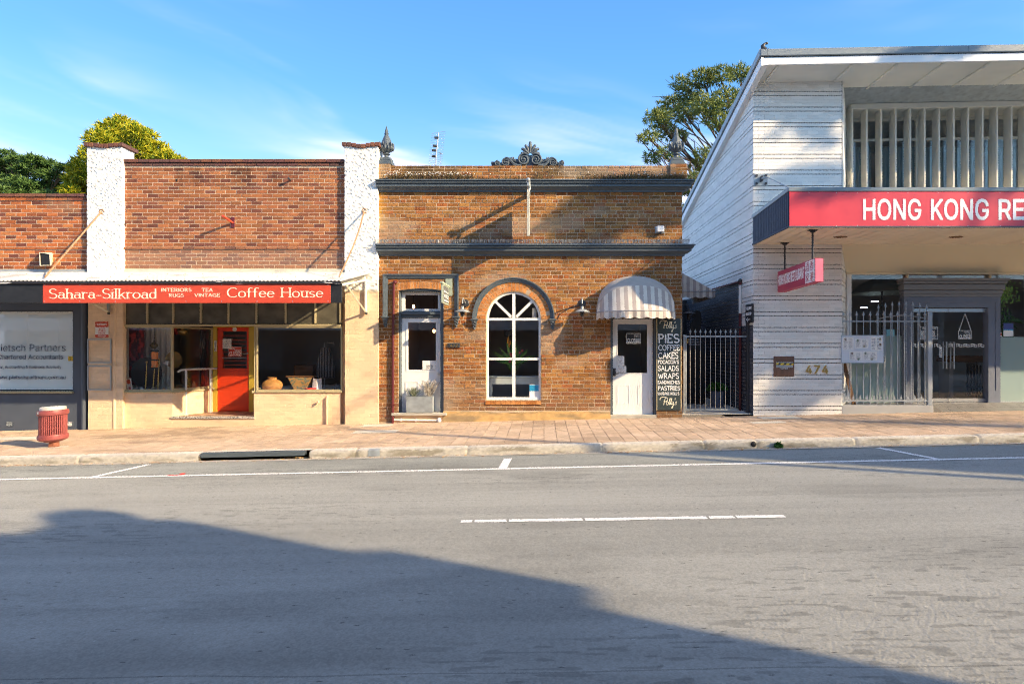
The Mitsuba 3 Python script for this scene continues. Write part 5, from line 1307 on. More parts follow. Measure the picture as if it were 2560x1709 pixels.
def groove_wall(owner, frame, u0, u1, w0, w1, inside, seed, mats=None, proud=.004):
    """Painted brickwork whose bed joints are deeply raked above and below every fourth course."""
    wall(owner, 'wall', frame, inside, -.25, -.016, 'm_raked_joint' if 'm_raked_joint' in scene else M('m_raked_joint', [.16, .155, .15], .9))
    runs, k = [], math.floor((w0 - GZ) / GP)
    while GZ + k * GP < w1:
        z = GZ + k * GP
        runs += [(z + .008, z + GC - .008, 1), (z + GC + .008, z + GP - .008, 3)]
        k += 1
    back = MB()
    for i, (a, b, n) in enumerate(runs):
        a, b = max(a, w0), min(b, w1)
        if b - a < .03: continue
        q = sbox(u0, a, u1, b).intersection(inside)
        back.poly(frame, q, -.02, -.0015)
        for m, reg in (mats or [('m_white_brick', None)]):
            ins = inside if reg is None else inside.intersection(reg)
            bricks(owner, frame, u0, u1, a, b, (b - a) / n + 1e-5, .2465, m, inside=ins, seed=seed + i, proud=proud, joint=.004, cham=.0018, jit=.0009, depth=.02, shift=.5 * (i % 2))
    part(owner, 'joints', back, 'm_white_joint')


base_h = -.2
wl = rect(HX0, HX1, base_h, 7.66)
groove_wall(RS, F0, HX0, HX1, .0, 7.66, wl, 100)
roof_z = lambda y: 7.64 - .22 * (y - 15)
sw = Polygon([(-15.0, base_h), (-15.0, 7.64), (-27.0, roof_z(27)), (-27.0, base_h)])
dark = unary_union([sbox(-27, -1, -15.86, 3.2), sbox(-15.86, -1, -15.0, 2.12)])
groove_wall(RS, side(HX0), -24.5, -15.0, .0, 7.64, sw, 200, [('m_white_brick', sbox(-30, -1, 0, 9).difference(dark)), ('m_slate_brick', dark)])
vt = MB()
for px_, py_ in ((1855, 292), (1808, 390), (1766, 474)):
    y = (HX0) * FOCAL / (px_ - PX)
    vt.box(HX0 - .014, HX0 - .004, y - .12, y + .12, fz(py_, y) - .07, fz(py_, y) + .07)
# splayed return beside the recess, lower and upper
groove_wall(RS, slant(HX1, 15.0, 7.22, 15.8), 0, .918, .1, 3.9, rect(0, .918, 0, 3.95), 300)
groove_wall(RS, slant(fx(2107), 15.0, 7.62, 16.65), 0, 1.85, 4.5, 7.62, rect(0, 1.85, 4.3, 7.66), 400)
lay_bricks(RS)
# roof, fascias, soffit
tilt = lambda mb: (setattr(mb, 'v', [np.c_[v[:, 0], v[:, 1], v[:, 2] + RSL * np.clip(v[:, 0] - 4.65, 0, 40)] for v in mb.v]), mb)[1]
YF = 14.05
part(RS, 'roof', tilt(MB().add([[x, y, z] for x in (4.60, XE) for y, z in ((YF, 7.93), (27, 7.93 - .22 * 12.95), (YF, 7.90), (27, 7.90 - .22 * 12.95))], [(0, 1, 5), (0, 5, 4), (2, 7, 3), (2, 6, 7), (0, 2, 3), (0, 3, 1), (4, 5, 7), (4, 7, 6), (0, 4, 6), (0, 6, 2)])), 'm_galv')
M('m_gutter_grey', [.20, .235, .26], .4)
gt = MB()
for a, b in zip(*(lambda e: (e[:-1], e[1:]))([4.60, 4.74, 9.0, 13.0, XE])): gt.box(a + .001, b - .001, YF - .05, YF + .06, 7.79, 7.935, .008)
part(RS, 'gutter', tilt(gt), 'm_gutter_grey', label='grey metal gutter along the roof edge')
for a, b in ((4.66, 8.9), (8.9, 13), (13, XE)): part(RS, 'fascia_board', tilt(MB().box(a + .0015, b - .0015, YF + .0, YF + .04, 7.615, 7.775, .004)), 'm_white_paint', label='white fascia board under the gutter')
part(RS, 'fascia_gap', tilt(MB().box(4.66, XE, YF + .02, YF + .05, 7.76, 7.80)), 'm_black')
vg = lambda z0, z1, x0, x1: MB().add([[x, y, z - .22 * (y - YF)] for x in (x0, x1) for y, z in ((YF - .02, z0), (YF - .02, z1), (27, z0), (27, z1))], [(0, 1, 3), (0, 3, 2), (4, 7, 5), (4, 6, 7), (0, 4, 5), (0, 5, 1), (2, 3, 7), (2, 7, 6), (1, 5, 7), (1, 7, 3), (0, 2, 6), (0, 6, 4)])
part(RS, 'verge_capping', vg(7.80, 7.945, 4.585, 4.70), 'm_galv')
part(RS, 'verge_gap', vg(7.765, 7.80, 4.64, 4.70), 'm_black')
part(RS, 'barge_board', vg(7.585, 7.77, 4.62, 4.665), 'm_white_paint', label='white barge board following the roof slope')
part(RS, 'verge_lining', vg(7.60, 7.64, 4.66, 4.76), 'm_white_paint')
M('m_soffit', lambda p, n, uv: C(.66, .645, .58) * (.86 + .22 * fbm(p.x * 1.5, p.y * 1.5, 0)) , .7)
M('m_soffit_low', lambda p, n, uv: C(.76, .66, .51) * (.94 + .1 * uv.x), .6)
je = [4.66, 5.0, 6.58, 7.55, 8.55, 9.54, 10.53, 11.52, 12.5, 13.5, 15, 17, XE]
for a, b in zip(je[:-1], je[1:]):
    part(RS, 'soffit_panel', tilt(MB().add([[x, y, z] for x in (a + .004, b - .004) for y, z in ((YF + .04, 7.622), (16.75, 7.60), (YF + .04, 7.64), (16.75, 7.62))], BOXF)), 'm_soffit')
    part(RS, 'cover_batten', tilt(MB().box(b - .022, b + .022, YF + .05, 16.7, 7.594, 7.606, .003)), 'm_soffit')
# upper window wall and fins
part(RS, 'head_beam', tilt(MB().box(7.45, XE, 16.0, 16.7, 7.33, 7.46, .006)), 'm_cream_dull' if M('m_cream_dull', [.52, .51, .45], .6) else '')
part(RS, 'recess_floor', MB().box(6.6, XE, 15.0, 16.8, 4.55, 4.68), 'm_soffit')
FU = front(16.65)
for i in range(11):
    a, b = 7.55 + i * .93, 7.55 + (i + 1) * .93
    w_ = part(RS, 'upper_window', tilt(MB().poly(FU, rect(a, b, 4.68, 7.34).difference(unary_union([rect(a + .03, b - .03, 4.74, 6.74), rect(a + .03, b - .03, 6.80, 7.25)])), -.06, .0)), 'm_cream_dull')
    for z0, z1 in ((4.74, 6.74), (6.80, 7.25)): pane(w_, FU, a + .03, b - .03, z0, z1 + .05, -.03)
    part(w_, 'curtain', grid(lambda u, v: np.stack([a + .05 + u * .80, 16.95 + .025 * np.sin(u * 40 + i), 4.75 + v * 2.0], -1), np.linspace(0, 1, 41), [0, 1]), 'm_curtain' if M('m_curtain', [.11, .17, .19], .9) else '', smooth=True)
part(RS, 'upper_room', MB().box(XE - .1, XE, 15, 18.5, 4.0, 7.6).box(7.3, XE, 18.4, 18.5, 4.6, 7.6).box(7.2, 7.3, 16.7, 18.5, 4.6, 7.6), 'm_room')
M('m_fin', [.58, .56, .49], .55)
for i in range(26):
    x = 7.47 + i * .352
    part(RS, 'fin', tilt(MB().box(x, x + .042, 16.03, 16.30, 4.68, 7.35, .004)), 'm_fin')
# plate and tie rod
TR = part(RS, 'tie_plate', MB().box(fx(1885), fx(1918), 14.97, 14.994, fz(465.5), fz(435), .003), 'm_galv', label='square steel tie plate high on the corner')
bl = MB()
for a in (1890, 1913):
    for b in (440, 460): part(TR, 'bolt', MB().lathe([(.03, 0), (.03, -.03), (0, -.03)], [fx(a), 14.972, fz(b)], 6, axis='y'), 'm_dark_steel')
part(TR, 'lug', MB().box(fx(1899), fx(1903), 14.85, 14.97, fz(456), fz(443), .004), 'm_dark_steel')
part(TR, 'rod', MB().tube([[fx(1901), 14.9, fz(449)], [fx(1905), 14.6, fz(455)]], .026, 8).tube([[fx(1905), 14.6, fz(455)], [5.0, 13.0, 4.66]], .014, 8), 'm_galv', smooth=40)
# shop awning
SA = thing('restaurant_awning', 'deep box awning over the restaurant footpath with ribbed blue-grey end', 'awning')
AY, az0, az1 = 12.78, fz(568, 12.78), fz(469, 12.78)
part(SA, 'capping', MB().box(HX0 - .03, XE, AY - .03, AY + .05, az1 - .075, az1, .006).add([[x, y, z] for x in (HX0 - .035, HX0 + .03) for y, z in ((AY, az1 - .075), (15.0, az1 - .165), (AY, az1), (15.0, az1 - .09))], BOXF), 'm_gutter_grey')
part(SA, 'bottom_trim', MB().box(HX0 - .02, XE, AY - .02, AY + .03, az0 - .005, az0 + .02, .004), 'm_navy')
part(SA, 'backing', MB().box(HX0, XE, AY + .004, AY + .03, az0, az1 - .05), 'm_navy')
M('m_rib_blue', [.045, .058, .095], .6, spec=.25)
ys_ = np.linspace(AY + .01, 14.98, 22)
for a, b in zip(ys_[:-1], ys_[1:]): part(SA, 'end_rib', MB().add([[x, y, z] for y in (a + .006, b - .022) for x, z in ((HX0 - .022, az0), (HX0 - .022, az1 - .06 - .09 * (a - AY) / 2.2), (HX0 - .004, az0), (HX0 - .004, az1 - .06 - .09 * (a - AY) / 2.2))], BOXF), 'm_rib_blue')
part(SA, 'end_sheet', MB().add([[HX0 - .004, AY, az0], [HX0 - .004, 15.0, az0], [HX0 - .004, 15.0, az1 - .15], [HX0 - .004, AY, az1 - .05]], [(0, 1, 2), (0, 2, 3)]), 'm_rib_blue')
part(SA, 'end_trim', MB().box(HX0 - .03, HX0 + .0, AY, 15.0, az0 - .008, az0 + .03, .004), 'm_rib_blue')
n = 56
for i in range(n):
    a = HX0 + i * .2425
    if a > XE - .1: break
    part(SA, 'soffit_board', MB().box(a + .010, min(a + .2325, XE), AY + .03, 14.995, az0 + .012, az0 + .03, .004, (r.random(), 0)), 'm_soffit_low')
part(SA, 'soffit_backing', MB().box(HX0, XE, AY + .03, 14.99, az0 + .032, az0 + .05), 'm_dark_joint')
part(SA, 'roof_deck', MB().box(HX0, XE, AY + .03, 15.0, az1 - .19, az1 - .17), 'm_galv')
for px_, py_ in ((2101, 593.5), (2390, 593.5)):
    y = (az0 - EYE) * FOCAL / (PY - py_) * -1 if False else (EYE - az0) * FOCAL / (py_ - PY)
    part(SA, 'soffit_patch', MB().lathe([(0, 0), (.13, 0), (.15, .012)], [fx(px_, y), y, az0 + .001], 14, squash=(1, .8)), 'm_timber')
RG = thing('restaurant_sign', 'long red sign board with white lettering on the restaurant awning', 'sign')
SYr = AY - .012
for i, (a, b) in enumerate(((1973.5, 2316), (2316, 2640), (2640, 3050))):
    part(RG, 'panel', MB().box(fx(a, SYr) + .001, fx(b, SYr) - .001, SYr, AY + .003, fz(566, SYr), fz(479.5, SYr)), 'm_rest_red' if i or M('m_rest_red', [.66, .05, .075], .35) else '')
FR = front(SYr)
for txt, a, b in (('HONG', 2157.6, 2302.5), ('KONG', 2327, 2471.5), ('RESTAURANT', 2496, 2868)):
    letters(RG, txt, FR, fx(a, SYr), fx(b, SYr), fz(550.5, SYr), fz(497, SYr), 'm_white_letter', 'bold', depth=.006)
sw_ = MB()
for px_ in (2022, 2091, 2144, 2220, 2270, 2345, 2420, 2500):
    for py_ in (481.5, 564): sw_.ball([fx(px_, SYr), SYr, fz(py_, SYr)], .009, sub=0)
part(RG, 'screw', sw_, 'm_white_letter', kind='stuff')
# hanging light-box sign
HB = thing('hanging_sign', 'red box sign hanging on two black rods under the restaurant awning', 'sign')
bx0, bx1, by0, by1, bz0, bz1 = 5.275, 5.44, 12.85, 14.9, 2.885, 3.345
sh_ = lambda y: -.035 * (y - by0) / 2.05
part(HB, 'box', MB().add([[x, y, z + sh_(y)] for x in (bx0, bx1) for y in (by0, by1) for z in (bz0, bz1)], BOXF), 'm_rest_dark' if M('m_rest_dark', [.42, .03, .07], .4) else '')
part(HB, 'end_face', MB().box(bx0 + .006, bx1 - .006, by0 - .006, by0 + .0, bz0 + .008, bz1 - .008), 'm_rest_pale' if M('m_rest_pale', [.80, .20, .28], .4) else '', label='pale red front end of the box sign')
FH = lambda p: (lambda q: np.c_[q[:, 0], q[:, 1], q[:, 2] + sh_(q[:, 1])])(side(bx0)(p))
letters(HB, 'HONG KONG RESTAURANT', FH, -14.86, -13.37, 3.02, 3.25, 'm_white_letter', 'bold')
part(HB, 'white_panel', MB().poly(FH, sbox(-13.33, bz0 + .015, -12.87, bz1 - .015), 0, .003), 'm_white_letter')
for i, (u, w) in enumerate(((0, 1), (0, 0), (1, 1), (1, 0))):
    q = (1, 1) if i == 0 else None
g4 = [(-13.09, 3.125, 0), (-13.09, 2.91, 1), (-13.31, 3.125, 2), (-13.31, 2.91, 3)]
for u, w, i in g4: letters(HB, cjk(i), FH, u, u + .19, w, w + .19, 'm_rest_dark', d0=.0035, name='character')
for y, x in ((13.12, 5.34), (14.72, 5.37)):
    rd = part(HB, 'rod', MB().tube([[x, y, bz1 + sh_(y)], [x, y, az0 + .01]], .020, 8), 'm_dark_steel', smooth=40)
    part(rd, 'rod_plate', MB().box(x - .085, x + .085, y - .04, y + .04, az0 - .012, az0 + .008).box(x - .05, x + .05, y - .02, y + .02, az0 - .04, az0 - .012), 'm_dark_steel')
# letter plate and numerals
LP = part(RS, 'letter_plate', MB().box(fx(1933.5), fx(1984.5), 14.975, 15.0, fz(940.5), fz(890.5), .003), 'm_copper' if M('m_copper', lambda p, n, uv: C(.20, .115, .085) * (.75 + .5 * fbm(p.x * 30, 0, p.z * 4)), .35, .5) else '', label='brown metal letter plate')
part(LP, 'flap', MB().box(fx(1939.5), fx(1981), 14.968, 14.975, fz(918.5), fz(904.5), .002), 'm_steel')
tp = part(LP, 'hazard_tape', MB().poly(front(14.968), Polygon([(fx(1939.5), fz(911.5)), (fx(1982), fz(912.5)), (fx(1982), fz(908)), (fx(1939.5), fz(906.5))]), 0, .001), 'm_yellow')
for k in range(3): part(tp, 'black_stripe', MB().poly(front(14.968), Polygon([(fx(1942 + k * 14), fz(911.6)), (fx(1948 + k * 14), fz(911.8)), (fx(1953 + k * 14), fz(907)), (fx(1947 + k * 14), fz(906.8))]), .001, .002), 'm_ink')
letters(LP, 'LETTERS', front(14.975), fx(1951), fx(1969), fz(922.5), fz(919), 'm_paper', 'bold')
for k, ch in enumerate('474'):
    nm = part(RS, 'house_number', MB().add(*(lambda t: (F0(np.array(t.vertices) @ np.diag([(fx(15) - fx(0)) / np.ptp(t.vertices[:, 0]), (fz(0) - fz(21)) / np.ptp(t.vertices[:, 1]), 1]) + [fx(2014 + 20.3 * k) - t.vertices[:, 0].min() * (fx(15) - fx(0)) / np.ptp(t.vertices[:, 0]), fz(933.5) - t.vertices[:, 1].min() * (fz(0) - fz(21)) / np.ptp(t.vertices[:, 1]), .006]), t.faces))(meshkit.text_mesh(ch, 1.0, .02, bold=True))), 'm_brass')
# roof ornament at the corner
OR = single('roof_ornament', 'small dark curled bird-like ornament on the front roof corner', 'ornament', MB().tube([[fx(1913, YF), YF, fz(126, YF)], [fx(1907.5, YF), YF, fz(121, YF)], [fx(1907, YF), YF, fz(116, YF)], [fx(1911, YF), YF, fz(111, YF)], [fx(1916, YF), YF, fz(108, YF)]], [.06, .055, .045, .028, .02], 8).tube([[fx(1910, YF), YF, fz(124, YF)], [fx(1918, YF), YF, fz(125, YF)], [fx(1922, YF), YF, fz(122, YF)]], [.03, .022, .012], 7).ball([fx(1917, YF), YF, fz(109, YF)], .028), 'm_dark_steel', smooth=50)
# ---------------------------------------------------------------- shopfront in the recess
QY = 15.8
FQ = front(QY)
qx = lambda p: fx(p, QY); qz = lambda p: fz(p, QY)
FLz = .292
part(RS, 'bulkhead', MB().add([[HX1, 15.0, az0 + .015], [XE, 15.0, az0 + .015], [XE, QY - .02, qz(682)], [qx(2114), QY - .02, qz(682)]], [(0, 1, 2), (0, 2, 3)]), 'm_bulk' if M('m_bulk', [.78, .69, .50], .6) else '', label='cream sloping bulkhead over the shopfront')
part(RS, 'head_frame', MB().box(qx(2114), XE, QY - .05, QY + .05, qz(686.5), qz(681.5), .005), 'm_bulk')
part(RS, 'jamb', MB().box(qx(2115), qx(2126.5), QY - .05, QY + .05, FLz, qz(686.5), .005), 'm_white_paint')
for p in (2267, 2474): part(RS, 'small_mullion', MB().box(qx(p - 2.5), qx(p + 2.5), QY - .04, QY + .04, qz(700), qz(686.5), .004), 'm_bulk')
pane(RS, FQ, qx(2126), qx(2256), FLz, qz(686), 0, 'left_glass')
pane(RS, FQ, qx(2494), XE, FLz + .02, qz(686), 0, 'right_glass')
pane(RS, front(QY + .06), qx(2256), qx(2494), qz(742), qz(686), 0, 'upper_glass')
M('m_frost', [.30, .40, .38], .5)
part(RS, 'frosted_film', MB().box(qx(2126), qx(2256), QY + .006, QY + .009, FLz, qz(838)), 'm_frost')
part(RS, 'frosted_film', MB().box(qx(2494), XE, QY + .006, QY + .009, FLz + .02, qz(842)), 'm_frost')
part(RS, 'sill_strip', MB().box(qx(2494), XE, QY - .03, QY + .03, FLz, FLz + .03), 'm_steel')
PO = part(RS, 'door_portal', MB().poly(FQ, rect(qx(2254), qx(2494), FLz, qz(742)).difference(rect(qx(2278), qx(2464), FLz - 1, qz(769))), -.1, .10), 'm_slate' if M('m_slate', lambda p, n, uv: C(.145, .165, .215) * (.9 + .2 * fbm(p.x * 4, 0, p.z * 4)), .45) else '', label='slate grey door portal with a moulded cornice')
for k, (a, b, c, d, dd) in enumerate(((2252, 742, 2496, 735, .13), (2250, 735, 2497, 727, .16), (2248, 726, 2499, 712, .20), (2245, 711, 2501, 704, .25), (2242, 703.5, 2504, 698, .30))):
    part(PO, 'cornice_band', MB().box(qx(a), qx(c), QY - dd, QY + .05, qz(b), qz(d), .006), 'm_portal_cornice' if k or M('m_portal_cornice', [.20, .205, .215], .5) else '')
for a, b in ((2258, 2263), (2482, 2487)): part(PO, 'pilaster_bead', MB().box(qx(a), qx(b), QY - .112, QY - .1, qz(975), qz(752), .003), 'm_slate')
part(PO, 'head_bead', MB().box(qx(2263), qx(2482), QY - .112, QY - .1, qz(757), qz(752), .003), 'm_slate')
DYq = QY + .02
FDq = front(DYq)
for i, (a, b) in enumerate(((2279, 2368.5), (2369.8, 2463))):
    L = part(RS, 'glass_door', MB().box(fx(a, DYq), fx(b, DYq), DYq - .02, DYq + .02, fz(780, DYq), fz(770.5, DYq), .003).box(fx(a, DYq), fx(b, DYq), DYq - .02, DYq + .02, FLz + .01, fz(995, DYq), .003), 'm_steel', label=('left' if i == 0 else 'right') + ' frameless glass door leaf')
    pane(L, FDq, fx(a, DYq), fx(b, DYq), fz(995, DYq), fz(780, DYq), 0)
    hx = fx(2361 if i == 0 else 2380, DYq)
    for dy in (-.08, .06): part(L, 'handle', MB().tube([[hx, DYq + dy, fz(921, DYq)], [hx, DYq + dy, fz(854, DYq)]], .016, 10).tube([[hx, DYq, fz(905, DYq)], [hx, DYq + dy, fz(905, DYq)]], .01, 6).tube([[hx, DYq, fz(866, DYq)], [hx, DYq + dy, fz(866, DYq)]], .01, 6), 'm_steel', smooth=40)
    kp = []
    x = 2281.0 + (0 if i == 0 else 91.5)
    while x + 16 < (2366 if i == 0 else 2463):
        P = [(x, 0), (x, 8), (x + 5.5, 8), (x + 5.5, 3), (x + 2.5, 3)], [(x + 8, 8), (x + 8, 0), (x + 13.5, 0), (x + 13.5, 5), (x + 10.8, 5)]
        kp += [LineString([(fx(u, DYq), fz(867.5 - v, DYq)) for u, v in s]).buffer(.0085, cap_style=2, join_style=2) for s in P] + [LineString([(fx(x + 5.5, DYq), fz(859.5, DYq)), (fx(x + 8, DYq), fz(859.5, DYq))]).buffer(.0085)]
        x += 18.4
    part(L, 'key_pattern', MB().poly(FDq, unary_union(kp), .002, .003), 'm_paper')
ps = part(RS, 'push_plate', MB().box(fx(2348.5, DYq), fx(2355, DYq), DYq - .006, DYq - .003, fz(893, DYq), fz(867, DYq)), 'm_paper')
for k, ch in enumerate('PUSH'): letters(ps, ch, front(DYq - .006), fx(2350, DYq), fx(2353.5, DYq), fz(876 + 5 * k, DYq), fz(872.5 + 5 * k, DYq), 'm_ink', 'bold')
part(RS, 'entry_floor', MB().add([[6.6, 15.02, FLz - .004], [qx(2333) - .24, 15.02, FLz - .004], [qx(2333) - .24, 20, FLz - .004], [6.6, 20, FLz - .004], [qx(2333) - .24, 15.0, zfoot(8.86, 15) + .004], [XE, 15.0, zfoot(XE, 15) + .004], [XE, QY - .05, FLz - .004 + .06], [qx(2333) - .24, QY - .25, FLz - .004], [XE, 20, FLz + .05], [qx(2333) - .24, 20, FLz - .004]], [(0, 1, 2), (0, 2, 3), (4, 5, 6), (4, 6, 7), (7, 6, 8), (7, 8, 9)]), 'm_tile' if M('m_tile', lambda p, n, uv: C(.21, .20, .185) * (.8 + .4 * fbm(p.x * 9, p.y * 9, 0)) * dr.select((dr.abs(p.x * 3.33 - dr.floor(p.x * 3.33) - .5) > .485) | (dr.abs(p.y * 3.33 - dr.floor(p.y * 3.33) - .5) > .485), .5, 1.0), .35) else '')
part(RS, 'inner_walls', MB().box(6.7, XE, 21.0, 21.1, .2, 4.0).box(6.9, 7.0, 15.9, 21, .2, 4.0).box(6.7, XE, 15.9, 21, 3.5, 3.6).box(XE - .1, XE, 15, 21, .2, 4.0), 'm_room')
C3 = thing('closed_sign', 'black sorry closed sign hanging on a white cord in the glass doors', 'sign')
SY3 = DYq - .012
put(C3 + '__board', MB().box(fx(2396, SY3), fx(2428.5, SY3), SY3, SY3 + .006, fz(847.5, SY3), fz(825.5, SY3)), 'm_black_board'); used.add(C3 + '__board')
part(C3, 'border', frame_rect(MB(), front(SY3), fx(2396, SY3), fx(2428.5, SY3), fz(847.5, SY3), fz(825.5, SY3), .011, 0, .001), 'm_white_letter')
letters(C3, 'CLOSED', front(SY3), fx(2398, SY3), fx(2427, SY3), fz(845.5, SY3), fz(836.5, SY3), 'm_white_letter', 'bold')
letters(C3, 'Sorry', front(SY3), fx(2411.5, SY3), fx(2426, SY3), fz(835.5, SY3), fz(828, SY3), 'm_white_letter', 'sans')
part(C3, 'cord', MB().tube([[fx(2398, SY3), SY3, fz(825, SY3)], [fx(2412.5, SY3), SY3, fz(783, SY3)], [fx(2427, SY3), SY3, fz(825, SY3)]], .008, 5), 'm_white_letter')
TH = thing('opening_hours_sign', 'black trading hours sign with white print on the left glass door', 'sign')
put(TH + '__board', MB().box(fx(2300, SY3), fx(2345, SY3), SY3, SY3 + .004, fz(848.5, SY3), fz(817, SY3)), 'm_black_board'); used.add(TH + '__board')
part(TH, 'border', frame_rect(MB(), front(SY3), fx(2300, SY3), fx(2345, SY3), fz(848.5, SY3), fz(817, SY3), .009, 0, .001), 'm_white_letter')
letters(TH, 'TRADING HOURS', front(SY3), fx(2304, SY3), fx(2341, SY3), fz(822.5, SY3), fz(819, SY3), 'm_white_letter', 'bold')
for a, b in ((2302, 2321), (2325, 2343)): scribble(TH, front(SY3), fx(a, SY3), fx(b, SY3), fz(847, SY3), fz(826, SY3), 8, 'm_white_letter', a)
for nm_, lab, (a, b, c, d), m in (('blue_leaflet', 'blue and white leaflet in the window right of the portal', (2508.5, 807.5, 2533, 840.5), 'm_white_paint'), ('red_sticker', 'small red and white sticker beside the portal in the right window', (2494.5, 831, 2504, 841), 'm_white_paint'), ('blue_card', 'pale blue card in the left restaurant window behind the railing', (2216, 823, 2236, 840), 'm_pale_blue' if M('m_pale_blue', [.22, .52, .62], .5) else '')):
    k = thing(nm_, lab, 'card'); y = QY - .004
    put(k + '__sheet', MB().box(fx(a, y), fx(c, y), y - .003, y, fz(d, y), fz(b, y)), m); used.add(k + '__sheet')
    if 'blue_l' in nm_: part(k, 'blue_panel', MB().box(fx(a, y), fx(c, y), y - .005, y - .003, fz((b + d) / 2 - 1, y), fz(b, y)), 'm_navy_blue' if M('m_navy_blue', [.05, .07, .24], .5) else ''); part(k, 'cyan_band', MB().box(fx(a, y), fx(c, y), y - .005, y - .003, fz(825.5, y), fz(823, y)), 'm_blue')
    if 'red' in nm_: part(k, 'red_band', MB().box(fx(a, y), fx(c, y), y - .005, y - .003, fz(838, y), fz(833, y)), 'm_sign_red')
# railing with spear tops
M('m_rail', [.34, .37, .41], .4, .2)
RL = thing('spear_railing', 'grey spear topped railing on a low plinth before the restaurant window', 'railing')
part(RL, 'plinth', MB().box(HX1 + .004, fx(2333), 14.99, 15.2, -.1, FLz, .01), 'm_rail_base' if M('m_rail_base', [.34, .35, .36], .7) else '')
part(RL, 'post', MB().box(fx(2320.5, 15.05), fx(2331.5, 15.05), 15.05, 15.15, FLz, fz(778, 15.05), .006), 'm_rail')
RY = 15.07
rx = lambda p: fx(p, RY); rz = lambda p: fz(p, RY)
def spear(x, z, h, y):
    pts = [(0, h), (.012, h * .62), (.034, h * .12), (.012, h * .30), (.008, 0), (-.008, 0), (-.012, h * .30), (-.034, h * .12), (-.012, h * .62)]
    return MB().poly(front(y), Polygon([(x + a, z + b) for a, b in pts]), -.008, .008)
part(RL, 'rail', MB().box(rx(2103), rx(2322), RY - .006, RY + .012, rz(804.5), rz(801.5), .002), 'm_rail')
part(RL, 'rail', MB().box(rx(2103), rx(2322), RY - .012, RY + .02, rz(1003), rz(999.5), .002), 'm_rail')
for k in range(13):
    p = 2107.5 + 17.05 * k
    b = part(RL, 'bar', MB().tube([[rx(p), RY, FLz + .02], [rx(p), RY, rz(788)]], .0105, 8), 'm_rail', smooth=40)
    part(b, 'spear_head', spear(rx(p), rz(790), .115, RY), 'm_rail')
    if k < 12: part(RL, 'low_spear', spear(rx(p + 8.6), rz(999.5), .12, RY - .0), 'm_rail')
GL = thing('open_gate_leaf', 'grey arched spear top gate leaf folded open behind the railing', 'gate')
GY = 15.42
gx_ = lambda p: fx(p, GY)
tops = [(2196 + 17.2 * k, 774 - 10 * math.sin(math.pi * min(k + .3, 7.6) / 7.6)) for k in range(8)]
for p, t in tops:
    b = part(GL, 'bar', MB().tube([[gx_(p), GY, FLz + .03], [gx_(p), GY, fz(t, GY)]], .0105, 8), 'm_rail', smooth=40)
    part(b, 'spear_head', spear(gx_(p), fz(t, GY), .12, GY), 'm_rail')
part(GL, 'arched_rail', MB().tube([[gx_(p), GY, fz(t + 24, GY)] for p, t in tops], .012, 6), 'm_rail', smooth=True)
part(GL, 'low_rail', MB().box(gx_(2190), gx_(2320), GY - .01, GY + .01, FLz + .05, FLz + .08), 'm_rail')
part(GL, 'lock_box', MB().box(gx_(2196), gx_(2212), GY - .025, GY + .02, fz(904, GY), fz(893, GY)), 'm_dark_steel')
MW = thing('menu_whiteboard', 'white menu board with printed menu sheets fixed to the railing', 'board')
WY_ = 15.0
put(MW + '__board', MB().box(fx(2102, WY_), fx(2208.5, WY_), WY_ - .02, WY_ + .01, fz(907.5, WY_), fz(837.5, WY_), .006), 'm_whiteboard' if M('m_whiteboard', [.62, .66, .72], .35) else ''); used.add(MW + '__board')
FWb = front(WY_ - .02)
part(MW, 'frame', frame_rect(MB(), FWb, fx(2102, WY_), fx(2208.5, WY_), fz(907.5, WY_), fz(837.5, WY_), .012, 0, .006), 'm_galv')
for i, (a, b, c, d) in enumerate(((2106, 843, 2133, 874.5), (2136.5, 846.5, 2170, 870.5), (2176, 842, 2204, 876), (2122, 878, 2154.5, 900), (2156, 878, 2191.5, 900))):
    s_ = part(MW, 'menu_sheet', MB().box(fx(a, WY_), fx(c, WY_), WY_ - .022, WY_ - .0203, fz(d, WY_), fz(b, WY_)), 'm_paper')
    h_ = (a + c) / 2
    for q, (u0, u1) in enumerate(((a + 2, h_ - 1), (h_ + 1, c - 2))): scribble(s_, front(WY_ - .022), fx(u0, WY_), fx(u1, WY_), fz(d - 2, WY_), fz(b + 3, WY_), 8, 'm_grey_print', i * 3 + q)
    for q in range(2 if i not in (0,) else 1):
        part(s_, 'dish_picture', MB().lathe([(0, -.001), (.028, -.001), (.028, .0005)], [fx((a + 7 + q * 16) if i != 2 else c - 5, WY_), WY_ - .0225, fz(b + 5 + 14 * q, WY_)], 10, axis='y'), ('m_timber', 'm_leaf', 'm_brass_dull')[(i + q) % 3])
PK = single('leaning_plank', 'dark timber plank leaning behind the railing at the pillar', 'plank', MB().add([[x + dx, y, z] for (x, z, y0) in ((fx(2112, 15.35), fz(905, 15.35), 15.4), (fx(2134, 15.3), FLz + .0, 15.28)) for dx in (-.04, .04) for y in (y0 - .02, y0 + .02)], BOXF), 'm_timber')

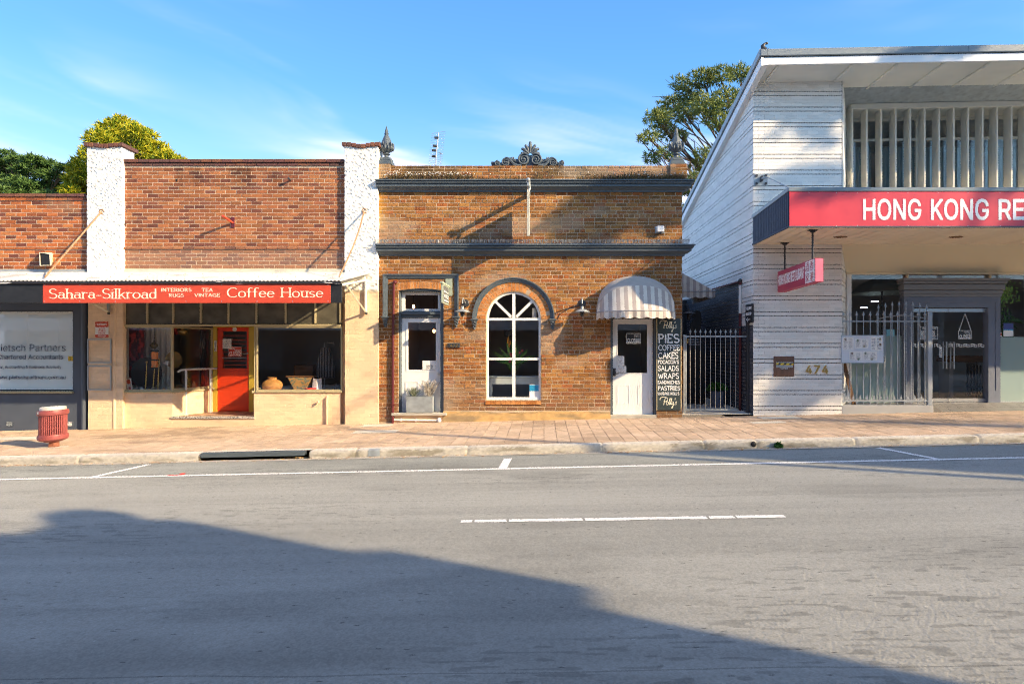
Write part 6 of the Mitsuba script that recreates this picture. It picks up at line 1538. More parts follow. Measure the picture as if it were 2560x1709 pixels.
# ================================================================ passage between the cafe and the restaurant
struct('passage_floor', MB().add([[CR - .3, 15.0, .075], [HX0 + .1, 15.0, .09], [HX0 + .1, 27, .25], [CR - .3, 27, .25]], [(0, 1, 2), (0, 2, 3)]), 'm_concrete')
PF = thing('passage_fence', 'dark timber fence closing the far end of the side passage', 'fence')
for k in range(12): part(PF, 'board', MB().box(CR + k * .136 + .003, CR + (k + 1) * .136 - .003, 22.0, 22.03, .1, 3.2, .003), 'm_black_board')
part(PF, 'rail', MB().box(CR, HX0, 22.03, 22.1, 1.2, 1.3), 'm_black_board')
GT = thing('side_gate', 'black and silver spear topped steel gate across the side passage', 'gate')
GYs = 15.3
sx = lambda p: fx(p, GYs); sz = lambda p: fz(p, GYs)
M('m_gate_bar', [.42, .41, .40], .4, .5)
part(GT, 'post', MB().box(sx(1707.5), sx(1713), GYs - .03, GYs + .03, .05, sz(836), .004), 'm_galv', label='left gate post')
part(GT, 'post', MB().box(sx(1866), sx(1876.5), GYs - .05, GYs + .05, .05, sz(806), .004), 'm_dark_steel', label='tall dark right gate post')
part(GT, 'stile', MB().box(sx(1713.5), sx(1717), GYs - .02, GYs + .02, sz(1026), sz(838), .003), 'm_galv')
part(GT, 'rail', MB().box(sx(1712), sx(1836), GYs - .02, GYs + .02, sz(843), sz(838.5), .003).box(sx(1836), sx(1866), GYs - .018, GYs + .018, sz(842.5), sz(839)), 'm_galv')
part(GT, 'rail', MB().box(sx(1712), sx(1844), GYs - .02, GYs + .02, sz(1025.5), sz(1021.5), .003), 'm_galv')
for k in range(10):
    p = 1725 + 12.6 * k
    b = part(GT, 'bar', MB().tube([[sx(p), GYs - .025, sz(1022)], [sx(p), GYs - .025, sz(832)]], .0095, 8), 'm_gate_bar', smooth=40)
    part(b, 'spear_head', spear(sx(p), sz(833), .10, GYs - .025), 'm_galv')
PDL = single('padlock', 'small brass padlock hanging at the left of the side gate', 'padlock', MB().box(sx(1715.3), sx(1719.5), GYs - .06, GYs - .035, sz(857.5), sz(853), .004).tube([[sx(1716), GYs - .048, sz(853)], [sx(1716), GYs - .048, sz(847)], [sx(1718.8), GYs - .048, sz(847)], [sx(1718.8), GYs - .048, sz(853)]], .005, 6), 'm_brass')
TK = thing('takeaway_sign', 'narrow black takeaway window sign with an arrow on the passage corner', 'sign')
tx_ = HX0 - .05
put(TK + '__board', MB().box(tx_, HX0 - .006, 14.93, 15.42, fz(806.5), fz(759), .003), 'm_black_board'); used.add(TK + '__board')
FT = side(tx_)
tz = lambda a: fz(759) + (fz(806.5) - fz(759)) * a
letters(TK, 'TAKEAWAY', FT, -15.39, -14.96, tz(.30), tz(.13), 'm_white_letter', 'bold')
letters(TK, 'WINDOW', FT, -15.37, -14.98, tz(.60), tz(.43), 'm_white_letter', 'bold')
letters(TK, unary_union([LineString([(0, 0), (1, 0)]).buffer(.06), LineString([(.35, .42), (0, 0), (.35, -.42)]).buffer(.06)]), FT, -15.34, -15.06, tz(.93), tz(.70), 'm_white_letter', name='arrow')
SP = part(RS, 'side_pipe', MB().tube([[HX0 - .05, 15.83, .1], [HX0 - .05, 15.83, 2.2], [HX0 - .05, 15.83, 3.22]], .030, 8).tube([[HX0 - .05, 15.83, 3.2], [HX0 - .05, 18.4, 3.24]], .028, 8), 'm_maroon', smooth=40, label='dark pipe on the passage side wall')
part(SP, 'pale_length', MB().tube([[HX0 - .05, 15.83, 2.42], [HX0 - .05, 15.83, 3.10]], .034, 8), 'm_paper', smooth=40)
part(SP, 'joint', MB().ball([HX0 - .05, 15.83, 3.21], .048).ball([HX0 - .05, 15.83, 2.08], .042), 'm_dark_steel')
# wedge canopy on the cafe's passage side
WA = thing('passage_canopy', 'striped grey canopy over the takeaway window in the side passage', 'awning')
wx0, wx1, wy0, wy1 = CR + .01, fx(1788, 17.0), 17.0, 19.6
wt, wb_, wv = 3.75, fz(728, 17.0), fz(743.5, 17.0)
part(WA, 'end_panel', MB().add([[wx0, wy0, wt], [wx1, wy0, wb_], [wx0, wy0, wb_]], [(0, 1, 2)], [[(wx0 - 3.136) / .165, 0], [(wx1 - 3.136) / .165, 0], [(wx0 - 3.136) / .165, 0]]), 'm_fabric')
part(WA, 'top', MB().add([[wx0, wy0, wt], [wx1, wy0, wb_], [wx1, wy1, wb_], [wx0, wy1, wt]], [(0, 1, 2), (0, 2, 3)], [[0, 0], [0, 0], [15, 0], [15, 0]]), 'm_fabric')
us = np.linspace(0, 1, 61)
vx = wx0 + (wx1 - wx0) * us
part(WA, 'end_valance', MB().add(np.vstack([np.c_[vx, wy0 + 0 * us, wb_ + 0 * us], np.c_[vx, wy0 + .01 * np.sin(us * 40), wv - .035 * np.abs(np.sin(us * np.pi * 5)) + .02]]), np.stack([np.arange(60), np.arange(60) + 1, np.arange(60) + 62, np.arange(60) + 61], -1), np.c_[np.tile((vx - 3.136) / .165, 2), np.zeros(122)]), 'm_fabric')
part(WA, 'front_valance', MB().add([[wx1, wy0, wb_], [wx1, wy1, wb_], [wx1, wy1, wv], [wx1, wy0, wv]], [(0, 1, 2), (0, 2, 3)], [[0, 0], [15, 0], [15, 0], [0, 0]]), 'm_fabric')
part(WA, 'rim_bar', MB().tube([[wx0, wy0 - .01, wb_], [wx1, wy0 - .01, wb_], [wx1 + .01, wy1, wb_]], .012, 6), 'm_grey_print')
LM = thing('wall_lamp', 'dark gooseneck lamp under the striped passage canopy', 'lamp', 'gooseneck lamps on the café passage wall')
ly = 16.2
lc = [fx(1722, ly), ly, fz(783, ly)]
part(LM, 'arm', MB().tube([[CR, ly, fz(768, ly)], [fx(1708, ly), ly, fz(761, ly)], [fx(1718, ly), ly, fz(762, ly)], [lc[0], ly, fz(772, ly)]], .014, 8), 'm_dark_steel', smooth=40)
part(LM, 'shade', MB().lathe([(.0, .10), (.03, .09), (.035, .05), (.17, -.005), (.16, 0), (.03, .04)], lc, 24), 'm_dark_steel', smooth=35)
part(LM, 'bulb', MB().lathe([(0, -.18), (.04, -.16), (.045, -.03), (.03, .02)], lc, 12), 'm_glass_dark', smooth=30)
CB = thing('cutout_board', 'tall black cut-out board shaped like a standing figure behind the side gate', 'board')
cy = 17.4
prof = [(1712, 1022), (1715, 880), (1727, 850), (1725, 815), (1732, 800), (1738, 798), (1731, 795), (1729, 789), (1736, 784), (1737, 780), (1742, 776.5), (1748, 777), (1752, 784), (1753, 800), (1751, 815), (1756, 850), (1760, 900), (1762, 1022)]
put(CB + '__panel', MB().poly(front(cy), Polygon([(fx(a, cy), fz(b, cy)) for a, b in prof]).buffer(.02).buffer(-.01), -.02, 0), 'm_black'); used.add(CB + '__panel')
letters(CB, 'HI', front(cy), fx(1728, cy), fx(1742, cy), fz(855, cy), fz(846, cy), 'm_grey_print', 'hand') if False else scribble(CB, front(cy), fx(1722, cy), fx(1758, cy), fz(864, cy), fz(845, cy), 3, 'm_grey_print', 4, name='chalk_writing')
PP = thing('potted_plant', 'green leafy plant in a blue-grey pot behind the side gate', 'plant')
py_ = 16.7
pc = [fx(1793, py_), py_, .11]
part(PP, 'pot', MB().lathe([(0, 0), (.15, 0), (.20, .38), (.215, .40), (.19, .40), (.17, .34), (0, .34)], pc, 20), 'm_slate', smooth=35)
lf = MB(); g = np.random.default_rng(4)
for k in range(420):
    d = g.normal(size=3); d /= np.linalg.norm(d); d[2] = abs(d[2]) * .9
    c = np.array(pc) + [0, 0, .42] + d * np.array([.25, .2, .20]) * g.random() ** .4
    e = d + .5 * g.normal(size=3); e *= .055 / np.linalg.norm(e); s_ = np.cross(e, g.normal(size=3)); s_ *= .022 / np.linalg.norm(s_)
    lf.add([c, c + e * .5 + s_, c + e, c + e * .5 - s_], [(0, 1, 2), (0, 2, 3)], (g.random(), 0))
part(PP, 'leaves', lf, 'm_leaf', kind='stuff')
# rubbish bin on the footpath
RB = thing('rubbish_bin', 'faded red slatted rubbish bin with a white lid on the footpath', 'bin')
by = 12.35
bxx = fx(132.5, by); bz = float(zfoot(bxx, by))
R0 = .228
M('m_bin', lambda p, n, uv: C(.30, .075, .072) * (.75 + .5 * fbm(p.x * 7, p.y * 7, p.z * 7)), .45)
sl = .055
def lean(mb): mb.v = [np.c_[v[:, 0], v[:, 1], v[:, 2] + sl * (v[:, 0] - bxx) * (v[:, 2] > bz + .05)] for v in mb.v]; return mb
part(RB, 'foot', MB().lathe([(0, 0), (.095, 0), (.085, .14), (0, .14)], [bxx + .02, by, bz], 6), 'm_rusty_red' if M('m_rusty_red', lambda p, n, uv: mix((.32, .11, .07), (.22, .09, .045), fbm(p.x * 9, p.y * 9, p.z * 9)), .8) else '')
part(RB, 'base_ring', lean(MB().lathe([(.0, .10), (R0 - .10, .10), (R0 - .02, .13), (R0 + .012, .15), (R0 + .018, .20), (R0 + .01, .235), (R0 - .02, .24), (0, .24)], [bxx, by, bz], 40)), 'm_bin', smooth=35)
part(RB, 'top_ring', lean(MB().lathe([(R0 - .03, .60), (R0 + .012, .60), (R0 + .02, .625), (R0 + .02, .665), (R0 + .008, .69), (R0 - .03, .69), (R0 - .03, .60)], [bxx, by, bz], 40)), 'm_bin', smooth=35)
part(RB, 'liner', lean(MB().lathe([(R0 - .045, .22), (R0 - .045, .66)], [bxx, by, bz], 32)), 'm_liner' if M('m_liner', [.05, .012, .013], .7) else '')
for k in range(40):
    a = 2 * math.pi * k / 40
    c, s = math.cos(a), math.sin(a)
    rot = lambda p: np.stack([bxx + (p[:, 1]) * c - p[:, 0] * s, by + p[:, 1] * s + p[:, 0] * c, bz + p[:, 2]], -1)
    b = MB().box(-.0105, .0105, R0 - .028, R0 - .006, .235, .605, .003)
    part(RB, 'slat', lean(MB().add(rot(b.v[0]), b.f[0])), 'm_bin')
for z in (.36, .48): part(RB, 'hoop', lean(MB().tube([[bxx + (R0 - .03) * math.cos(a), by + (R0 - .03) * math.sin(a), bz + z] for a in np.linspace(0, 6.283, 33)], .007, 5)), 'm_bin')
part(RB, 'lid', lean(MB().lathe([(0, .735), (.05, .738), (R0 - .05, .755), (R0 - .022, .748), (R0 - .018, .70), (R0 - .03, .685), (0, .685)], [bxx, by, bz], 40)), 'm_lid' if M('m_lid', lambda p, n, uv: C(.60, .58, .52) * (.8 + .35 * fbm(p.x * 9, p.y * 9, 0)), .6) else '', smooth=35)
part(RB, 'latch', lean(MB().box(bxx - .13, bxx - .10, by - .225, by - .20, bz + .63, bz + .68, .005)), 'm_galv')
part('footpath', 'earth_patch', MB().add(*grid(lambda x, y: np.stack([x, y, zfoot(x, y) + .005], -1), np.linspace(bxx - .36, bxx + .36, 3), np.linspace(by - .2, by + .12, 3)).get()) if False else MB().poly(flat(lambda x, y: zfoot(x, y)), affinity.scale(Point(bxx, by - .02).buffer(.30, 8), 1.0, .5), .003, .006), 'm_concrete')
# ================================================================ trees behind the shops
M('m_bark', lambda p, n, uv: C(.12, .085, .06) * (.6 + .8 * fbm(p.x * 6, p.y * 6, p.z * 2)), .9, spec=.1)
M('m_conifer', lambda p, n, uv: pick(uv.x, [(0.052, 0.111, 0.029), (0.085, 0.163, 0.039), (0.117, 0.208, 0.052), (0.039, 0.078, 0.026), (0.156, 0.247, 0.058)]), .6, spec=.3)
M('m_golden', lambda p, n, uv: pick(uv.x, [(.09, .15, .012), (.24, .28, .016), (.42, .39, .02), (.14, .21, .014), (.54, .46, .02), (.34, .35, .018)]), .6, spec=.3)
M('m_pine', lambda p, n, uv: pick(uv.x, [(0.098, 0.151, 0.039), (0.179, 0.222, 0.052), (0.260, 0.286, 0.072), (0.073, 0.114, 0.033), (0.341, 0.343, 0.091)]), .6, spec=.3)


def foliage(clumps, n, leaf, seed, flatness=.0, droop=0.0, tuft=5, spread=.9, tips=True, width=.22):
    """Tufts of needle-like faces through each clump (centre, radii), denser towards its skin; uv.x carries each tuft's tone."""
    g, V, F, U, k0 = np.random.default_rng(seed), [], [], [], 0
    for c, rad in clumps:
        c, rad = np.asarray(c, float), np.asarray(rad, float)
        m = int(n * (rad.prod() ** (2 / 3)) / .36)
        d = g.normal(size=(m, 3)); d /= np.linalg.norm(d, axis=1, keepdims=True)
        lump = .74 + .42 * meshkit.noise(d * 2.3 + c, seed)
        p = c + d * rad * (g.random((m, 1)) ** .38) * lump[:, None]
        out = d * np.array([1, 1, 1 - flatness]) + np.array([0, 0, .25 - droop])
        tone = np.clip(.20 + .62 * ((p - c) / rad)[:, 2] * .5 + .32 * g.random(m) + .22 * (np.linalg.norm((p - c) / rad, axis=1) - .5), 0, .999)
        for q in range(tuft):
            e = out + spread * g.normal(size=(m, 3)) * np.array([1, 1, 1 - flatness * .7])
            e /= np.linalg.norm(e, axis=1, keepdims=True)
            L = leaf * (.6 + .7 * g.random((m, 1)))
            s = np.cross(e, g.normal(size=(m, 3))); s /= np.linalg.norm(s, axis=1, keepdims=True) + 1e-9
            a, b, t = p - s * L * width * .5, p + s * L * width * .5, p + e * L
            V.append(np.stack([a + e * L * .25, b + e * L * .25, t, p], 1).reshape(-1, 3))
            i = k0 + 4 * np.arange(m)[:, None]
            F += [np.c_[i, i + 1, i + 2], np.c_[i + 1, i, i + 3]]
            U.append(np.repeat(np.c_[np.clip(tone + .08 * g.normal(size=m), 0, .999), g.random(m)], 4, 0)); k0 += 4 * m
    return MB().add(np.vstack(V), np.vstack(F), np.vstack(U))


def tree(name, label, base, clumps, bark_r, leafm, seed, limbs=None, group=None, limb_w=.34, **kw):
    K = thing(name, label, 'tree', group)
    top = np.array(max(clumps, key=lambda c: c[0][2])[0], float)
    g = np.random.default_rng(seed + 50)
    b = np.array(base, float)
    t = np.linspace(0, 1, 12)[:, None]
    bend = np.cumsum(g.normal(size=(12, 3)) * [.10, .10, 0], 0)
    axis = b + (np.array([b[0] * .35 + top[0] * .65, b[1], b[2] + (top[2] - b[2]) * .88]) - b) * t + bend * t
    part(K, 'trunk', MB().tube(axis, bark_r * (1 - .86 * t[:, 0]), 9), 'm_bark', smooth=50)
    for c, rad in clumps:
        c = np.asarray(c, float)
        h = np.clip((c[2] - 1.2 * rad[2] - b[2]) / (top[2] - b[2]) * .82, .1, .93)
        s = np.array([np.interp(h, t[:, 0], axis[:, k]) for k in range(3)])
        mid = s + (c - s) * .55 + np.array([.2 * g.normal(), .2 * g.normal(), -.12 * np.linalg.norm(c - s) * g.random()])
        w = limb_w * bark_r * (1 - .6 * h)
        lm = MB().tube([s, (s + mid) / 2 + .1 * g.normal(size=3), mid, c], [w, w * .75, w * .5, w * .2], 6)
        for q in range(limbs or 4):
            e = c + np.asarray(rad) * g.normal(size=3) * .55
            st = mid + (c - mid) * g.random()
            lm.tube([st, (st + e) / 2 + .15 * g.normal(size=3), e], [w * .35, w * .25, w * .1], 5)
        part(K, 'limb', lm, 'm_bark')
    part(K, 'crown', foliage(clumps, seed=seed, **kw), leafm, kind='stuff')
    return K


def px_clumps(L, Y, seed, deep=1.6, flat=1.0):
    g = np.random.default_rng(seed)
    return [((fx(a, Y + dy), Y + dy, fz(b, Y + dy)), (rr * Y / FOCAL, rr * Y / FOCAL * 1.1, rr * Y / FOCAL * (q[0] if q else flat))) for a, b, rr, *q in L for dy in [deep * g.normal()]]


Yp = 32.0
pine = px_clumps([(1640, 296, 30), (1622, 345, 26), (1662, 330, 30), (1632, 392, 24), (1680, 262, 34), (1722, 232, 36), (1755, 196, 34), (1800, 188, 34), (1848, 182, 34), (1890, 190, 38), (1712, 285, 38), (1762, 262, 40), (1818, 252, 42), (1868, 250, 40), (1700, 205, 22), (1668, 378, 22), (1655, 290, 26),
    (1790, 300, 34), (1840, 310, 36), (1700, 340, 20), (1760, 385, 24), (1800, 372, 26), (1742, 412, 22), (1715, 470, 22), (1745, 505, 26), (1700, 520, 20), (1730, 440, 16), (1690, 405, 16), (1780, 440, 28)], Yp, 5, 1.2, .66)
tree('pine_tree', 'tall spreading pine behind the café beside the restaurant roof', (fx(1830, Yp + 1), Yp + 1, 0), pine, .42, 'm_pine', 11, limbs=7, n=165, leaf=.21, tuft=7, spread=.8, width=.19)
Yg = 36.0
gold = px_clumps([(275, 325, 30), (305, 318, 30), (250, 350, 30), (340, 335, 26), (365, 345, 26), (295, 370, 44), (350, 385, 40), (395, 385, 34), (420, 405, 30), (235, 395, 34), (455, 412, 16), (470, 425, 15), (205, 425, 30), (190, 455, 26), (175, 480, 22), (230, 460, 44), (300, 440, 60), (380, 440, 50), (430, 450, 36), (330, 322, 14), (445, 440, 24)], Yg, 6, .9, .95)
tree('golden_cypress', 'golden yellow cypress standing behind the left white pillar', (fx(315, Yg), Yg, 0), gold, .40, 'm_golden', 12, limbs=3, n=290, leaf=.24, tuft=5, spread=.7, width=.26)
Yd = 40.0
dark_ = px_clumps([(20, 385, 16, .6), (10, 405, 30, .45), (45, 400, 24, .45), (85, 402, 24, .5), (120, 412, 26, .45), (165, 420, 22, .4), (-30, 395, 30, .5), (20, 428, 40, .35), (75, 425, 40, .35), (125, 440, 36, .35), (165, 448, 22, .4), (-40, 430, 40, .4), (10, 455, 42, .35), (60, 462, 44, .35), (110, 468, 40, .35), (150, 475, 34, .4), (25, 485, 44, .4), (80, 490, 44, .4), (130, 498, 40, .4)], Yd, 7, 1.0)
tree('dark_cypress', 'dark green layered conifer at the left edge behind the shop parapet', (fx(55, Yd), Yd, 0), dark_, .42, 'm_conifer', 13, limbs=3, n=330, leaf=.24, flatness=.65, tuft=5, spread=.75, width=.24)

# ================================================================ across the road, behind the camera: what throws the shadows and shows in the glass
OB = thing('opposite_shop', 'shaded shop building across the road, behind the viewer', 'shop')
FO = lambda p: np.stack([-p[:, 0], -1.7 + p[:, 2], p[:, 1]], -1)         # faces the road (+y)
ox0, ox1, og, ot = -26.0, 10.25, -.1, 7.45
wins = unary_union([rect(-ox1 + 1.2 + k * 4.4, -ox1 + 3.6 + k * 4.4, 4.4, 6.2) for k in range(8)] + [rect(-ox1 + .8 + k * 4.4, -ox1 + 4.4 + k * 4.4, .5, 2.6) for k in range(8)])
wall(OB, 'wall', FO, rect(-ox1, -ox0, og - .3, ot).difference(wins), -.3, 0, 'm_brick_far' if M('m_brick_far', [.10, .07, .055], .8) else '')
part(OB, 'body', MB().box(ox0, ox1, -12, -2.2, og - .3, 6.6), 'm_room')
part(OB, 'parapet_coping', MB().box(ox0, ox1, -2.1, -1.62, ot, ot + .12, .02), 'm_concrete')
part(OB, 'end_pier', MB().box(10.25, 11.35, -2.6, -1.62, og - .4, 6.0).box(10.3, 12.0, -2.6, -1.6, 6.0, 6.9).box(10.35, 11.6, -2.5, -1.6, 6.9, 8.0), 'm_concrete')
part(OB, 'pier_ball', MB().ball([11.5, -2.0, 8.45], .34).lathe([(.12, 7.9), (.12, 8.3)], [11.5, -2.0, 0], 10), 'm_concrete', smooth=True)
part(OB, 'awning_roof', MB().box(ox0, 8.6, -1.6, -.62, 2.9, 3.0), 'm_galv')
part(OB, 'awning_fascia', MB().box(ox0, 8.6, -.62, -.58, 2.42, 2.95), 'm_white_paint')
O2 = thing('tall_opposite_building', 'tall false-fronted building further up the far side of the road', 'building')
part(O2, 'wall', MB().box(25.5, 46, -2.1, -1.7, -.2, 12.1), 'm_brick_far')
part(O2, 'coping', MB().box(25.45, 46.1, -2.15, -1.65, 12.1, 12.2), 'm_concrete')
part(O2, 'body', MB().box(25.5, 46, -12, -2.1, -.2, 4.6), 'm_brick_far')
PL = thing('light_pole', 'steel street light pole on the far footpath', 'pole')
part(PL, 'shaft', MB().tube([[18, 1.7, .1], [18, 1.7, 11.6]], [.13, .075], 12), 'm_galv', smooth=40)
part(PL, 'outreach', MB().tube([[18, 1.7, 11.4], [17.6, 2.6, 11.9], [17.5, 3.3, 11.95]], .04, 8), 'm_galv', smooth=40)
OL = thing('low_opposite_shop', 'low shop across the road between the two taller buildings', 'shop')
part(OL, 'wall', MB().box(12.2, 25.3, -9, -3.2, -.2, 5.2), 'm_brick_far')
part(OL, 'fascia', MB().box(12.2, 25.6, -3.2, -3.1, 3.0, 3.6), 'm_navy')
g = np.random.default_rng(22)
tc = []
boughs = [(2.2, 4.5), (2.9, 3.6), (2.3, 3.0), (2.6, 5.0), (1.2, 4.9), (6.3, 6.7), (6.1, 5.5), (5.4, 4.75), (7.3, 4.15), (8.7, 4.45), (9.9, 4.2), (8.2, 7.75), (9.8, 8.0), (9.1, 6.0), (10.6, 5.6),
          (5.6, 3.1), (6.3, 2.2), (5.3, 1.5), (7.9, 2.2), (9.5, 1.7), (11.0, 3.0), (6.3, .9)]
for u0, w0 in boughs:                                       # boughs of loose sprays that break the low sun into streaks
    y0, a = 5.0 + 1.1 * g.normal(), math.radians(28 + 14 * g.normal())
    for q in range(5):
        k = (g.random() - .5) * 1.9
        u, w, y = u0 + k * math.cos(a) + .22 * g.normal(), w0 + k * math.sin(a) + .16 * g.normal(), y0 + .5 * g.normal()
        t = (15 - y) / 1.05
        tc.append((np.array([u + 1.89 * t, y, w + t]), np.array([.50, .42, .20]) * (.5 + .75 * g.random())))
tree('street_tree', 'large leafy tree across the road to the right', (27.5, 1.2, .1), tc, .30, 'm_pine', 31, limbs=1, limb_w=.05, n=95, leaf=.24, tuft=5, spread=1.0, width=.5)
# ================================================================ things in the shop windows
def obj(name, label, cat, mb, m, smooth=35, group=None): return single(name, label, cat, mb, m, smooth=smooth, group=group)


DS = sill - .008                                            # display floor
M('m_rug', lambda p, n, uv: mix((.50, .05, .045), (.16, .03, .035), smoothstep(.4, .6, noise(p.x * 22, 0, p.z * 9))) * (.6 + .8 * fbm(p.x * 14, 1, p.z * 30)), .95, spec=.1)
M('m_curtain_white', [.72, .70, .66], .9)
M('m_pot', lambda p, n, uv: C(.50, .25, .075) * (.7 + .6 * fbm(p.x * 9, p.y * 9, p.z * 9)), .7)
M('m_lamp_glow', [.85, .30, .08], .5)
M('m_ceramic', [.62, .64, .66], .25)
ry = 15.75
obj('rug', 'dark red patterned rug hanging in the left shop window', 'rug', grid(lambda u, v: np.stack([fx(312, ry) + u * (fx(360, ry) - fx(312, ry)), ry + .02 * np.sin(u * 14), DS + .02 + .12 + v * (fz(812, ry) - DS - .14)], -1), np.linspace(0, 1, 31), [0, 1]), 'm_rug', True)
obj('window_curtain', 'white curtain behind the red rug in the left shop window', 'curtain', grid(lambda u, v: np.stack([fx(306, 16.1) + u * 1.2, 16.1 + .03 * np.sin(u * 60), DS + v * 2.0], -1), np.linspace(0, 1, 90), [0, 1]), 'm_curtain_white', True)
TRY = lambda px, py, Y, R, sq=1: MB().lathe([(0, .0), (R * .55, .004), (R * .92, -.015), (R, -.03), (R * 1.0, -.02), (R * .9, .0), (0, .012)], [fx(px, Y), Y, fz(py, Y)], 36, axis='y')
obj('dark_tray', 'large dark round metal tray leaning in the left shop window', 'tray', TRY(368, 932, 15.55, .37), 'm_dark_steel')
obj('brass_tray', 'round engraved brass tray in the middle of the left shop window', 'tray', TRY(436, 899, 15.7, .20), 'm_brass_dull')
LN = thing('orange_lantern', 'tall orange glass lantern hanging in the left shop window', 'lantern')
ly_ = 15.4
part(LN, 'glass', MB().box(fx(381, ly_), fx(393, ly_), ly_ - .05, ly_ + .05, fz(919, ly_), fz(879, ly_), .01), 'm_lamp_glow')
part(LN, 'frame', MB().box(fx(380, ly_), fx(394, ly_), ly_ - .06, ly_ + .06, fz(879, ly_), fz(875, ly_)).box(fx(380, ly_), fx(394, ly_), ly_ - .06, ly_ + .06, fz(901, ly_), fz(898, ly_)).box(fx(380, ly_), fx(394, ly_), ly_ - .06, ly_ + .06, fz(921, ly_), fz(918, ly_)), 'm_dark_steel')
part(LN, 'chain', MB().tube([[fx(386, ly_), ly_, fz(875, ly_)], [fx(386, ly_), ly_, fz(815, ly_)]], .006, 5), 'm_dark_steel')
obj('hanging_oil_lamp', 'small dark oil lamp hung on chains above the orange lantern', 'lamp', MB().lathe([(0, -.09), (.04, -.085), (.085, -.04), (.09, 0), (.05, .05), (.015, .07), (.02, .10), (0, .11)], [fx(385, 15.9), 15.9, fz(862, 15.9)], 18).tube([[fx(378, 15.9), 15.9, fz(858, 15.9)], [fx(386, 15.9), 15.9, fz(815, 15.9)], [fx(392, 15.9), 15.9, fz(858, 15.9)]], .004, 4), 'm_brass_dull')
obj('silver_lamp', 'bright silver lantern in the centre of the left shop window', 'lamp', MB().ball([fx(411, 15.5), 15.5, fz(907, 15.5)], (.035, .035, .045)).lathe([(.02, -.05), (.045, -.045), (.05, .04), (.02, .06)], [fx(418, 15.5), 15.5, fz(907, 15.5)], 12), 'm_steel')
for k, (px_, top, lab) in enumerate(((366, 908, 'leftmost'), (385, 918, 'middle'), (397, 900, 'rightmost'))):
    y = 15.3 + .05 * k
    obj('candlestick', f'{lab} of three thin brass candlesticks in the left shop window', 'candlestick', MB().tube([[fx(px_ - 3, y), y, DS], [fx(px_, y), y, fz(top + 20, y)], [fx(px_ + 1, y), y, fz(top, y)]], [.018, .009, .009], 7).lathe([(.05, 0), (.04, .02), (0, .03)], [fx(px_ - 3, y), y, DS], 14).lathe([(0, 0), (.025, .02), (.02, .05)], [fx(px_ + 1, y), y, fz(top, y)], 10), 'm_brass', group='brass candlesticks in the left shop window')
JR = [(343, .050, .075, 'm_brass_dull', 'small dull green jar nearest the red card'), (354, .040, .12, 'm_ceramic', 'white and blue pot in the left shop window'), (373, .060, .085, 'm_brass', 'squat brass bowl in the left shop window'), (390, .10, .045, 'm_rug', 'flat red patterned dish in the left shop window'), (409, .045, .11, 'm_pot', 'orange jar right of centre in the left shop window'), (433, .050, .07, 'm_lamp_glow', 'bright orange tin by the window corner'), (421, .035, .15, 'm_brass_dull', 'slim brass coffee pot in the left shop window'), (470, .05, .09, 'm_rug', 'small dark red jar behind the handrail'), (484, .06, .22, 'm_brass_dull', 'tall brass urn behind the handrail'), (500, .09, .06, 'm_brass', 'shallow brass dish behind the handrail')]
for px_, R, h, m, lab in JR:
    y = 15.22 if px_ < 436 else 15.9
    obj('jar' if 'jar' in lab else 'ornament_pot', lab, 'jar' if 'jar' in lab else 'ornament', MB().lathe([(0, 0), (R * .7, 0), (R, h * .35), (R * .9, h * .7), (R * .5, h * .85), (R * .6, h), (0, h)], [fx(px_, y), y, DS], 18), m)
CDm = thing('red_dot_card', 'white card with a red dot leaning in the corner of the left shop window', 'card')
cm = slant(fx(314, 15.2), 15.22, fx(331, 15.2), 15.18)
put(CDm + '__card', MB().poly(cm, Polygon([(.06, 0), (.20, .01), (.14, .33), (.0, .31)]), 0, .006), 'm_paper'); used.add(CDm + '__card')
scene[CDm + '__card']['to_world'] = T().translate([0, 0, DS])
kd = part(CDm, 'red_dot', MB().poly(cm, affinity.translate(Point(.075, .245).buffer(.055), 0, 0), .006, .008), 'm_red'); scene[kd]['to_world'] = T().translate([0, 0, DS])
kd = part(CDm, 'red_mark', MB().poly(cm, rect(.075, .15, .07, .13), .006, .008), 'm_red'); scene[kd]['to_world'] = T().translate([0, 0, DS])
obj('brass_chandelier', 'brass chandelier hanging at the top of the angled shop window', 'chandelier', MB().lathe([(.0, -.06), (.05, -.05), (.10, -.02), (.11, 0), (.09, 0), (.09, .03), (.11, .03), (.11, .05), (.09, .05), (.02, .09), (0, .2)], [fx(457, 16.0), 16.0, fz(832, 16.0)], 20), 'm_brass')
obj('framed_picture', 'framed red picture on the back wall of the left shop window', 'picture', MB().box(fx(414, 16.3), fx(444, 16.3), 16.28, 16.3, fz(836, 16.3), fz(813, 16.3), .004), 'm_rug', False)
obj('dark_drape', 'dark drape hanging beside the olive door frame', 'drape', grid(lambda u, v: np.stack([fx(500, 16.6) + u * .36, 16.6 + .04 * np.sin(u * 22), DS + v * 2.0], -1), np.linspace(0, 1, 40), [0, 1]), 'm_slate_brick', True)
obj('red_stool', 'red painted stand behind the handrail in the angled window', 'stand', MB().box(fx(513, 16.2), fx(522, 16.2), 16.15, 16.25, DS, fz(922, 16.2), .01).box(fx(510, 16.2), fx(525, 16.2), 16.12, 16.28, fz(922, 16.2), fz(917, 16.2), .01), 'm_maroon', False)
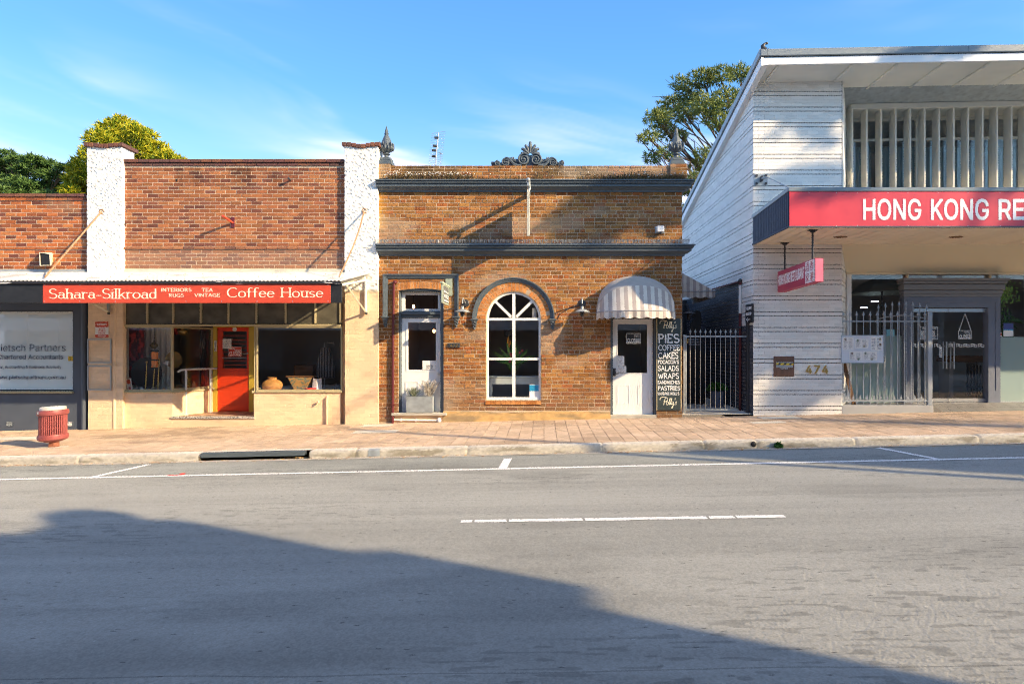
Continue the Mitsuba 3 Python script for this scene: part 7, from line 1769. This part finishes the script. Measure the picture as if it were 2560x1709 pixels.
# right-hand window
y = 15.42
obj('terracotta_pot', 'round terracotta pot in the right shop window', 'pot', MB().lathe([(0, 0), (.13, 0), (.20, .06), (.232, .14), (.215, .21), (.15, .265), (.095, .285), (.09, .32), (.105, .335), (.085, .335), (.08, .28), (0, .27)], [fx(681, y), y, DS], 36), 'm_pot')
TB = thing('painted_trunk', 'flared painted timber planter in the right shop window', 'box')
b0, b1 = np.array([[fx(738, y), DS], [fx(762, y), DS], [fx(781, y), fz(941, y)], [fx(718, y), fz(941, y)]]), None
put(TB + '__body', MB().poly(front(y), Polygon(b0), -.26, 0), 'm_painted' if M('m_painted', lambda p, n, uv: mix((.42, .24, .08), (.16, .20, .15), smoothstep(.5, .62, noise(p.x * 30, p.y * 30, p.z * 30))) * (.7 + .5 * fbm(p.x * 8, p.y * 8, p.z * 8)), .6) else ''); used.add(TB + '__body')
part(TB, 'rim', MB().box(fx(715, y), fx(784, y), y - .02, y + .28, fz(942, y), fz(939.5, y), .004), 'm_timber')
obj('red_tin', 'low red and white round tin in the right shop window', 'tin', MB().lathe([(0, 0), (.125, 0), (.125, .075), (.13, .075), (.13, .10), (0, .10)], [fx(776, 15.2), 15.2, DS], 28), 'm_red')
obj('white_book', 'white open book standing in the right shop window', 'book', MB().add([[fx(780, 15.35), 15.35, DS + .05], [fx(792, 15.3), 15.30, DS + .03], [fx(804, 15.35), 15.38, DS + .05], [fx(803, 15.4), 15.43, fz(945, 15.4)], [fx(792, 15.35), 15.36, fz(947, 15.4)], [fx(782, 15.4), 15.42, fz(945, 15.4)]], [(0, 1, 4), (0, 4, 5), (1, 2, 3), (1, 3, 4)]), 'm_paper', False)
obj('white_leaflet', 'small white leaflet lying before the open book', 'leaflet', MB().box(fx(790, 15.25), fx(812, 15.25), 15.2, 15.3, DS, DS + .06, .004), 'm_paper', False)
obj('flat_board', 'flat wooden serving boards on the right window floor', 'board', MB().box(fx(787, 15.2), fx(838, 15.2), 15.12, 15.3, DS, DS + .02, .006), 'm_timber', False)
GR = thing('garment_stand', 'dark striped robe on a chrome stand in the right shop window', 'stand')
gy = 16.0
part(GR, 'stand', MB().tube([[fx(811, gy), gy, DS], [fx(811, gy), gy, fz(856, gy)], [fx(834, gy), gy, fz(856, gy)], [fx(835, gy), gy, fz(862, gy)]], .011, 8).lathe([(.16, 0), (.15, .015), (0, .02)], [fx(811, gy), gy, DS], 20), 'm_steel', smooth=40)
part(GR, 'robe', grid(lambda a, v: np.stack([fx(812, gy) + (.10 + .11 * np.sin(np.clip(v * 1.2, 0, 1) * 1.57)) * (1 + .12 * np.cos(a * 9) * v) * np.cos(a), gy + .05 + .09 * np.sin(a), fz(868, gy) - v * .74], -1), np.linspace(0, 6.283, 64), np.linspace(0, 1, 9)), 'm_robe' if M('m_robe', lambda p, n, uv: mix((.03, .03, .034), (.19, .19, .20), smoothstep(.55, .7, .5 + .5 * dr.sin(p.x * 95))), .9) else '', smooth=True)
obj('dark_jug', 'dark metal jug at the right end of the right shop window', 'jug', MB().lathe([(0, 0), (.07, 0), (.09, .08), (.05, .17), (.06, .2), (0, .2)], [fx(852, 15.4) - .08, 15.4, DS], 18), 'm_dark_steel')
obj('dark_chest', 'dark carved chest on the floor behind the robe stand', 'chest', MB().box(fx(742, 17), fx(790, 17), 16.8, 17.3, DS - .02, fz(912, 17), .01), 'm_timber', False)

# ================================================================ café window
VS = thing('flower_vase', 'tropical flower arrangement in a clear vase behind the arched window', 'flowers')
vy = 15.75
vx_, vz0 = fx(1283, vy), fz(940, vy)
part(VS, 'vase', MB().lathe([(0, 0), (.045, 0), (.055, .22), (.065, .26), (.058, .26), (.045, .02), (0, .02)], [vx_, vy, vz0], 18), 'm_slate', smooth=35)
lf, fo_, fp = MB(), MB(), MB(); g = np.random.default_rng(9)
for k in range(46):
    a, L = math.radians(90 + 78 * (2 * g.random() - 1)), .30 + .36 * g.random()
    d = np.array([math.cos(a), .45 * g.normal(), math.sin(a)]); d /= np.linalg.norm(d)
    b = np.array([vx_, vy, vz0 + .25]); w = .016 + .014 * g.random()
    s_ = np.cross(d, [0.2 * g.normal(), 1, .2 * g.normal()]); s_ *= w / np.linalg.norm(s_)
    m1, t = b + d * L * .55 + [0, 0, .03], b + d * L - [0, 0, .03 * g.random()]
    lf.add([b, m1 - s_, m1 + s_, t], [(0, 1, 2), (1, 3, 2)], (g.random(), 0))
    lf.tube([b - [0, 0, .2], b + d * L * .4], .004, 4, (.2, 0))
for (px_, py_) in ((1270, 853), (1273, 862), (1276, 856), (1271, 846)):
    c = np.array([fx(px_, vy), vy - .1, fz(py_, vy)])
    fo_.add([c + [-.02, 0, -.05], c + [.02, 0, -.05], c + [.005, -.02, .06]], [(0, 1, 2)]).ball(c, (.012, .012, .04), sub=1)
for (px_, py_) in ((1277, 884), (1280, 889), (1306, 876), (1300, 881), (1275, 903)): fp.ball([fx(px_, vy), vy - .12, fz(py_, vy)], (.03, .025, .035), sub=1)
M('m_flower_orange', [.80, .30, .02], .6); M('m_flower_red', [.42, .05, .07], .6)
M('m_leaf_bright', lambda p, n, uv: pick(uv.x, [(.10, .26, .03), (.16, .34, .05), (.22, .40, .08), (.06, .18, .03)]), .5)
part(VS, 'leaves', lf, 'm_leaf_bright', kind='stuff'); part(VS, 'orange_blooms', fo_, 'm_flower_orange', kind='stuff'); part(VS, 'red_blooms', fp, 'm_flower_red', kind='stuff')
DK = thing('window_desk', 'pale grey desk inside the arched window', 'desk')
ky = 15.35
M('m_desk', [.42, .48, .49], .5)
part(DK, 'top', MB().box(fx(1220, ky), fx(1350, ky), ky, ky + .7, fz(944, ky), fz(941, ky), .004), 'm_desk')
part(DK, 'apron', MB().box(fx(1221, ky), fx(1348, ky), ky + .02, ky + .04, fz(960, ky), fz(944.3, ky)), 'm_desk')
for a in (1222, 1340): part(DK, 'leg', MB().box(fx(a, ky), fx(a + 8, ky), ky + .02, ky + .08, 0.0, fz(960, ky)), 'm_desk')
PC = thing('framed_print', 'small framed print on the wall inside the arched window', 'picture')
part(PC, 'frame', MB().box(fx(1261, 18), fx(1283, 18), 17.95, 18, fz(842, 18), fz(824, 18), .004), 'm_black'); part(PC, 'print', MB().box(fx(1264, 18), fx(1280, 18), 17.94, 17.95, fz(839, 18), fz(827, 18)), 'm_grey_print')
obj('paper_towel_roll', 'white paper roll standing on the glazing bar of the arched window', 'roll', MB().lathe([(0, 0), (.055, 0), (.055, .22), (0, .22)], [fx(1336, 15.3), 15.3, fz(794, 15.3)], 20), 'm_paper')
for i, (px_, py_, lab) in enumerate(((1034, 766, 'lit filament pendant lamp behind the fanlight over the left door'), (1085, 827, 'lit filament pendant lamp seen through the left door glass'))):
    y = 16.2 + 1.5 * i
    P = thing('pendant_lamp', lab, 'lamp', None)
    c = [fx(px_, y), y, fz(py_, y)]
    part(P, 'bulb', MB().ball(c, (.035, .035, .05)), 'm_paper', smooth=True)
    scene[P + '__bulb']['emitter'] = {'type': 'area', 'radiance': {'type': 'rgb', 'value': [4.0, 1.5, .45]}}
    part(P, 'cord', MB().tube([[c[0], y, c[2] + .05], [c[0], y, 3.5]], .006, 5), 'm_black')
    part(P, 'holder', MB().lathe([(.022, .04), (.022, .09), (0, .10)], c, 10), 'm_brass_dull')
# ================================================================ restaurant window
CT = thing('reception_counter', 'timber reception counter inside the restaurant glass doors', 'counter')
cy_ = 17.2
part(CT, 'top', MB().box(fx(2375, cy_), fx(2460, cy_), cy_, cy_ + .6, fz(905, cy_), fz(889, cy_), .006), 'm_timber')
for a in (2376, 2446): part(CT, 'leg', MB().box(fx(a, cy_), fx(a + 10, cy_), cy_ + .05, cy_ + .5, FLz, fz(905, cy_)), 'm_room_mid')
CHR = thing('dark_chair', 'dark slatted chair beside the reception counter', 'chair')
hy = 16.9
for k in range(5): part(CHR, 'back_slat', MB().box(fx(2418 + 8 * k, hy), fx(2421 + 8 * k, hy), hy, hy + .02, FLz + .1, fz(912, hy)), 'm_black_board')
part(CHR, 'seat', MB().box(fx(2415, hy), fx(2455, hy), hy - .4, hy, fz(968, hy), fz(963, hy), .006), 'm_black_board')
for a in (2416, 2452): part(CHR, 'leg', MB().box(fx(a, hy), fx(a + 3, hy), hy - .38, hy - .35, FLz, fz(968, hy)), 'm_black_board')
TBx = thing('white_cabinet', 'pale cabinet behind the frosted right restaurant window', 'cabinet')
put(TBx + '__body', MB().box(fx(2524, 16.8), fx(2600, 16.8), 16.8, 17.4, FLz, fz(905, 16.8), .006), 'm_desk'); used.add(TBx + '__body')
part(TBx, 'top', MB().box(fx(2522, 16.8), fx(2604, 16.8), 16.76, 17.44, fz(905, 16.8), fz(901, 16.8), .004), 'm_timber')
PM = thing('window_palm', 'bamboo-like plant behind the right restaurant window', 'plant')
wy_ = 16.3
st, lf = MB(), MB(); g = np.random.default_rng(12)
for k in range(5):
    b = np.array([fx(2516 + 8 * k, wy_), wy_ + .1 * k, FLz]); t = b + [.15 * g.normal(), .1, 2.0 + .3 * g.random()]
    st.tube([b, (b + t) / 2 + [.03, 0, 0], t], .012, 6)
    for q in range(16):
        c = b + (t - b) * (.45 + .55 * g.random()); d = np.array([g.normal(), .5 * g.normal(), .1 - .5 * g.random()]); d *= .32 / np.linalg.norm(d)
        s_ = np.cross(d, [0, 1, .3]); s_ *= .022 / np.linalg.norm(s_)
        lf.add([c, c + d * .5 - s_, c + d * .5 + s_, c + d - [0, 0, .06]], [(0, 1, 2), (1, 3, 2)], (g.random(), 0))
part(PM, 'stem', st, 'm_leaf'); part(PM, 'leaves', lf, 'm_leaf', kind='stuff')
lf = MB()
for k in range(260):
    c = np.array([fx(2509, 15.98) + .16 * g.normal(), 15.98 + .03 * g.random(), fz(732, 15.98) + .15 * g.normal()])
    d = g.normal(size=3) * [1, .3, 1]; d *= .06 / np.linalg.norm(d); s_ = np.cross(d, [0, 1, 0.2]); s_ *= .02 / np.linalg.norm(s_)
    lf.add([c, c + d * .5 - s_, c + d * .5 + s_, c + d], [(0, 1, 2), (1, 3, 2)], (g.random(), 0))
single('hanging_foliage', 'small bright leafy sprig at the top right of the door portal', 'plant', lf, 'm_leaf_bright', kind=None)
CL_ = thing('ceiling_lamp', 'bright strip lamps on the restaurant ceiling seen through the left window', 'lamp')
for k, z in enumerate((3.35, 3.2)):
    kk = part(CL_, 'tube', MB().box(fx(2183, 17.5), fx(2196, 17.5), 17.5 + k * .6, 17.62 + k * .6, fz(754 + 12 * k, 17.5), fz(752 + 12 * k, 17.5)), 'm_paper')
    scene[kk]['emitter'] = {'type': 'area', 'radiance': {'type': 'rgb', 'value': [.7, .75, .8]}}
UM = thing('folded_umbrella', 'grey-green market umbrella top inside the left restaurant window', 'umbrella')
uy = 17.0
part(UM, 'canopy', MB().lathe([(0, 0.34), (.30, .22), (.62, .06), (.80, -.12), (.80, -.14), (.6, .0), (0, .2)], [fx(2205, uy), uy, fz(720, uy)], 8), 'm_umbrella' if M('m_umbrella', [.15, .19, .18], .8) else '', smooth=False)
part(UM, 'pole', MB().tube([[fx(2205, uy), uy, FLz], [fx(2205, uy), uy, fz(700, uy)]], .02, 8), 'm_dark_steel')
